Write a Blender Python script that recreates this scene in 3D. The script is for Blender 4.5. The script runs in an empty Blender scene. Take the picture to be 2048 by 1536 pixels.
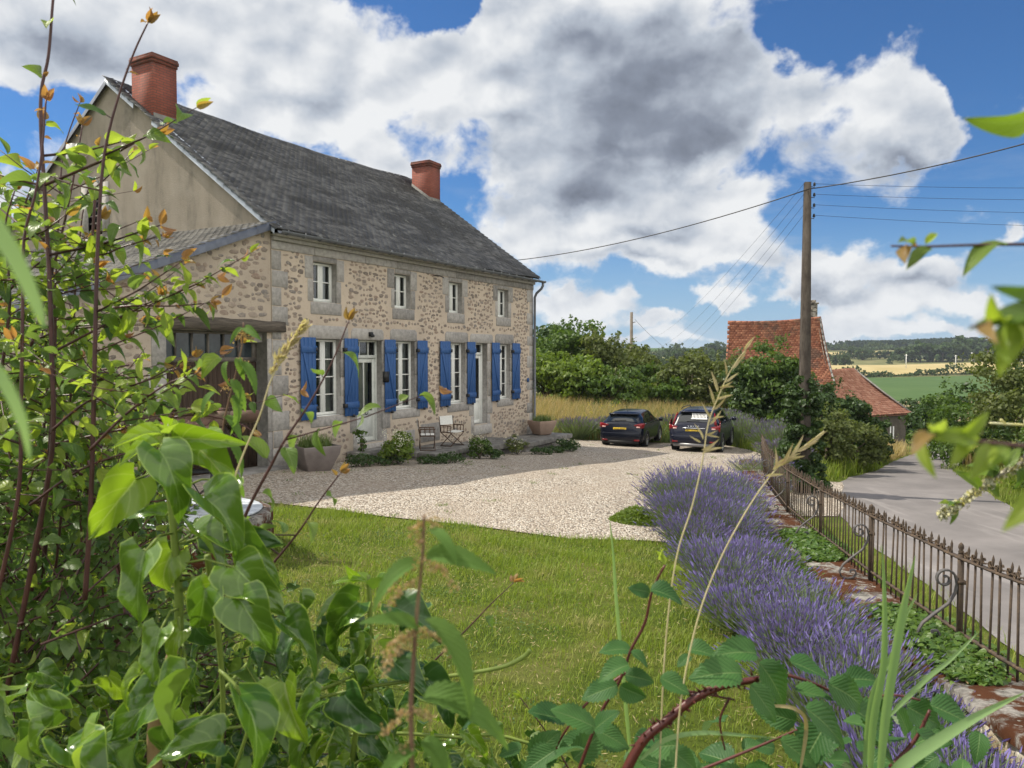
import bpy, math, random
import numpy as np
from mathutils import Vector, Matrix
R = math.radians
random.seed(7); rng = np.random.default_rng(7)
S = bpy.context.scene
COL = S.collection
# ---------------------------------------------------------------- camera
FPX, ZC = 1547.0, 2.7
PIT = math.atan(57/FPX); CP, SP = math.cos(PIT), math.sin(PIT)
cam = bpy.data.cameras.new('camera'); camo = bpy.data.objects.new('camera', cam); COL.objects.link(camo)
camo.location = (0, 0, ZC); camo.rotation_euler = (R(90)-PIT, 0, 0)
cam.sensor_width = 36; cam.lens = 36*FPX/2048; cam.clip_start = .02; cam.clip_end = 6000
cam.dof.use_dof = True; cam.dof.focus_distance = 5.; cam.dof.aperture_fstop = 12.5
S.camera = camo
S.view_settings.view_transform = 'Standard'; S.view_settings.look = 'None'
S.view_settings.exposure = 0.53; S.view_settings.gamma = 1
S.cycles.use_denoising = True; S.cycles.max_bounces = 7; S.cycles.transparent_max_bounces = 12
S.cycles.transmission_bounces = 5; S.cycles.diffuse_bounces = 3; S.cycles.volume_bounces = 0
SUN_EL, SUN_AZ = R(53), R(-71)     # azimuth from +Y towards +X
sl = bpy.data.lights.new('sun', 'SUN'); so = bpy.data.objects.new('sun', sl); COL.objects.link(so)
sl.energy = 4.0; sl.angle = R(.5); sl.color = (1, .93, .80)
sd = Vector((math.sin(SUN_AZ)*math.cos(SUN_EL), math.cos(SUN_AZ)*math.cos(SUN_EL), math.sin(SUN_EL)))
so.rotation_euler = sd.to_track_quat('Z', 'Y').to_euler(); so.location = (-20, 10, 30)

def at(px, py, D):                 # a point D metres ahead, seen at a pixel of the 2048 x 1536 photo
    a, b = (px-1024)/FPX, (768-py)/FPX
    k = D/(CP+b*SP)
    return Vector((a*k, D, ZC+(-SP+b*CP)*k))
# ---------------------------------------------------------------- node helpers
def nd(nt, t, ins=None, **pr):
    n = nt.nodes.new(t)
    for k, v in pr.items(): setattr(n, k, v)
    for k, v in (ins or {}).items():
        if isinstance(v, bpy.types.NodeSocket): nt.links.new(v, n.inputs[k])
        else: n.inputs[k].default_value = v
    return n
def C4(c): return (c[0], c[1], c[2], 1)
def mth(nt, op, a, b=0., c=None, clamp=False):
    i = {0: a, 1: b}
    if c is not None: i[2] = c
    return nd(nt, 'ShaderNodeMath', i, operation=op, use_clamp=clamp).outputs[0]
def mix(nt, f, a, b, bt='MIX'):
    n = nt.nodes.new('ShaderNodeMix'); n.data_type = 'RGBA'; n.blend_type = bt
    for i, v in ((0, f), (6, a), (7, b)):
        if isinstance(v, bpy.types.NodeSocket): nt.links.new(v, n.inputs[i])
        elif i: n.inputs[i].default_value = C4(v)
        else: n.inputs[i].default_value = v
    return n.outputs[2]
def ramp(nt, f, st):
    n = nd(nt, 'ShaderNodeValToRGB', {0: f}); e = n.color_ramp.elements
    while len(e) < len(st): e.new(.5)
    for el, (p, c) in zip(e, st): el.position = p; el.color = C4(c) if not isinstance(c, float) else (c, c, c, 1)
    return n.outputs[0]
def noise(nt, v, sc, det=4., ro=.55, dist=0., out=0):
    i = {'Scale': sc, 'Detail': det, 'Roughness': ro, 'Distortion': dist}
    if v is not None: i['Vector'] = v
    return nd(nt, 'ShaderNodeTexNoise', i).outputs[out]
def mapr(nt, v, a, b, c=0., d=1.):
    return nd(nt, 'ShaderNodeMapRange', {0: v, 1: a, 2: b, 3: c, 4: d}, interpolation_type='SMOOTHSTEP').outputs[0]
def vmap(nt, v, loc=(0, 0, 0), rot=(0, 0, 0), sc=(1, 1, 1)):
    return nd(nt, 'ShaderNodeMapping', {0: v, 1: loc, 2: rot, 3: sc}).outputs[0]
# ---------------------------------------------------------------- world: physical sky with cumulus clouds, brightened out of view as fill light
W = bpy.data.worlds.new('World'); S.world = W; W.use_nodes = True
nt = W.node_tree; nt.nodes.clear()
wo = nt.nodes.new('ShaderNodeOutputWorld')
sky = nd(nt, 'ShaderNodeTexSky', sky_type='NISHITA', sun_disc=False, sun_elevation=SUN_EL, sun_rotation=SUN_AZ, altitude=400, air_density=1.0, dust_density=.35, ozone_density=2.2)
geo = nd(nt, 'ShaderNodeTexCoord').outputs['Generated']
sep = nd(nt, 'ShaderNodeSeparateXYZ', {0: geo})
az = mth(nt, 'ARCTAN2', sep.outputs[0], sep.outputs[1])
el = mth(nt, 'ARCSINE', sep.outputs[2])
ae = nd(nt, 'ShaderNodeCombineXYZ', {0: az, 1: el, 2: 0.}).outputs[0]
def azel(px, py):
    v = at(px, py, 1.)-Vector((0, 0, ZC)); v.normalize()
    return math.atan2(v.x, v.y), math.asin(v.z)
warp = nd(nt, 'ShaderNodeVectorMath', {0: noise(nt, ae, 9., 5., .6, out=1), 1: (.5, .5, .5)}, operation='SUBTRACT').outputs[0]
warp = nd(nt, 'ShaderNodeVectorMath', {0: warp, 1: (.17, .10, 0)}, operation='MULTIPLY').outputs[0]
aw = nd(nt, 'ShaderNodeVectorMath', {0: ae, 1: warp}, operation='ADD').outputs[0]
def blobs(lst, vec):
    tot = None
    for (px, py, rx, ry, a) in lst:
        x, y = azel(px, py); rx /= FPX*(1+((px-1024)/FPX)**2)*.95; ry /= FPX
        m = vmap(nt, vec, (-x/rx, -y/ry, 0), (0, 0, 0), (1/rx, 1/ry, 0.))
        g = nd(nt, 'ShaderNodeTexGradient', {0: m}, gradient_type='QUADRATIC_SPHERE').outputs[1]
        tot = mth(nt, 'MULTIPLY', g, a) if tot is None else mth(nt, 'MULTIPLY_ADD', g, a, tot)
    return tot
# px, py, half width, half height, weight
dens = blobs([(380, 30, 820, 230, 2.2), (120, 60, 520, 200, 1.2), (620, 150, 400, 190, 1.4), (520, 225, 260, 90, .9), (20, 370, 190, 170, 1.4), (780, 325, 200, 70, 1.5), (690, 262, 160, 80, 1.5),
  (1180, 110, 520, 270, 3.0), (960, 170, 330, 140, 1.3), (1400, 250, 420, 210, 1.8), (1560, 190, 260, 170, .8), (1800, 225, 250, 180, 2.1), (1860, 250, 180, 120, .9), (900, 15, 120, 70, -2.5), (1700, 20, 260, 80, -2.0), (1990, 120, 160, 140, -1.5), (420, 330, 300, 90, -1.5), (60, 190, 170, 60, -1.8), (1120, 330, 330, 110, 1.3), (1480, 130, 260, 150, .8),
  (1230, 420, 380, 150, 2.3), (1330, 400, 260, 140, 1.6), (1300, 505, 400, 90, 2.4), (1060, 470, 260, 70, 1.0), (1130, 340, 300, 130, 1.3),
  (1640, 550, 180, 85, 2.3), (1435, 588, 130, 48, 2.3), (1860, 555, 160, 44, 2.2), (1815, 605, 130, 62, 2.3), (1690, 635, 100, 45, 2.0), (1150, 635, 160, 85, 2.0), (1740, 655, 130, 26, 1.6), (1320, 640, 120, 30, 1.5), (1950, 610, 120, 40, 1.6), (2030, 470, 90, 50, 1.6), (1990, 640, 140, 55, 1.2), (1500, 635, 60, 40, 1.2),
  (1950, 505, 160, 34, .9), (1780, 672, 420, 30, 1.9), (1250, 678, 260, 22, 1.4), (1250, 600, 320, 40, .55), (1100, 590, 260, 45, .6), (1340, 670, 200, 30, .7), (1600, 590, 240, 22, .6),
  (-500, 300, 700, 400, 2.), (2700, 250, 500, 300, 2.), (3300, 500, 600, 300, 2.), (-1300, 500, 700, 400, 2.)], aw)
dark = blobs([(1330, 160, 430, 160, 1.0), (1250, 285, 330, 110, .8), (1150, 390, 280, 90, .9), (980, 320, 200, 60, .5), (1150, 80, 300, 100, .45), (420, 20, 620, 90, .25), (90, 60, 260, 80, .5), (1830, 300, 260, 90, .95), (1640, 300, 200, 60, .5), (250, 120, 300, 60, .45), (600, 190, 260, 50, .4), (1290, 470, 260, 34, .6), (1380, 300, 190, 80, .7), (1660, 590, 170, 40, .7), (1850, 575, 160, 24, .6), (1830, 640, 150, 24, .5), (1440, 60, 200, 80, .6), (1010, 235, 260, 60, .4), (1260, 515, 330, 26, .5), (1100, 590, 260, 40, .3)], aw)
pv = vmap(nt, ae, sc=(1., 1.35, 1.))
f1 = noise(nt, pv, 8., 10., .55, .25)
fl = noise(nt, pv, 9., 1.5, .5, .25); f2 = noise(nt, vmap(nt, pv, (.020, -.040, 0)), 9., 1.5, .5, .25)
fh = noise(nt, pv, 21., 5., .55, .2); fh2 = noise(nt, vmap(nt, pv, (.009, -.017, 0)), 21., 3., .5, .2)
den = mth(nt, 'ADD', dens, mth(nt, 'MULTIPLY', mth(nt, 'SUBTRACT', f1, .5), 4.2))
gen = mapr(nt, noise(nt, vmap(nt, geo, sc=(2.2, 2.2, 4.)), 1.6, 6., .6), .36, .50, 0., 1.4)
fill_sky = mapr(nt, mth(nt, 'ABSOLUTE', az), .9, 1.3)
den = mth(nt, 'ADD', den, mth(nt, 'MULTIPLY', gen, fill_sky))
alpha = mapr(nt, den, .30, .92)
thick = mapr(nt, den, .5, 2.6)
f3 = noise(nt, pv, 2.2, 5., .55, .3)
lit = mth(nt, 'MULTIPLY_ADD', mth(nt, 'SUBTRACT', fl, f2), .85, .98)
lit = mth(nt, 'MULTIPLY_ADD', mth(nt, 'SUBTRACT', fh, fh2), .42, lit)
lit = mth(nt, 'SUBTRACT', lit, mth(nt, 'MULTIPLY', thick, .10))
lit = mth(nt, 'SUBTRACT', lit, mth(nt, 'MULTIPLY', mth(nt, 'MULTIPLY', dark, mapr(nt, den, .3, 1.0)), mapr(nt, f3, .25, .75, .66, .86)))
ccol = ramp(nt, lit, [(0., (.10, .115, .15)), (.35, (.175, .20, .25)), (.65, (.34, .375, .43)), (1., (.60, .61, .62))])
ccol = mix(nt, fill_sky, ccol, (1.2, 1.17, 1.1))  # clouds beside and behind the camera made extra bright, added to fill the shaded facade
wisp = mth(nt, 'MULTIPLY', mapr(nt, noise(nt, vmap(nt, ae, sc=(1., 4.5, 1.)), 5., 6., .6), .48, .72), mapr(nt, el, .30, .03, 0., .5))
hz = mapr(nt, el, .0, .20, 1., 0.)
skyc = mix(nt, 1., sky.outputs[0], (.50, .95, 1.42), 'MULTIPLY')
skys = nd(nt, 'ShaderNodeVectorMath', {0: skyc, 3: .052}, operation='SCALE').outputs[0]
skys = mix(nt, mth(nt, 'MULTIPLY', hz, .72), skys, (.27, .385, .52))
skys = mix(nt, wisp, skys, (.36, .41, .48))
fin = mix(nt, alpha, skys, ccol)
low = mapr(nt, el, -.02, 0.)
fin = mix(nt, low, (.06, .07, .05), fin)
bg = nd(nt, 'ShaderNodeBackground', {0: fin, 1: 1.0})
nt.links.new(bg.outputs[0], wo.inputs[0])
W.cycles.sampling_method = 'MANUAL'; W.cycles.sample_map_resolution = 512
# ---------------------------------------------------------------- materials
MATS = {}
def new(name, rough=.8, spec=.3):
    m = bpy.data.materials.new(name); m.use_nodes = True; n = m.node_tree
    b = n.nodes['Principled BSDF']; b.inputs['Roughness'].default_value = rough; b.inputs['Specular IOR Level'].default_value = spec
    MATS[name] = m
    return m, n, b
def setc(n, b, c):
    if isinstance(c, bpy.types.NodeSocket): n.links.new(c, b.inputs['Base Color'])
    else: b.inputs['Base Color'].default_value = C4(c)
def bump(n, b, h, st=.5, d=.02):
    x = nd(n, 'ShaderNodeBump', {'Height': h, 'Strength': st, 'Distance': d}); n.links.new(x.outputs[0], b.inputs['Normal'])
def oc(n): return nd(n, 'ShaderNodeTexCoord').outputs['Object']
def isl(n): return nd(n, 'ShaderNodeNewGeometry').outputs['Random Per Island']
def grain(name, c1, c2, sc=6., rough=.85, spec=.2, bs=.3, bd=.01, det=6., metal=0.):
    m, n, b = new(name, rough, spec); v = oc(n)
    f = noise(n, v, sc, det, .65); f = mth(n, 'ADD', mth(n, 'MULTIPLY', f, .75), mth(n, 'MULTIPLY', isl(n), .25))
    setc(n, b, ramp(n, f, [(.32, c1), (.68, c2)])); b.inputs['Metallic'].default_value = metal
    if bs: bump(n, b, noise(n, v, sc*3, 6., .7), bs, bd)
    return m
def leafm(name, c1, c2, back=None, rough=.42, spec=.45, tr=.35, vein=None, vs=9., blot=None, rim=None):
    m, n, b = new(name, rough, spec); o = n.nodes['Material Output']
    g = nd(n, 'ShaderNodeNewGeometry')
    c = mix(n, g.outputs['Random Per Island'], c1, c2)
    if blot:
        c = mix(n, mapr(n, noise(n, oc(n), blot[1], 3.), .5, .75, 0., .8), c, blot[0])
    if vein:
        uv = nd(n, 'ShaderNodeSeparateXYZ', {0: nd(n, 'ShaderNodeTexCoord').outputs['UV']})
        ax = mth(n, 'ABSOLUTE', mth(n, 'SUBTRACT', uv.outputs[0], .5))
        mid = mapr(n, ax, .0, .035, 1., 0.)
        w = mth(n, 'FRACT', mth(n, 'MULTIPLY', mth(n, 'SUBTRACT', uv.outputs[1], mth(n, 'MULTIPLY', ax, .75)), vs))
        sv = mapr(n, mth(n, 'ABSOLUTE', mth(n, 'SUBTRACT', w, .5)), .0, .10, .45, 0.)
        f = mth(n, 'MAXIMUM', mid, sv)
        c = mix(n, f, c, vein)
        if rim: c = mix(n, mapr(n, ax, .455, .49), c, rim)
        bump(n, b, mth(n, 'SUBTRACT', mth(n, 'MULTIPLY', mapr(n, mth(n, 'ABSOLUTE', mth(n, 'SUBTRACT', w, .5)), 0., .5), .7), mid), .35, .002)
    if back: c = mix(n, g.outputs['Backfacing'], c, back)
    setc(n, b, c)
    tc = mix(n, .5, c, (min(1, c1[0]*3.4+.05), min(1, c1[1]*2.8+.10), c1[2]*.8))
    t = nd(n, 'ShaderNodeBsdfTranslucent', {0: tc}); x = nd(n, 'ShaderNodeMixShader', {0: tr, 1: b.outputs[0], 2: t.outputs[0]})
    n.links.new(x.outputs[0], o.inputs[0])
    return m
def rubble_old(name, mortar, s1, s2, sc=6.2, keep=.25, rad=(.20, .46), stain=.25, bd=.02, st_amt=1.):
    m, n, b = new(name, .92, .15); v = oc(n)
    wv = nd(n, 'ShaderNodeVectorMath', {0: v, 1: nd(n, 'ShaderNodeVectorMath', {0: nd(n, 'ShaderNodeVectorMath', {0: noise(n, v, 5., 4., out=1), 1: (.5, .5, .5)}, operation='SUBTRACT').outputs[0], 3: .17}, operation='SCALE').outputs[0]}, operation='ADD').outputs[0]
    wv = vmap(n, wv, sc=(.82, .82, 1.35))
    vo = nd(n, 'ShaderNodeTexVoronoi', {'Vector': wv, 'Scale': sc, 'Randomness': .85}); cs = nd(n, 'ShaderNodeSeparateColor', {0: vo.outputs[1]})
    e = mth(n, 'ADD', vo.outputs[0], mth(n, 'MULTIPLY', mth(n, 'SUBTRACT', noise(n, v, 20., 5., .6), .5), .30))
    lim = mth(n, 'MULTIPLY_ADD', cs.outputs[2], rad[1]-rad[0], rad[0])
    st = mapr(n, mth(n, 'SUBTRACT', lim, e), -.03, .05)
    st = mth(n, 'MULTIPLY', mth(n, 'MULTIPLY', st, mapr(n, cs.outputs[0], keep, keep+.03)), mapr(n, noise(n, v, 1.3, 3.), .25, .5, .55*st_amt, st_amt))
    sc_ = ramp(n, cs.outputs[1], [(0., (s1[0]*.7, s1[1]*.7, s1[2]*.75)), (.35, s1), (.6, (s2[0]*.85, s2[1]*.88, s2[2]*.95)), (.85, s2), (1., (s2[0]*1.15, s2[1]*1.0, s2[2]*.95))]); sc_ = mix(n, mth(n, 'MULTIPLY', noise(n, v, 30., 5.), .7), sc_, (s1[0]*.5, s1[1]*.5, s1[2]*.5))
    mo = mix(n, mapr(n, noise(n, v, .9, 5.), .35, .7), mortar, (mortar[0]*.82, mortar[1]*.82, mortar[2]*.84))
    mo = mix(n, mth(n, 'MULTIPLY', noise(n, v, 45., 3.), .3), mo, (mortar[0]*.7, mortar[1]*.66, mortar[2]*.6))
    c = mix(n, st, mo, sc_)
    z = nd(n, 'ShaderNodeSeparateXYZ', {0: v}).outputs[2]
    low = mth(n, 'MULTIPLY', mapr(n, z, 1.1, .1, 0., stain*1.6), mapr(n, noise(n, v, 1.5, 5.), .35, .65))
    c = mix(n, low, c, (.16, .15, .12)); setc(n, b, c)
    bump(n, b, mth(n, 'ADD', mth(n, 'MULTIPLY', st, -.5), mth(n, 'MULTIPLY', noise(n, v, 40., 5.), .5)), .6, bd)
    return m
def mortar(name, c0, stain=.4):
    m, n, b = new(name, .95, .1); v = oc(n); mo = mix(n, mapr(n, noise(n, v, .8, 6.), .35, .7), c0, (c0[0]*.80, c0[1]*.80, c0[2]*.82))
    mo = mix(n, mapr(n, noise(n, v, 9., 6., .7), .52, .66, 0., .45), mo, (c0[0]*.62, c0[1]*.6, c0[2]*.58)); mo = mix(n, mth(n, 'MULTIPLY', noise(n, v, 50., 3.), .3), mo, (c0[0]*.7, c0[1]*.66, c0[2]*.6))
    z = nd(n, 'ShaderNodeSeparateXYZ', {0: v}).outputs[2]; low = mth(n, 'MULTIPLY', mapr(n, z, 1.0, .0, 0., stain), mapr(n, noise(n, v, 1.5, 5.), .35, .65))
    setc(n, b, mix(n, low, mo, (.20, .19, .155))); bump(n, b, noise(n, v, 30., 6., .65), .7, .015)
mortar('rubble', (.55, .465, .375)); mortar('rubble_shed', (.47, .40, .325), .6)
m, n, b = new('rubble_stone', .9, .15); v = oc(n)
c = ramp(n, isl(n), [(0., (.13, .11, .10)), (.2, (.24, .20, .17)), (.4, (.33, .255, .20)), (.55, (.20, .19, .185)), (.75, (.38, .32, .265)), (1., (.28, .195, .15))])
c = mix(n, mapr(n, noise(n, v, 14., 6., .7), .42, .68, 0., .6), c, (.50, .42, .335)); c = mix(n, mth(n, 'MULTIPLY', noise(n, v, 34., 5., .7), .55), c, (.13, .11, .095)); setc(n, b, c); bump(n, b, noise(n, v, 30., 7., .7), .8, .015)
rubble_old('drystone', (.10, .09, .075), (.30, .27, .22), (.46, .42, .35), 5.5, -.1, (.5, .75), 0., .04)
grain('granite', (.20, .19, .18), (.40, .38, .355), 9., bd=.004, bs=.5)
grain('granite_dark', (.10, .10, .095), (.27, .26, .24), 7., bd=.006, bs=.5)
m, n, b = new('render', .95, .1); v = oc(n)
st = noise(n, vmap(n, v, sc=(1., 1., .30)), 1.6, 7., .62)
c = ramp(n, st, [(.36, (.315, .275, .225)), (.52, (.275, .24, .195)), (.66, (.185, .165, .135))]); c = mix(n, mapr(n, noise(n, v, 1.2, 7., .65), .45, .7, 0., .5), c, (.36, .32, .27))
c = mix(n, mapr(n, noise(n, v, 60., 2.), .66, .70, 0., .5), c, (.55, .5, .43)); setc(n, b, c)
bump(n, b, noise(n, v, 25., 6., .7), .6, .02)
def slatem(name, a, bb, c_, pale, sc=1.):
    m, n, b = new(name, .55, .45); v = oc(n)
    c = ramp(n, isl(n), [(0., a), (.5, bb), (1., c_)])
    c = mix(n, mapr(n, noise(n, vmap(n, v, sc=(.55, 1.3, 1.3)), .8*sc, 7., .68), .47, .60, 0., .8), c, (.028, .027, .026))
    c = mix(n, mapr(n, noise(n, v, 2.4, 8., .7), .60, .68, 0., .65), c, pale); setc(n, b, c)
    n.links.new(mth(n, 'MULTIPLY_ADD', noise(n, v, 1.7, 4.), .4, .35), b.inputs['Roughness'])
    bump(n, b, noise(n, v, 28., 6., .7), .5, .008)
slatem('slate', (.038, .038, .040), (.080, .079, .080), (.145, .143, .143), (.27, .27, .25))
slatem('slate_old', (.085, .08, .07), (.12, .113, .10), (.17, .16, .14), (.22, .21, .17))
grain('slate_verge', (.05, .06, .085), (.10, .115, .15), 4., .4, .5, .2, .004)
grain('zinc', (.28, .31, .34), (.46, .50, .54), 3., .35, .6, .1, .003, metal=.35)
grain('zinc_dark', (.09, .10, .115), (.17, .18, .20), 3., .45, .5, .1, .003, metal=.2)
def brickm(name, c1, c2, mo, sc=(1, 1, 1)):
    m, n, b = new(name, .85, .2); v = oc(n)
    s = nd(n, 'ShaderNodeSeparateXYZ', {0: v}); u = mth(n, 'ADD', s.outputs[0], s.outputs[1])
    vv = nd(n, 'ShaderNodeCombineXYZ', {0: u, 1: s.outputs[2], 2: 0.}).outputs[0]
    br = nd(n, 'ShaderNodeTexBrick', {'Vector': vv, 'Color1': C4(c1), 'Color2': C4(c2), 'Mortar': C4(mo), 'Scale': 1., 'Mortar Size': .011, 'Mortar Smooth': .2, 'Bias': 0., 'Brick Width': .21, 'Row Height': .067})
    c = mix(n, mth(n, 'MULTIPLY', noise(n, v, 9., 5.), .6), br.outputs[0], (c1[0]*.5, c1[1]*.6, c1[2]*.7)); c = mix(n, mth(n, 'MULTIPLY', mapr(n, s.outputs[2], 9.9, 10.5, 0., .7), mapr(n, noise(n, v, 2.5, 5.), .35, .65)), c, (.06, .045, .04)); setc(n, b, c)
    bump(n, b, br.outputs[1], -.5, .008)
brickm('brick', (.29, .085, .055), (.22, .060, .040), (.10, .06, .05))
def tilem(name, a, bb, c_, dk, lim=.5):
    m, n, b = new(name, .85, .2); v = oc(n)
    c = ramp(n, isl(n), [(0., a), (.5, bb), (1., c_)])
    c = mix(n, mapr(n, noise(n, v, .9, 6., .65), lim, lim+.14, 0., .75), c, dk)
    c = mix(n, mapr(n, noise(n, v, 5., 6., .7), .58, .68, 0., .4), c, (.30, .28, .20)); setc(n, b, c)
    bump(n, b, noise(n, v, 30., 5., .7), .5, .01)
tilem('red_tile', (.19, .075, .048), (.29, .115, .068), (.38, .175, .105), (.11, .075, .058))
tilem('red_tile2', (.27, .12, .08), (.36, .17, .115), (.44, .24, .17), (.16, .10, .075), .6)
tilem('moss_tile', (.085, .05, .04), (.14, .085, .065), (.21, .15, .12), (.055, .05, .03), .42)
m, n, b = new('blue_paint', .5, .3); v = oc(n)
setc(n, b, mix(n, mapr(n, noise(n, vmap(n, v, sc=(3., 3., .6)), 5., 7., .7), .60, .74, 0., .55), mix(n, mapr(n, noise(n, vmap(n, v, sc=(6., 6., .8)), 6., 5.), .3, .7), (.020, .068, .205), (.030, .092, .25)), (.10, .16, .27)))
bump(n, b, noise(n, vmap(n, v, sc=(20., 20., 1.)), 6., 4.), .25, .003)
grain('white_paint', (.62, .63, .60), (.76, .77, .74), 5., .4, .4, .1, .002)
grain('old_white', (.42, .44, .42), (.60, .62, .58), 5., .5, .3, .3, .003)
m, n, b = new('old_wood', .9, .15); v = oc(n)
w = noise(n, vmap(n, v, sc=(1., 8., 14.)), 3., 8., .7)
setc(n, b, ramp(n, w, [(.3, (.035, .030, .026)), (.6, (.13, .11, .09)), (.8, (.20, .175, .15))])); bump(n, b, w, .8, .02)
m, n, b = new('door_wood', .8, .2); v = oc(n)
w = noise(n, vmap(n, v, sc=(14., 8., .7)), 3., 6., .6)
setc(n, b, ramp(n, w, [(.3, (.030, .020, .014)), (.7, (.075, .050, .036))])); bump(n, b, w, .4, .01)
grain('grey_wood', (.10, .09, .08), (.20, .18, .16), 12., .9, .1)
grain('pale_pole', (.13, .11, .09), (.22, .19, .155), 3., .9, .1)
def plain(name, c, rough=.6, spec=.4, metal=0., em=None):
    m, n, b = new(name, rough, spec); setc(n, b, c); b.inputs['Metallic'].default_value = metal
    return m
plain('black', (.012, .012, .013), .5); plain('iron_black', (.02, .02, .022), .5, .4)
plain('curtain', (.50, .50, .48), .9, .1); plain('room', (.05, .048, .045), .95, .1)
plain('white_plastic', (.72, .72, .70), .4)
m, n, b = new('window_glass', .02, .5); o = n.nodes['Material Output']
gl = nd(n, 'ShaderNodeBsdfGlossy', {'Color': (.8, .85, .9, 1), 'Roughness': .03}); trn = nd(n, 'ShaderNodeBsdfTransparent', {0: (.55, .58, .58, 1)})
n.links.new(nd(n, 'ShaderNodeMixShader', {0: mth(n, 'ADD', nd(n, 'ShaderNodeFresnel', {0: 1.5}).outputs[0], .04), 1: trn.outputs[0], 2: gl.outputs[0]}).outputs[0], o.inputs[0])
m, n, b = new('dirty_glass', .12, .5); setc(n, b, ramp(n, noise(n, oc(n), 3., 4.), [(.3, (.012, .018, .022)), (.7, (.05, .065, .075))]))
m, n, b = new('rust', .8, .3); v = oc(n)
setc(n, b, ramp(n, noise(n, v, 14., 6., .7), [(.32, (.035, .030, .027)), (.55, (.080, .056, .038)), (.74, (.17, .11, .06))])); bump(n, b, noise(n, v, 60., 5.), .4, .003)
m, n, b = new('iron_grey', .7, .4); v = oc(n)
setc(n, b, ramp(n, noise(n, v, 12., 6., .7), [(.35, (.06, .058, .06)), (.6, (.12, .11, .105)), (.75, (.16, .10, .065))])); bump(n, b, noise(n, v, 60., 5.), .4, .003)
m, n, b = new('moss_stone', .95, .1); v = oc(n)
c = ramp(n, noise(n, v, 11., 7., .7), [(.35, (.10, .095, .085)), (.6, (.33, .31, .28))])
c = mix(n, mapr(n, noise(n, v, 2.6, 7., .68), .43, .53), c, (.085, .034, .016))
c = mix(n, mapr(n, noise(n, v, 17., 3.), .62, .70, 0., .8), c, (.42, .41, .36)); setc(n, b, c); bump(n, b, noise(n, v, 16., 8., .75), .9, .04)
m, n, b = new('pale_stone', .95, .1); v = oc(n)
c = ramp(n, noise(n, v, 4.5, 7., .7), [(.30, (.09, .07, .05)), (.45, (.36, .28, .18)), (.62, (.62, .58, .50))]); setc(n, b, c); bump(n, b, noise(n, v, 9., 8., .7), 1., .05)
grain('terrace_stone', (.085, .082, .078), (.26, .25, .235), 4., .9, .15, .7, .02)
m, n, b = new('slab', .6, .3); v = oc(n)
setc(n, b, ramp(n, noise(n, v, 7., 6.), [(.35, (.34, .37, .40)), (.65, (.62, .66, .70))])); bump(n, b, noise(n, v, 20., 5.), .4, .006)
grain('pot_dark', (.125, .105, .098), (.22, .19, .18), 3., .5, .4, .2, .005)
grain('pot_clay', (.26, .185, .145), (.34, .25, .20), 3., .8, .2, .2, .005)
grain('canvas', (.55, .55, .52), (.68, .68, .65), 20., .9, .1, .2, .002)
grain('chair_wood', (.045, .024, .014), (.085, .045, .026), 12., .6, .3, .2, .002)
m, n, b = new('concrete_pole', .9, .15); v = oc(n)
setc(n, b, ramp(n, noise(n, vmap(n, v, sc=(1, 1, .3)), 7., 7., .7), [(.35, (.035, .028, .023)), (.65, (.085, .072, .06))])); bump(n, b, noise(n, v, 20., 6.), .5, .01)
# ground materials
m, n, b = new('grass_ground', .95, .1); v = oc(n)
c = ramp(n, noise(n, v, 1.1, 7., .65), [(.36, (.085, .125, .018)), (.50, (.15, .185, .030)), (.64, (.25, .235, .075))])
c = mix(n, mth(n, 'MULTIPLY', noise(n, v, 26., 6., .7), .7), c, (.05, .085, .014)); setc(n, b, c); bump(n, b, noise(n, v, 34., 7., .75), 1., .06)
m, n, b = new('gravel', .95, .15); v = oc(n)
vo = nd(n, 'ShaderNodeTexVoronoi', {'Vector': v, 'Scale': 26.}); vs = nd(n, 'ShaderNodeSeparateColor', {0: vo.outputs[1]})
c = ramp(n, vs.outputs[0], [(0., (.22, .185, .15)), (.35, (.48, .405, .325)), (.7, (.62, .55, .46)), (1., (.74, .70, .63))])
c = mix(n, mapr(n, vo.outputs[0], .45, .8, 0., .75), c, (.12, .10, .08))
c = mix(n, mapr(n, noise(n, v, .5, 6., .65), .42, .64, 0., .50), c, (.40, .33, .26)); c = mix(n, mapr(n, noise(n, vmap(n, v, rot=(0, 0, -.5), sc=(1.6, .16, 1.)), 1.2, 4.), .52, .66, 0., .30), c, (.33, .28, .23)); setc(n, b, c)
bump(n, b, mth(n, 'ADD', mth(n, 'MULTIPLY', vo.outputs[0], -1.), mth(n, 'MULTIPLY', vs.outputs[1], .6)), 1., .05)
m, n, b = new('asphalt', .85, .25); v = oc(n)
c = ramp(n, noise(n, v, .55, 6., .6), [(.34, (.135, .125, .122)), (.66, (.215, .198, .192))])
c = mix(n, mapr(n, noise(n, v, 60., 3.), .45, .75, 0., .4), c, (.13, .12, .115)); 
c = mix(n, mapr(n, noise(n, vmap(n, v, rot=(0, 0, .5), sc=(2.2, .22, 1.)), 1.3, 6.), .57, .70, 0., .35), c, (.30, .28, .27)); setc(n, b, c); bump(n, b, noise(n, v, 90., 3.), .5, .008)
def fieldm(name, a, bb, sc=.05, line=None):
    m, n, b = new(name, .95, .05); v = oc(n)
    c = ramp(n, noise(n, v, sc, 8., .65), [(.35, a), (.65, bb)])
    if line: c = mix(n, mapr(n, noise(n, vmap(n, v, rot=(0, 0, .3), sc=(1., .03, 1.)), line, 3.), .4, .7, 0., .4), c, (a[0]*.7, a[1]*.75, a[2]*.6))
    setc(n, b, c)
fieldm('meadow', (.10, .12, .035), (.24, .21, .085), .12)
fieldm('valley', (.075, .095, .035), (.20, .18, .085), .03)
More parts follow.
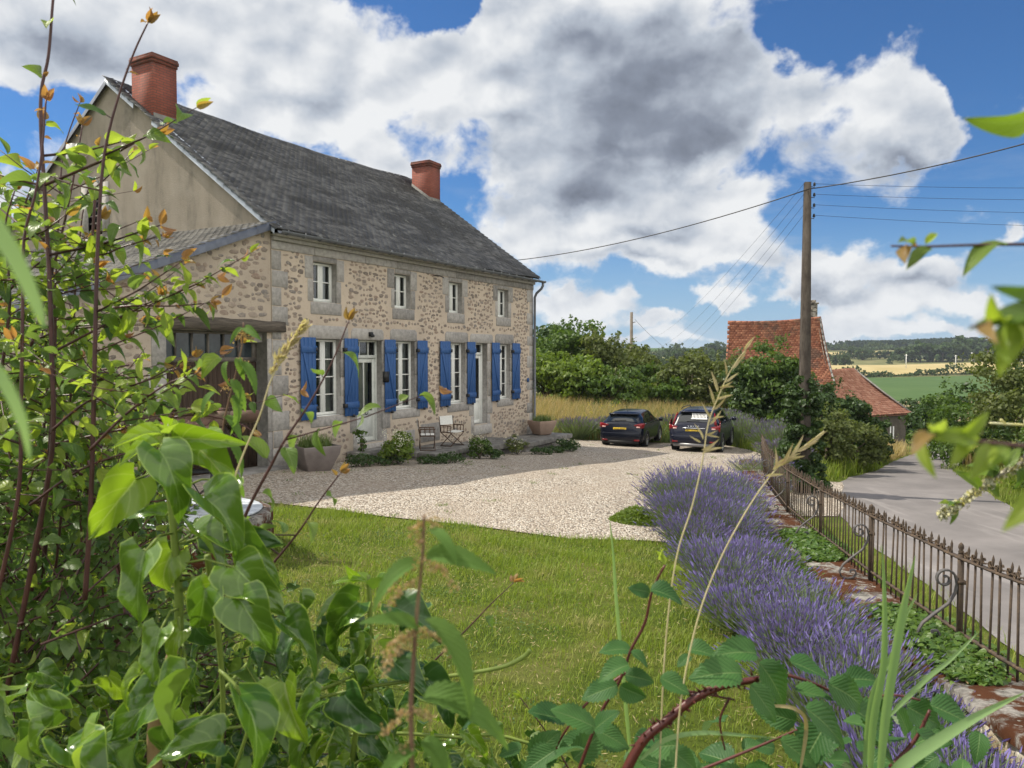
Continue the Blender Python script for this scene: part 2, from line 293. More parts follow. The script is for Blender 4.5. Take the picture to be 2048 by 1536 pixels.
fieldm('field_green', (.060, .105, .036), (.078, .125, .045), .05, .4)
fieldm('field_straw', (.34, .27, .125), (.44, .36, .19), .04, .3)
fieldm('field_brown', (.19, .155, .085), (.27, .22, .13), .02)
# foliage materials
leafm('grass_blade', (.115, .185, .024), (.25, .30, .055), tr=.35, rough=.6, spec=.2, blot=((.36, .31, .13), 1.4))
leafm('straw', (.27, .22, .11), (.45, .37, .21), tr=.3, rough=.8, spec=.1)
leafm('weed_green', (.09, .15, .045), (.16, .20, .07), tr=.3, rough=.7)
leafm('tree_green', (.045, .090, .018), (.095, .150, .030), tr=.30, rough=.55, spec=.3)
leafm('tree_bright', (.085, .145, .022), (.165, .22, .040), tr=.35, rough=.55, spec=.3)
leafm('tree_olive', (.065, .090, .026), (.13, .15, .048), tr=.3, rough=.6, spec=.25)
leafm('tree_dark', (.022, .050, .014), (.055, .095, .024), tr=.22, rough=.5, spec=.35)
leafm('tree_far', (.030, .052, .020), (.060, .085, .030), tr=.15, rough=.8, spec=.1)
leafm('conifer_far', (.018, .034, .022), (.032, .052, .030), tr=.1, rough=.9, spec=.05)
leafm('plum_leaf', (.075, .145, .022), (.17, .24, .036), back=(.17, .23, .085), tr=.42, rough=.38, vein=(.20, .26, .09), vs=7.)
leafm('hedge_leaf', (.040, .095, .017), (.115, .185, .030), back=(.13, .19, .07), tr=.34, rough=.38, vein=(.13, .19, .06), vs=7.)
leafm('lime_leaf', (.15, .24, .030), (.27, .33, .045), back=(.30, .36, .08), tr=.5, rough=.4, vein=(.38, .42, .10), vs=7.)
leafm('copper_leaf', (.21, .12, .05), (.30, .22, .07), back=(.36, .17, .08), tr=.45, rough=.4, vein=(.45, .25, .1), vs=7.)
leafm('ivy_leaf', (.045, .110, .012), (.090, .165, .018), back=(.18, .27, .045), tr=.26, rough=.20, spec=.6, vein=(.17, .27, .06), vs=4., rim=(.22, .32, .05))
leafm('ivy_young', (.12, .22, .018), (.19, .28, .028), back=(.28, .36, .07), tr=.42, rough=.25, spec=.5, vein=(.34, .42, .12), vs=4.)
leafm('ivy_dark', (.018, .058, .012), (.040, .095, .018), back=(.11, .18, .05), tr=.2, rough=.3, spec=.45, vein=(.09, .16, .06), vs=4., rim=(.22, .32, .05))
leafm('nettle_leaf', (.085, .165, .040), (.13, .22, .055), back=(.17, .25, .09), tr=.4, rough=.6, spec=.12, vein=(.05, .11, .02), vs=11.)
leafm('bramble_leaf', (.028, .088, .022), (.055, .135, .032), back=(.17, .22, .12), tr=.24, rough=.5, spec=.25, vein=(.13, .21, .07), vs=10.)
leafm('lav_flower', (.135, .108, .30), (.25, .215, .48), tr=.25, rough=.8, spec=.1)
leafm('lav_dull', (.13, .11, .20), (.22, .19, .31), tr=.2, rough=.8, spec=.1)
leafm('lav_stem', (.10, .15, .070), (.17, .22, .11), tr=.2, rough=.7, spec=.2)
leafm('blade_pale', (.16, .28, .11), (.24, .36, .15), tr=.4, rough=.35, spec=.4)
leafm('white_petal', (.62, .60, .48), (.74, .72, .62), tr=.3, rough=.7, spec=.1)
leafm('yellow_petal', (.60, .48, .04), (.7, .58, .08), tr=.3, rough=.7, spec=.1)
leafm('seed', (.44, .34, .21), (.60, .49, .33), tr=.35, rough=.7, spec=.2)
leafm('nettle_seed', (.32, .20, .13), (.46, .38, .20), tr=.3, rough=.8, spec=.1)
grain('plum_stem', (.035, .014, .016), (.095, .038, .034), 30., .4, .4, .1, .001)
grain('bark', (.06, .048, .036), (.15, .125, .095), 8., .9, .1, .6, .02)
grain('ivy_stem', (.12, .17, .03), (.19, .25, .05), 30., .5, .3, .1, .001)
grain('ivy_wood', (.20, .13, .065), (.33, .23, .12), 30., .8, .2, .5, .002)
grain('bramble_cane', (.055, .012, .012), (.12, .030, .022), 40., .4, .4, .1, .001)
grain('nettle_stem', (.13, .06, .055), (.20, .14, .08), 40., .6, .2, .1, .001)
grain('straw_stem', (.42, .36, .18), (.55, .48, .28), 40., .5, .3, 0)
grain('lichen', (.55, .50, .12), (.62, .62, .52), 60., .9, .1, .8, .004)
grain('twig', (.12, .10, .085), (.30, .28, .25), 40., .9, .1, .6, .002)
# ---------------------------------------------------------------- mesh helpers
class MB:
    def __init__(s): s.V = []; s.n = 0; s.F = {}; s.k = []
    def add(s, V, F, mat=0, uv=None):
        V = np.asarray(V, float).reshape(-1, 3)
        if isinstance(F, np.ndarray) or (F and all(len(f) == len(F[0]) for f in F)): groups = [np.asarray(F, int)]
        else:
            d = {}
            for f in F: d.setdefault(len(f), []).append(f)
            groups = [np.array(x) for x in d.values()]
        s.V.append(V)
        for g in groups:
            s.k.append((g+s.n, mat, None if uv is None else np.asarray(uv, float)[g]))
        s.n += len(V); return s
    def box(s, x0, x1, y0, y1, z0, z1, mat=0):
        V = [(x, y, z) for z in (z0, z1) for y in (y0, y1) for x in (x0, x1)]
        return s.add(V, [(0, 2, 3, 1), (4, 5, 7, 6), (0, 1, 5, 4), (2, 6, 7, 3), (0, 4, 6, 2), (1, 3, 7, 5)], mat)
    def prism(s, poly, lo, hi, axis=2, mat=0):     # poly in the other two axes
        n = len(poly); V = []
        for h in (lo, hi):
            for a, b in poly: V.append({2: (a, b, h), 1: (a, h, b), 0: (h, a, b)}[axis])
        F = [tuple(range(n))[::-1], tuple(range(n, 2*n))]+[(i, (i+1) % n, n+(i+1) % n, n+i) for i in range(n)]
        return s.add(V, F, mat)
    def tube(s, P, r, seg=6, mat=0, cap=True):
        P = [Vector(p) for p in P]; n = len(P); r = r if hasattr(r, '__len__') else [r]*n
        V = []; prev = None
        for i, p in enumerate(P):
            t = (P[min(i+1, n-1)]-P[max(i-1, 0)]).normalized()
            a = prev if prev else (Vector((0, 0, 1)) if abs(t.z) < .9 else Vector((1, 0, 0)))
            a = (a-t*a.dot(t)).normalized(); prev = a; c = t.cross(a)
            for j in range(seg):
                q = 2*math.pi*(j+.5)/seg; V.append(p+(a*math.cos(q)+c*math.sin(q))*r[i])
        F = [(i*seg+j, i*seg+(j+1) % seg, (i+1)*seg+(j+1) % seg, (i+1)*seg+j) for i in range(n-1) for j in range(seg)]
        if cap: F += [tuple(range(seg))[::-1], tuple(range((n-1)*seg, n*seg))]
        return s.add([tuple(v) for v in V], F, mat)
    def lathe(s, prof, c=(0, 0, 0), seg=20, mat=0):
        V = [(c[0]+r*math.cos(2*math.pi*j/seg), c[1]+r*math.sin(2*math.pi*j/seg), c[2]+z) for r, z in prof for j in range(seg)]
        F = [(i*seg+j, i*seg+(j+1) % seg, (i+1)*seg+(j+1) % seg, (i+1)*seg+j) for i in range(len(prof)-1) for j in range(seg)]
        F += [tuple(range(seg))[::-1], tuple(range((len(prof)-1)*seg, len(prof)*seg))]
        return s.add(V, F, mat)
    def inst(s, tv, tf, Mx, mat=0, uv=None):      # tv (n,3), tf (m,k), Mx (N,3,4)
        tv = np.asarray(tv, float); tf = np.asarray(tf, int); N = len(Mx); n = len(tv)
        V = np.einsum('nij,vj->nvi', Mx[:, :, :3], tv)+Mx[:, None, :, 3]
        F = (tf[None]+(np.arange(N)*n)[:, None, None]).reshape(-1, tf.shape[1])
        return s.add(V.reshape(-1, 3), F, mat, None if uv is None else np.tile(np.asarray(uv, float), (N, 1)))
    def build(s, name, mats, parent=None, smooth=False, loc=None):
        me = bpy.data.meshes.new(name); V = np.concatenate(s.V).astype(np.float32)
        me.vertices.add(len(V)); me.vertices.foreach_set('co', V.ravel())
        li = np.concatenate([g.ravel() for g, m, u in s.k]); lt = np.concatenate([np.full(len(g), g.shape[1]) for g, m, u in s.k])
        me.loops.add(len(li)); me.loops.foreach_set('vertex_index', li.astype(np.int32))
        me.polygons.add(len(lt)); ls = np.concatenate([[0], np.cumsum(lt)[:-1]])
        me.polygons.foreach_set('loop_start', ls.astype(np.int32)); me.polygons.foreach_set('loop_total', lt.astype(np.int32))
        me.polygons.foreach_set('material_index', np.concatenate([np.full(len(g), m) for g, m, u in s.k]).astype(np.int32))
        if smooth: me.polygons.foreach_set('use_smooth', np.ones(len(lt), bool))
        if any(u is not None for g, m, u in s.k):
            l = me.uv_layers.new(name='UVMap')
            l.data.foreach_set('uv', np.concatenate([(u if u is not None else np.zeros(g.shape+(2,))).reshape(-1) for g, m, u in s.k]).astype(np.float32))
        for m in ([mats] if isinstance(mats, str) else mats): me.materials.append(MATS[m])
        me.update(calc_edges=True)
        o = bpy.data.objects.new(name, me); COL.objects.link(o)
        if parent: o.parent = parent
        if loc is not None: o.location = loc
        return o
def tag(o, label=None, cat=None, group=None, kind=None):
    for k, v in (('label', label), ('category', cat), ('group', group), ('kind', kind)):
        if v: o[k] = v
    return o
def thing(name, label, cat, loc=(0, 0, 0), rz=0., group=None):
    o = bpy.data.objects.new(name, None); COL.objects.link(o); o.location = loc; o.rotation_euler = (0, 0, rz)
    return tag(o, label, cat, group)
def kids(o): return [c for c in bpy.data.objects if c.parent == o]
def copy_tree(o, parent=None):
    c = o.copy(); COL.objects.link(c); c.parent = parent
    for ch in kids(o): copy_tree(ch, c)
    return c
def bevel(o, w=.01, seg=1):
    m = o.modifiers.new('b', 'BEVEL'); m.width = w; m.segments = seg; m.limit_method = 'ANGLE'; return o
def struct(o): o['kind'] = 'structure'; return o
def frames(P, X, Y, Z, s=1.):    # arrays (N,3) -> (N,3,4)
    s = np.asarray(s, float).reshape(-1, 1) if hasattr(s, '__len__') else s
    return np.stack([X*s, Y*s, Z*s, P], 2)
def unit(v): return v/np.maximum(np.linalg.norm(v, axis=-1, keepdims=True), 1e-9)
def orient(P, D, U, s=1.):       # local y along D, z near U
    D = unit(D); X = unit(np.cross(D, U)); Z = np.cross(X, D); return frames(P, X, D, Z, s)
def rnd(n, a, b): return rng.uniform(a, b, n)
# ---------------------------------------------------------------- terrain
ip = np.interp
def sst(x): x = np.clip(x, 0, 1); return x*x*(3-2*x)
FY = [-8, 0, 4, 6, 7, 9.4, 12, 14.5, 18, 23, 60]; FX = [2.0, 3.1, 3.7, 3.97, 4.1, 4.4, 4.82, 5.2, 5.98, 7.45, 15.]
def Xf(y): return ip(y, FY, FX)
def Zw(y): return ip(y, [-8, 0, 4, 6, 7, 9.4, 12, 14.5, 18, 23, 60], [1.3, .75, .35, .13, .05, -.06, -.19, -.26, -.35, -.55, -.6])
def wob(x, y): return np.sin(x*.013+1.3)*np.cos(y*.011)*1.+np.sin(x*.031+y*.017)*.5
def HR(x, y):
    z = ip(y, [-20, 5, 9.2, 16, 25, 30, 43, 55, 80, 120, 200, 350, 450, 600, 700, 900, 1200, 3500], [-.5, -.75, -.9, -1.2, -1.38, -1.7, -2.7, -3.6, -5.5, -8.1, -8.9, -7.3, -4.3, -2.3, 1.5, 10., 14, 18])
    far = sst((y-100)/300)
    return z+far*(wob(x, y)*1.2)+sst((y-500)/500)*8*np.exp(-((x-y*.62)/(y*.12+1))**2)*.6-sst((y-500)/500)*5*sst((y*.12-x)/(y*.2+1))
def HL(x, y):
    z = -.035*(x+4.5)-ip(y, [18, 36, 42, 60], [0, .93, .25, .35])-.10*sst((x-1.5)/3)*sst((y-8)/3)*(1-sst((y-20)/8))
    z = z+ip(y, [-2, 1.6, 3.2, 4.2], [1.55, 1.35, .25, 0.])*sst((4.2-y)/.4)
    return z+np.sin(x*1.7)*np.cos(y*1.3)*.015
def H(x, y):
    x = np.asarray(x, float); y = np.asarray(y, float)
    w = ip(y, [0, 20, 26, 60], [.28, .28, 3., 8.]); xb = Xf(y)-.36
    xb = ip(y, [0, 22, 30, 60], [0, 0, 2., -1.])+xb
    t = sst((x-xb)/w); t = np.maximum(t, sst((y-50)/35))
    return HL(x, y)*(1-t)+HR(x, y)*t
def Hf(x, y): return float(H(x, y))
def sheet(name, xs, ys, mats, off=0., hf=H, uv=False):
    X, Y = np.meshgrid(xs, ys); Z = hf(X, Y)+off; n, m = X.shape
    V = np.stack([X, Y, Z], -1).reshape(-1, 3); i = (np.arange(n-1)[:, None]*m+np.arange(m-1)).ravel()
    return MB().add(V, np.stack([i, i+1, i+m+1, i+m], 1)).build(name, mats, smooth=True)
def gs(a, b, n, p=1.): return a+(b-a)*np.linspace(0, 1, n)**p
def strip(name, rows, n, mat, off=.02, hf=H):     # rows of (y, x left, x right)
    rows = np.array(rows, float); ys = np.unique(np.concatenate([np.arange(rows[0, 0], rows[-1, 0], max(.25, (rows[-1, 0]-rows[0, 0])/160)), rows[:, 0]]))
    a = ip(ys, rows[:, 0], rows[:, 1]); b = ip(ys, rows[:, 0], rows[:, 2]); t = np.linspace(0, 1, n)
    X = a[:, None]*(1-t)+b[:, None]*t; Y = np.repeat(ys[:, None], n, 1)
    X = X+np.sin(Y*3.1+X)*.03; V = np.stack([X, Y, hf(X, Y)+off], -1).reshape(-1, 3)
    i = (np.arange(len(ys)-1)[:, None]*n+np.arange(n-1)).ravel()
    return struct(MB().add(V, np.stack([i, i+1, i+n+1, i+n], 1)).build(name, mat, smooth=True))
# near ground in fine cells, then the rest of the land out to the horizon
nearx = np.concatenate([gs(-60, -14, 24), np.arange(-13.6, 3, .4), np.arange(3, 8, .1), np.arange(8, 26, .5), gs(26, 70, 24)])
neary = np.concatenate([gs(-30, -3, 14), np.arange(-2.5, 6, .18), np.arange(6, 26, .3), np.arange(26, 60, .7), gs(60, 110, 30)])
struct(sheet('ground', nearx, neary, 'grass_ground'))
def Hfar(x, y): return H(x, y)-.5*sst((105-y)/10)*(np.abs(x) < 65)
fx = np.concatenate([-gs(70, 3500, 40, 2.)[::-1], gs(-68, 68, 30), gs(70, 3500, 40, 2.)]); fy = np.concatenate([gs(-2500, -60, 12), gs(-50, 90, 14), gs(95, 1300, 130), gs(1320, 4500, 14)])
struct(sheet('valley', fx, fy, 'valley', -.06, lambda x, y: H(x, y)-2.*((np.abs(x) < 60) & (y > -30) & (y < 100))))
rowsg = [(12.1, .9, 2.5), (12.5, -.2, 2.9), (13.2, -2.2, 3.2), (14.0, -4.2, 3.5), (14.8, -7.6, 3.9), (15.6, -9, 4.4), (18.2, -7, 5.4), (22, -4.6, 6.6), (24, -3., 8.2), (27, -1.5, 9.), (30, 0., 9.6), (33, .4, 9.9), (34.6, .6, 9.6), (35.6, 1.4, 8.2)]
strip('gravel_yard', rowsg, 60, 'gravel', .02)
strip('road', [(-14, 3.8, 10.2), (0, 4.6, 10.6), (5, 5.4, 11), (9.2, 6.1, 11.4), (12, 6.65, 11.6), (15.8, 7.35, 12.1), (18.6, 8.0, 12.6), (21.4, 8.9, 13.5), (23.7, 9.9, 14.4), (26, 11.4, 15.2), (29, 13.8, 16.6), (34, 16.8, 20), (42, 22, 25.5), (60, 32, 36)], 30, 'asphalt', .02)
strip('gravel_drive', [(18.8, 6.95, 8.0), (20., 7.1, 8.6), (22, 7.5, 9.5), (23.5, 8., 10.1), (24.6, 8.9, 10.6)], 14, 'gravel', .028)
strip('meadow', [(34.8, -22, 14), (60, -30, 17), (95, -50, 30)], 60, 'meadow', .03)
def fstrip(name, ya, yb, a0, a1, mat, curve=0.):
    rows = [(y, y*a0+curve*(y-ya)/(yb-ya)*30, y*a1) for y in np.linspace(ya, yb, 8)]
    return strip(name, rows, 40, mat, .35)
fstrip('brown_field', 96, 190, .15, .75, 'field_brown'); fstrip('green_field', 190, 350, .27, .86, 'field_green')
fstrip('straw_field', 368, 560, .30, .80, 'field_straw'); fstrip('far_field', 690, 800, .39, .53, 'field_straw'); fstrip('far_green_field', 820, 1000, -.05, .24, 'field_green')
# ---------------------------------------------------------------- vegetation builders
def leaf_t(nu=3, nv=6, L=1., Wd=.5, kind='ovate', fold=.25, curl=.3, wave=0., tw=0.):
    us = np.linspace(-1, 1, 2*nu+1); vs = np.linspace(0, 1, nv+1); V = []; UV = []
    for t in vs:
        if kind == 'ovate': w = math.sin(math.pi*min(1, t**.75*1.0))**.8*(1-.15*t)
        elif kind == 'lance': w = math.sin(math.pi*t**.6)**.9
        elif kind == 'ivy': w = ip(t, [0, .06, .18, .34, .5, .68, .85, 1], [.42, .86, 1., .84, .60, .50, .28, 0.])
        elif kind == 'serr': w = math.sin(math.pi*t**.7)**.75
        elif kind == 'blade': w = (1-t)**.6*min(1, .5+t*3)
        for u in us:
            x = u*w*Wd; y = t*L
            if kind == 'ivy': y -= .16*L*abs(u)**1.5*max(0, 1-t*3)
            if kind == 'serr' and abs(u) > .99: x *= 1+.10*(1 if round(t*nv) % 2 else -1); 
            z = abs(u)*w*Wd*fold*2
            z += wave*Wd*math.sin(t*9+u*2.2)*abs(u)
            th = curl*t; yy = y*math.cos(th*.8); zz = z-y*math.sin(th)*.9
            a = tw*t; V.append((x*math.cos(a)-z*math.sin(a)*.3, yy, zz)); UV.append(((u+1)/2, t))
    n = 2*nu+1; F = [(i*n+j, i*n+j+1, (i+1)*n+j+1, (i+1)*n+j) for i in range(nv) for j in range(n-1)]
    return np.array(V), np.array(F), np.array(UV)
VAR = {}
def leaves(mb, P, D, U, s, kind='ovate', mat=0, Wd=.33, nu=2, nv=5, fold=.22, curl=.5, wave=0.):
    key = (kind, Wd, nu, nv, fold, curl, wave)
    if key not in VAR:
        VAR[key] = [leaf_t(nu, nv, 1., Wd*rng.uniform(.85, 1.15), kind, fold*rng.uniform(.4, 1.6), curl*rng.uniform(.2, 1.8), wave*rng.uniform(.6, 1.4), rng.uniform(-.5, .5)) for _ in range(6)]
    Mx = orient(np.asarray(P, float), np.asarray(D, float), np.asarray(U, float), np.asarray(s, float)); g = rng.integers(0, 6, len(Mx))
    for k in range(6):
        if (g == k).any(): v, f, uv = VAR[key][k]; mb.inst(v, f, Mx[g == k], mat, uv)
def quads(mb, P, N, s, mat=0, asp=1.6, bend=.25):
    n = len(P); A = unit(rng.normal(size=(n, 3))); X = unit(np.cross(N, A)); Y = np.cross(N, X)
    v = np.array([(0, -asp/2, 0), (.5, 0, bend), (0, asp/2, 0), (-.5, 0, bend)]); mb.inst(v, [(0, 1, 2, 3)], frames(P, X, Y, N, s), mat)
def crown(mb, c, rad, n, ls, ncl=40, spread=.34, mat=0, seed=None, drop=.0, hollow=.55):
    """leaf clumps scattered through an uneven ellipsoid volume"""
    c = np.array(c, float); rad = np.array(rad, float)
    d = unit(rng.normal(size=(ncl, 3))); d[:, 2] = rng.uniform(-.75, 1., ncl); d = unit(d)
    r = hollow+(1-hollow)*rng.random(ncl)**.6; r *= rnd(ncl, .8, 1.12)
    cc = c+d*r[:, None]*rad; cr = rad.mean()*spread*rnd(ncl, .6, 1.25)
    k = rng.choice(ncl, n, p=cr**2/np.sum(cr**2)); dd = unit(rng.normal(size=(n, 3))); dd[:, 2] = np.where(rng.random(n) < .7, np.abs(dd[:, 2]), dd[:, 2])
    P = cc[k]+dd*(cr[k]*rnd(n, .45, 1.08)**1.)[:, None]*np.array([1, 1, .75])
    quads(mb, P, unit(dd+rng.normal(size=(n, 3))*.55), ls*rnd(n, .6, 1.4), mat)
    return cc
def tree(name, label, x, y, h, rx, rz=None, mat='tree_green', n=7000, ls=.14, trunk=.14, group=None, cat='tree', base=None, ncl=46, spread=.32, tips=0, low=.0, bark='bark', ry=None):
    z0 = Hf(x, y) if base is None else base; rz = rz or h*.5; t = thing(name, label, cat, (x, y, z0), rng.uniform(0, 0), group)
    mb = MB(); cc = crown(mb, (0, 0, h-rz*.92+low), (rx, ry or rx, rz), n, ls, ncl, spread)
    for _ in range(tips):
        a = rng.uniform(0, 6.28); e = rng.uniform(.2, 1.3); d = np.array([math.cos(a)*math.cos(e), math.sin(a)*math.cos(e), math.sin(e)])
        q = np.array([0, 0, h-rz*.92+low])+d*np.array([rx, rx, rz])*.9; L = rng.uniform(.3, .9); m = 26
        P = q+d*(L*rng.random(m))[:, None]+rng.normal(size=(m, 3))*.07; quads(mb, P, unit(rng.normal(size=(m, 3))+d), ls*rnd(m, .5, 1.), 0)
    mb.build('crown', mat, t)
    tb = MB(); top = h-rz*1.0+low; tb.tube([(0, 0, -.3), (rng.normal()*.05, 0, top*.5), (rng.normal()*.1, .1, max(top, .6)), (0, 0, h-rz*.4)], [trunk*1.3, trunk, trunk*.8, trunk*.3], 7)
    for q in cc[rng.choice(len(cc), min(9, len(cc)), replace=False)]:
        b0 = np.array([0, 0, max(.3, top*rng.uniform(.6, 1.1))]); m_ = (b0+q)/2+rng.normal(size=3)*.12; tb.tube([b0, m_, q], [trunk*.5, trunk*.3, trunk*.1], 5)
    tb.build('trunk', bark, t); return t
def blades(mb, P, h, w, lean=.35, mat=0):
    n = len(P); a = rnd(n, 0, 6.283); D = np.stack([np.cos(a), np.sin(a), np.zeros(n)], 1); Sd = np.stack([-D[:, 1], D[:, 0], np.zeros(n)], 1)
    ln = h*rnd(n, .1, 2.)*lean; up = np.array([0, 0, 1.])
    p1 = P+up*(h*.55)[:, None]+D*(ln*.3)[:, None]; p2 = P+up*h[:, None]*1.+D*ln[:, None]; w = (np.asarray(w)*np.ones(n))[:, None]*Sd*.5
    V = np.stack([P-w, P+w, p1+w*.8, p1-w*.8, p2], 1).reshape(-1, 3); i = np.arange(n)*5
    k = mb.n; mb.add(V, np.stack([i, i+1, i+2, i+3], 1), mat); mb.k.append((np.stack([i+3, i+2, i+4], 1)+k, mat, None))
def ground_pts(n, x0, x1, y0, y1, ok=None, p=None):
    X = rnd(n, x0, x1); Y = rnd(n, y0, y1) if p is None else y0+(y1-y0)*rng.random(n)**p
    m = np.ones(n, bool) if ok is None else ok(X, Y); X, Y = X[m], Y[m]; return np.stack([X, Y, H(X, Y)-.004], 1)
GL = np.array(rowsg)
def in_gravel(X, Y): return (Y > GL[0, 0]) & (Y < GL[-1, 0]) & (X > ip(Y, GL[:, 0], GL[:, 1])) & (X < ip(Y, GL[:, 0], GL[:, 2]))
# ---------------------------------------------------------------- the farmhouse
P0 = (-5.637, 18.2, 0.); HA = math.atan2(.8738, .4863)
def loc2w(u, w, z=0.): return Vector((P0[0]+u*.4863-w*.8738, P0[1]+u*.8738+w*.4863, z))
house = thing('stone_farmhouse', 'long two storey stone farmhouse with blue shutters, grey slate roof and two brick chimneys', 'house', P0, HA)
def wall_grid(mb, x0, x1, z0, z1, y, holes, mat=0, th=.4):
    xs = sorted({x0, x1, *[h[0] for h in holes], *[h[1] for h in holes]}); zs = sorted({z0, z1, *[h[2] for h in holes], *[h[3] for h in holes]})
    for i in range(len(xs)-1):
        for j in range(len(zs)-1):
            a, b, c, d = xs[i], xs[i+1], zs[j], zs[j+1]; mx, mz = (a+b)/2, (c+d)/2
            if not any(h[0] < mx < h[1] and h[2] < mz < h[3] for h in holes): mb.add([(a, y, c), (b, y, c), (b, y, d), (a, y, d)], [(0, 1, 2, 3)], mat)
    for h in holes:
        a, b, c, d = h; mb.add([(a, y, c), (b, y, c), (b, y, d), (a, y, d), (a, y+th, c), (b, y+th, c), (b, y+th, d), (a, y+th, d)], [(0, 4, 5, 1), (1, 5, 6, 2), (2, 6, 7, 3), (3, 7, 4, 0)], mat+1)
WIN = [(1.36, 2.38, 1.14, 3.12), (4.62, 5.66, 1.12, 3.12), (7.46, 8.43, 1.13, 3.11), (10.6, 11.48, 1.13, 3.11)]
UPW = [(1.38, 2.24, 4.05, 5.06), (4.66, 5.44, 4.06, 5.06), (7.44, 8.23, 4.06, 5.06), (10.54, 11.33, 4.06, 5.06)]
DR = [(2.98, 4.10, .30, 3.12), (8.95, 9.84, .36, 3.12)]
LU, HD = 13.25, 11.8
mb = MB(); wall_grid(mb, 0, LU, -1.2, 5.5, 0., WIN+UPW+DR)
mb.build('front_wall', ['rubble', 'granite'], house)
rz = lambda w: 5.80+.724*w if w <= 5.9 else 5.80+.724*5.9-.724*(w-5.9)
mb = MB(); g = (6.35, 6.98, 6.02, 7.1)
def gpoly(pts): mb.add([(0, a, b) for a, b in pts], [tuple(range(len(pts)))])
gpoly([(0, -1), (0, rz(0)), (5.9, rz(5.9)), (g[0], rz(g[0])), (g[0], -1)][::1]); gpoly([(g[0], -1), (g[0], g[2]), (g[1], g[2]), (g[1], -1)]); gpoly([(g[0], g[3]), (g[0], rz(g[0])), (g[1], rz(g[1])), (g[1], g[3])]); gpoly([(g[1], -1), (g[1], rz(g[1])), (HD, rz(HD)), (HD, -1)])
mb.build('gable_wall', 'render', house)
mb = MB(); mb.add([(LU, a, b) for a, b in [(0, -1.2), (HD, -1.2), (HD, rz(HD)), (5.9, rz(5.9)), (0, rz(0))]], [(0, 1, 2, 3, 4)]); mb.add([(0, HD, -1), (LU, HD, -1), (LU, HD, rz(HD)), (0, HD, rz(HD))], [(0, 1, 2, 3)])
mb.build('far_wall', 'rubble', house)
mb = MB(); mb.add([(.3, 3., -.3), (LU-.3, 3., -.3), (LU-.3, 3., 5.4), (.3, 3., 5.4)], [(0, 1, 2, 3)]); mb.add([(.3, .4, 3.55), (LU-.3, .4, 3.55), (LU-.3, 3., 3.55), (.3, 3., 3.55)], [(0, 1, 2, 3)]); mb.add([(.3, .4, .1), (LU-.3, .4, .1), (LU-.3, 3., .1), (.3, 3., .1)], [(0, 1, 2, 3)])
mb.build('inner_wall', 'room', house)
w = MB(); w.box(-.02, .0, g[0]-.30, g[0], g[2]-.1, g[3]+.32); w.box(-.02, 0, g[1], g[1]+.28, g[2]-.1, g[3]+.32); w.box(-.022, 0, g[0], g[1], g[3], g[3]+.35); w.box(-.05, .0, g[0]-.35, g[1]+.33, g[2]-.18, g[2]-.1)
aw = w.build('attic_window', 'granite', house); l = MB(); l.box(.18, .2, g[0], g[1], g[2], g[3]); l.build('pane', 'dirty_glass', aw)
l = MB(); [l.box(.02, .05, g[0], g[1], g[2]+.1+k*.2, g[2]+.14+k*.2) for k in range(5)]; l.build('louvre', 'grey_wood', aw)
# granite dressings
stn = MB()
def blk(x0, x1, z0, z1, p=.012): 
    j = rng.uniform(-.015, .015, 4); y = -p-rng.uniform(0, .004)
    stn.box(x0+j[0], x1+j[1], y, .06, z0+.006, z1-.006)
def lintel(x0, x1, z0, z1):
    c = .07; stn.prism([(x0, z0), (x1, z0), (x1, z1-c), (x1-c, z1), (x0+c*1.2, z1), (x0, z1-c)], -.02, .05, 1)
def jamb(x, side, z0, z1, n):
    zs = np.linspace(z0, z1, n+1)
    for k in range(n):
        wd = [.17, .30][k % 2]+rng.uniform(-.03, .05); blk(*((x-wd, x) if side < 0 else (x, x+wd)), zs[k], zs[k+1])
for (a, b, c, d), L in zip(WIN, [(1.2, 2.66), (4.44, 5.72), (7.23, 8.58), (10.36, 11.7)]): lintel(L[0], L[1], d, 3.46); jamb(a, -1, c, d, 4); jamb(b, 1, c, d, 4); blk(a-.12, b+.2, c-.26, c, .02)
for (a, b, c, d), L in zip(DR, [(2.78, 4.14), (8.71, 10.2)]): lintel(L[0], L[1], d, 3.43); jamb(a, -1, c-.3, d, 5); jamb(b, 1, c-.3, d, 5); blk(a-.1, b+.15, c-.35, c-.02, .10)
for a, b, c, d in UPW: jamb(a, -1, c, d+.12, 2); jamb(b, 1, c, d+.12, 2); blk(a-.1, b+.16, c-.32, c, .018); blk(a, b, d, 5.2)
z = -.4; k = 0
while z < 5.15:
    h_ = rng.uniform(.32, .52); blk(0.0, [.30, .52][k % 2], z, min(z+h_, 5.18)); blk(LU-[.5, .28][k % 2], LU, z, min(z+h_, 5.18)); z += h_; k += 1
x = 0.
while x < LU-.1:
    x1 = min(LU, x+rng.uniform(1.2, 2.0)); stn.box(x+.004, x1-.004, -.035, .05, 5.2, 5.40); x = x1
stn.box(0, LU, -.11, .05, 5.402, 5.50); stn.box(0, LU, -.17, .05, 5.502, 5.56)
blk(5.9, 6.9, .05, .62, .02); blk(4.7, 5.6, -.05, .5, .02)
bevel(stn.build('granite_dressing', 'granite', house), .014)
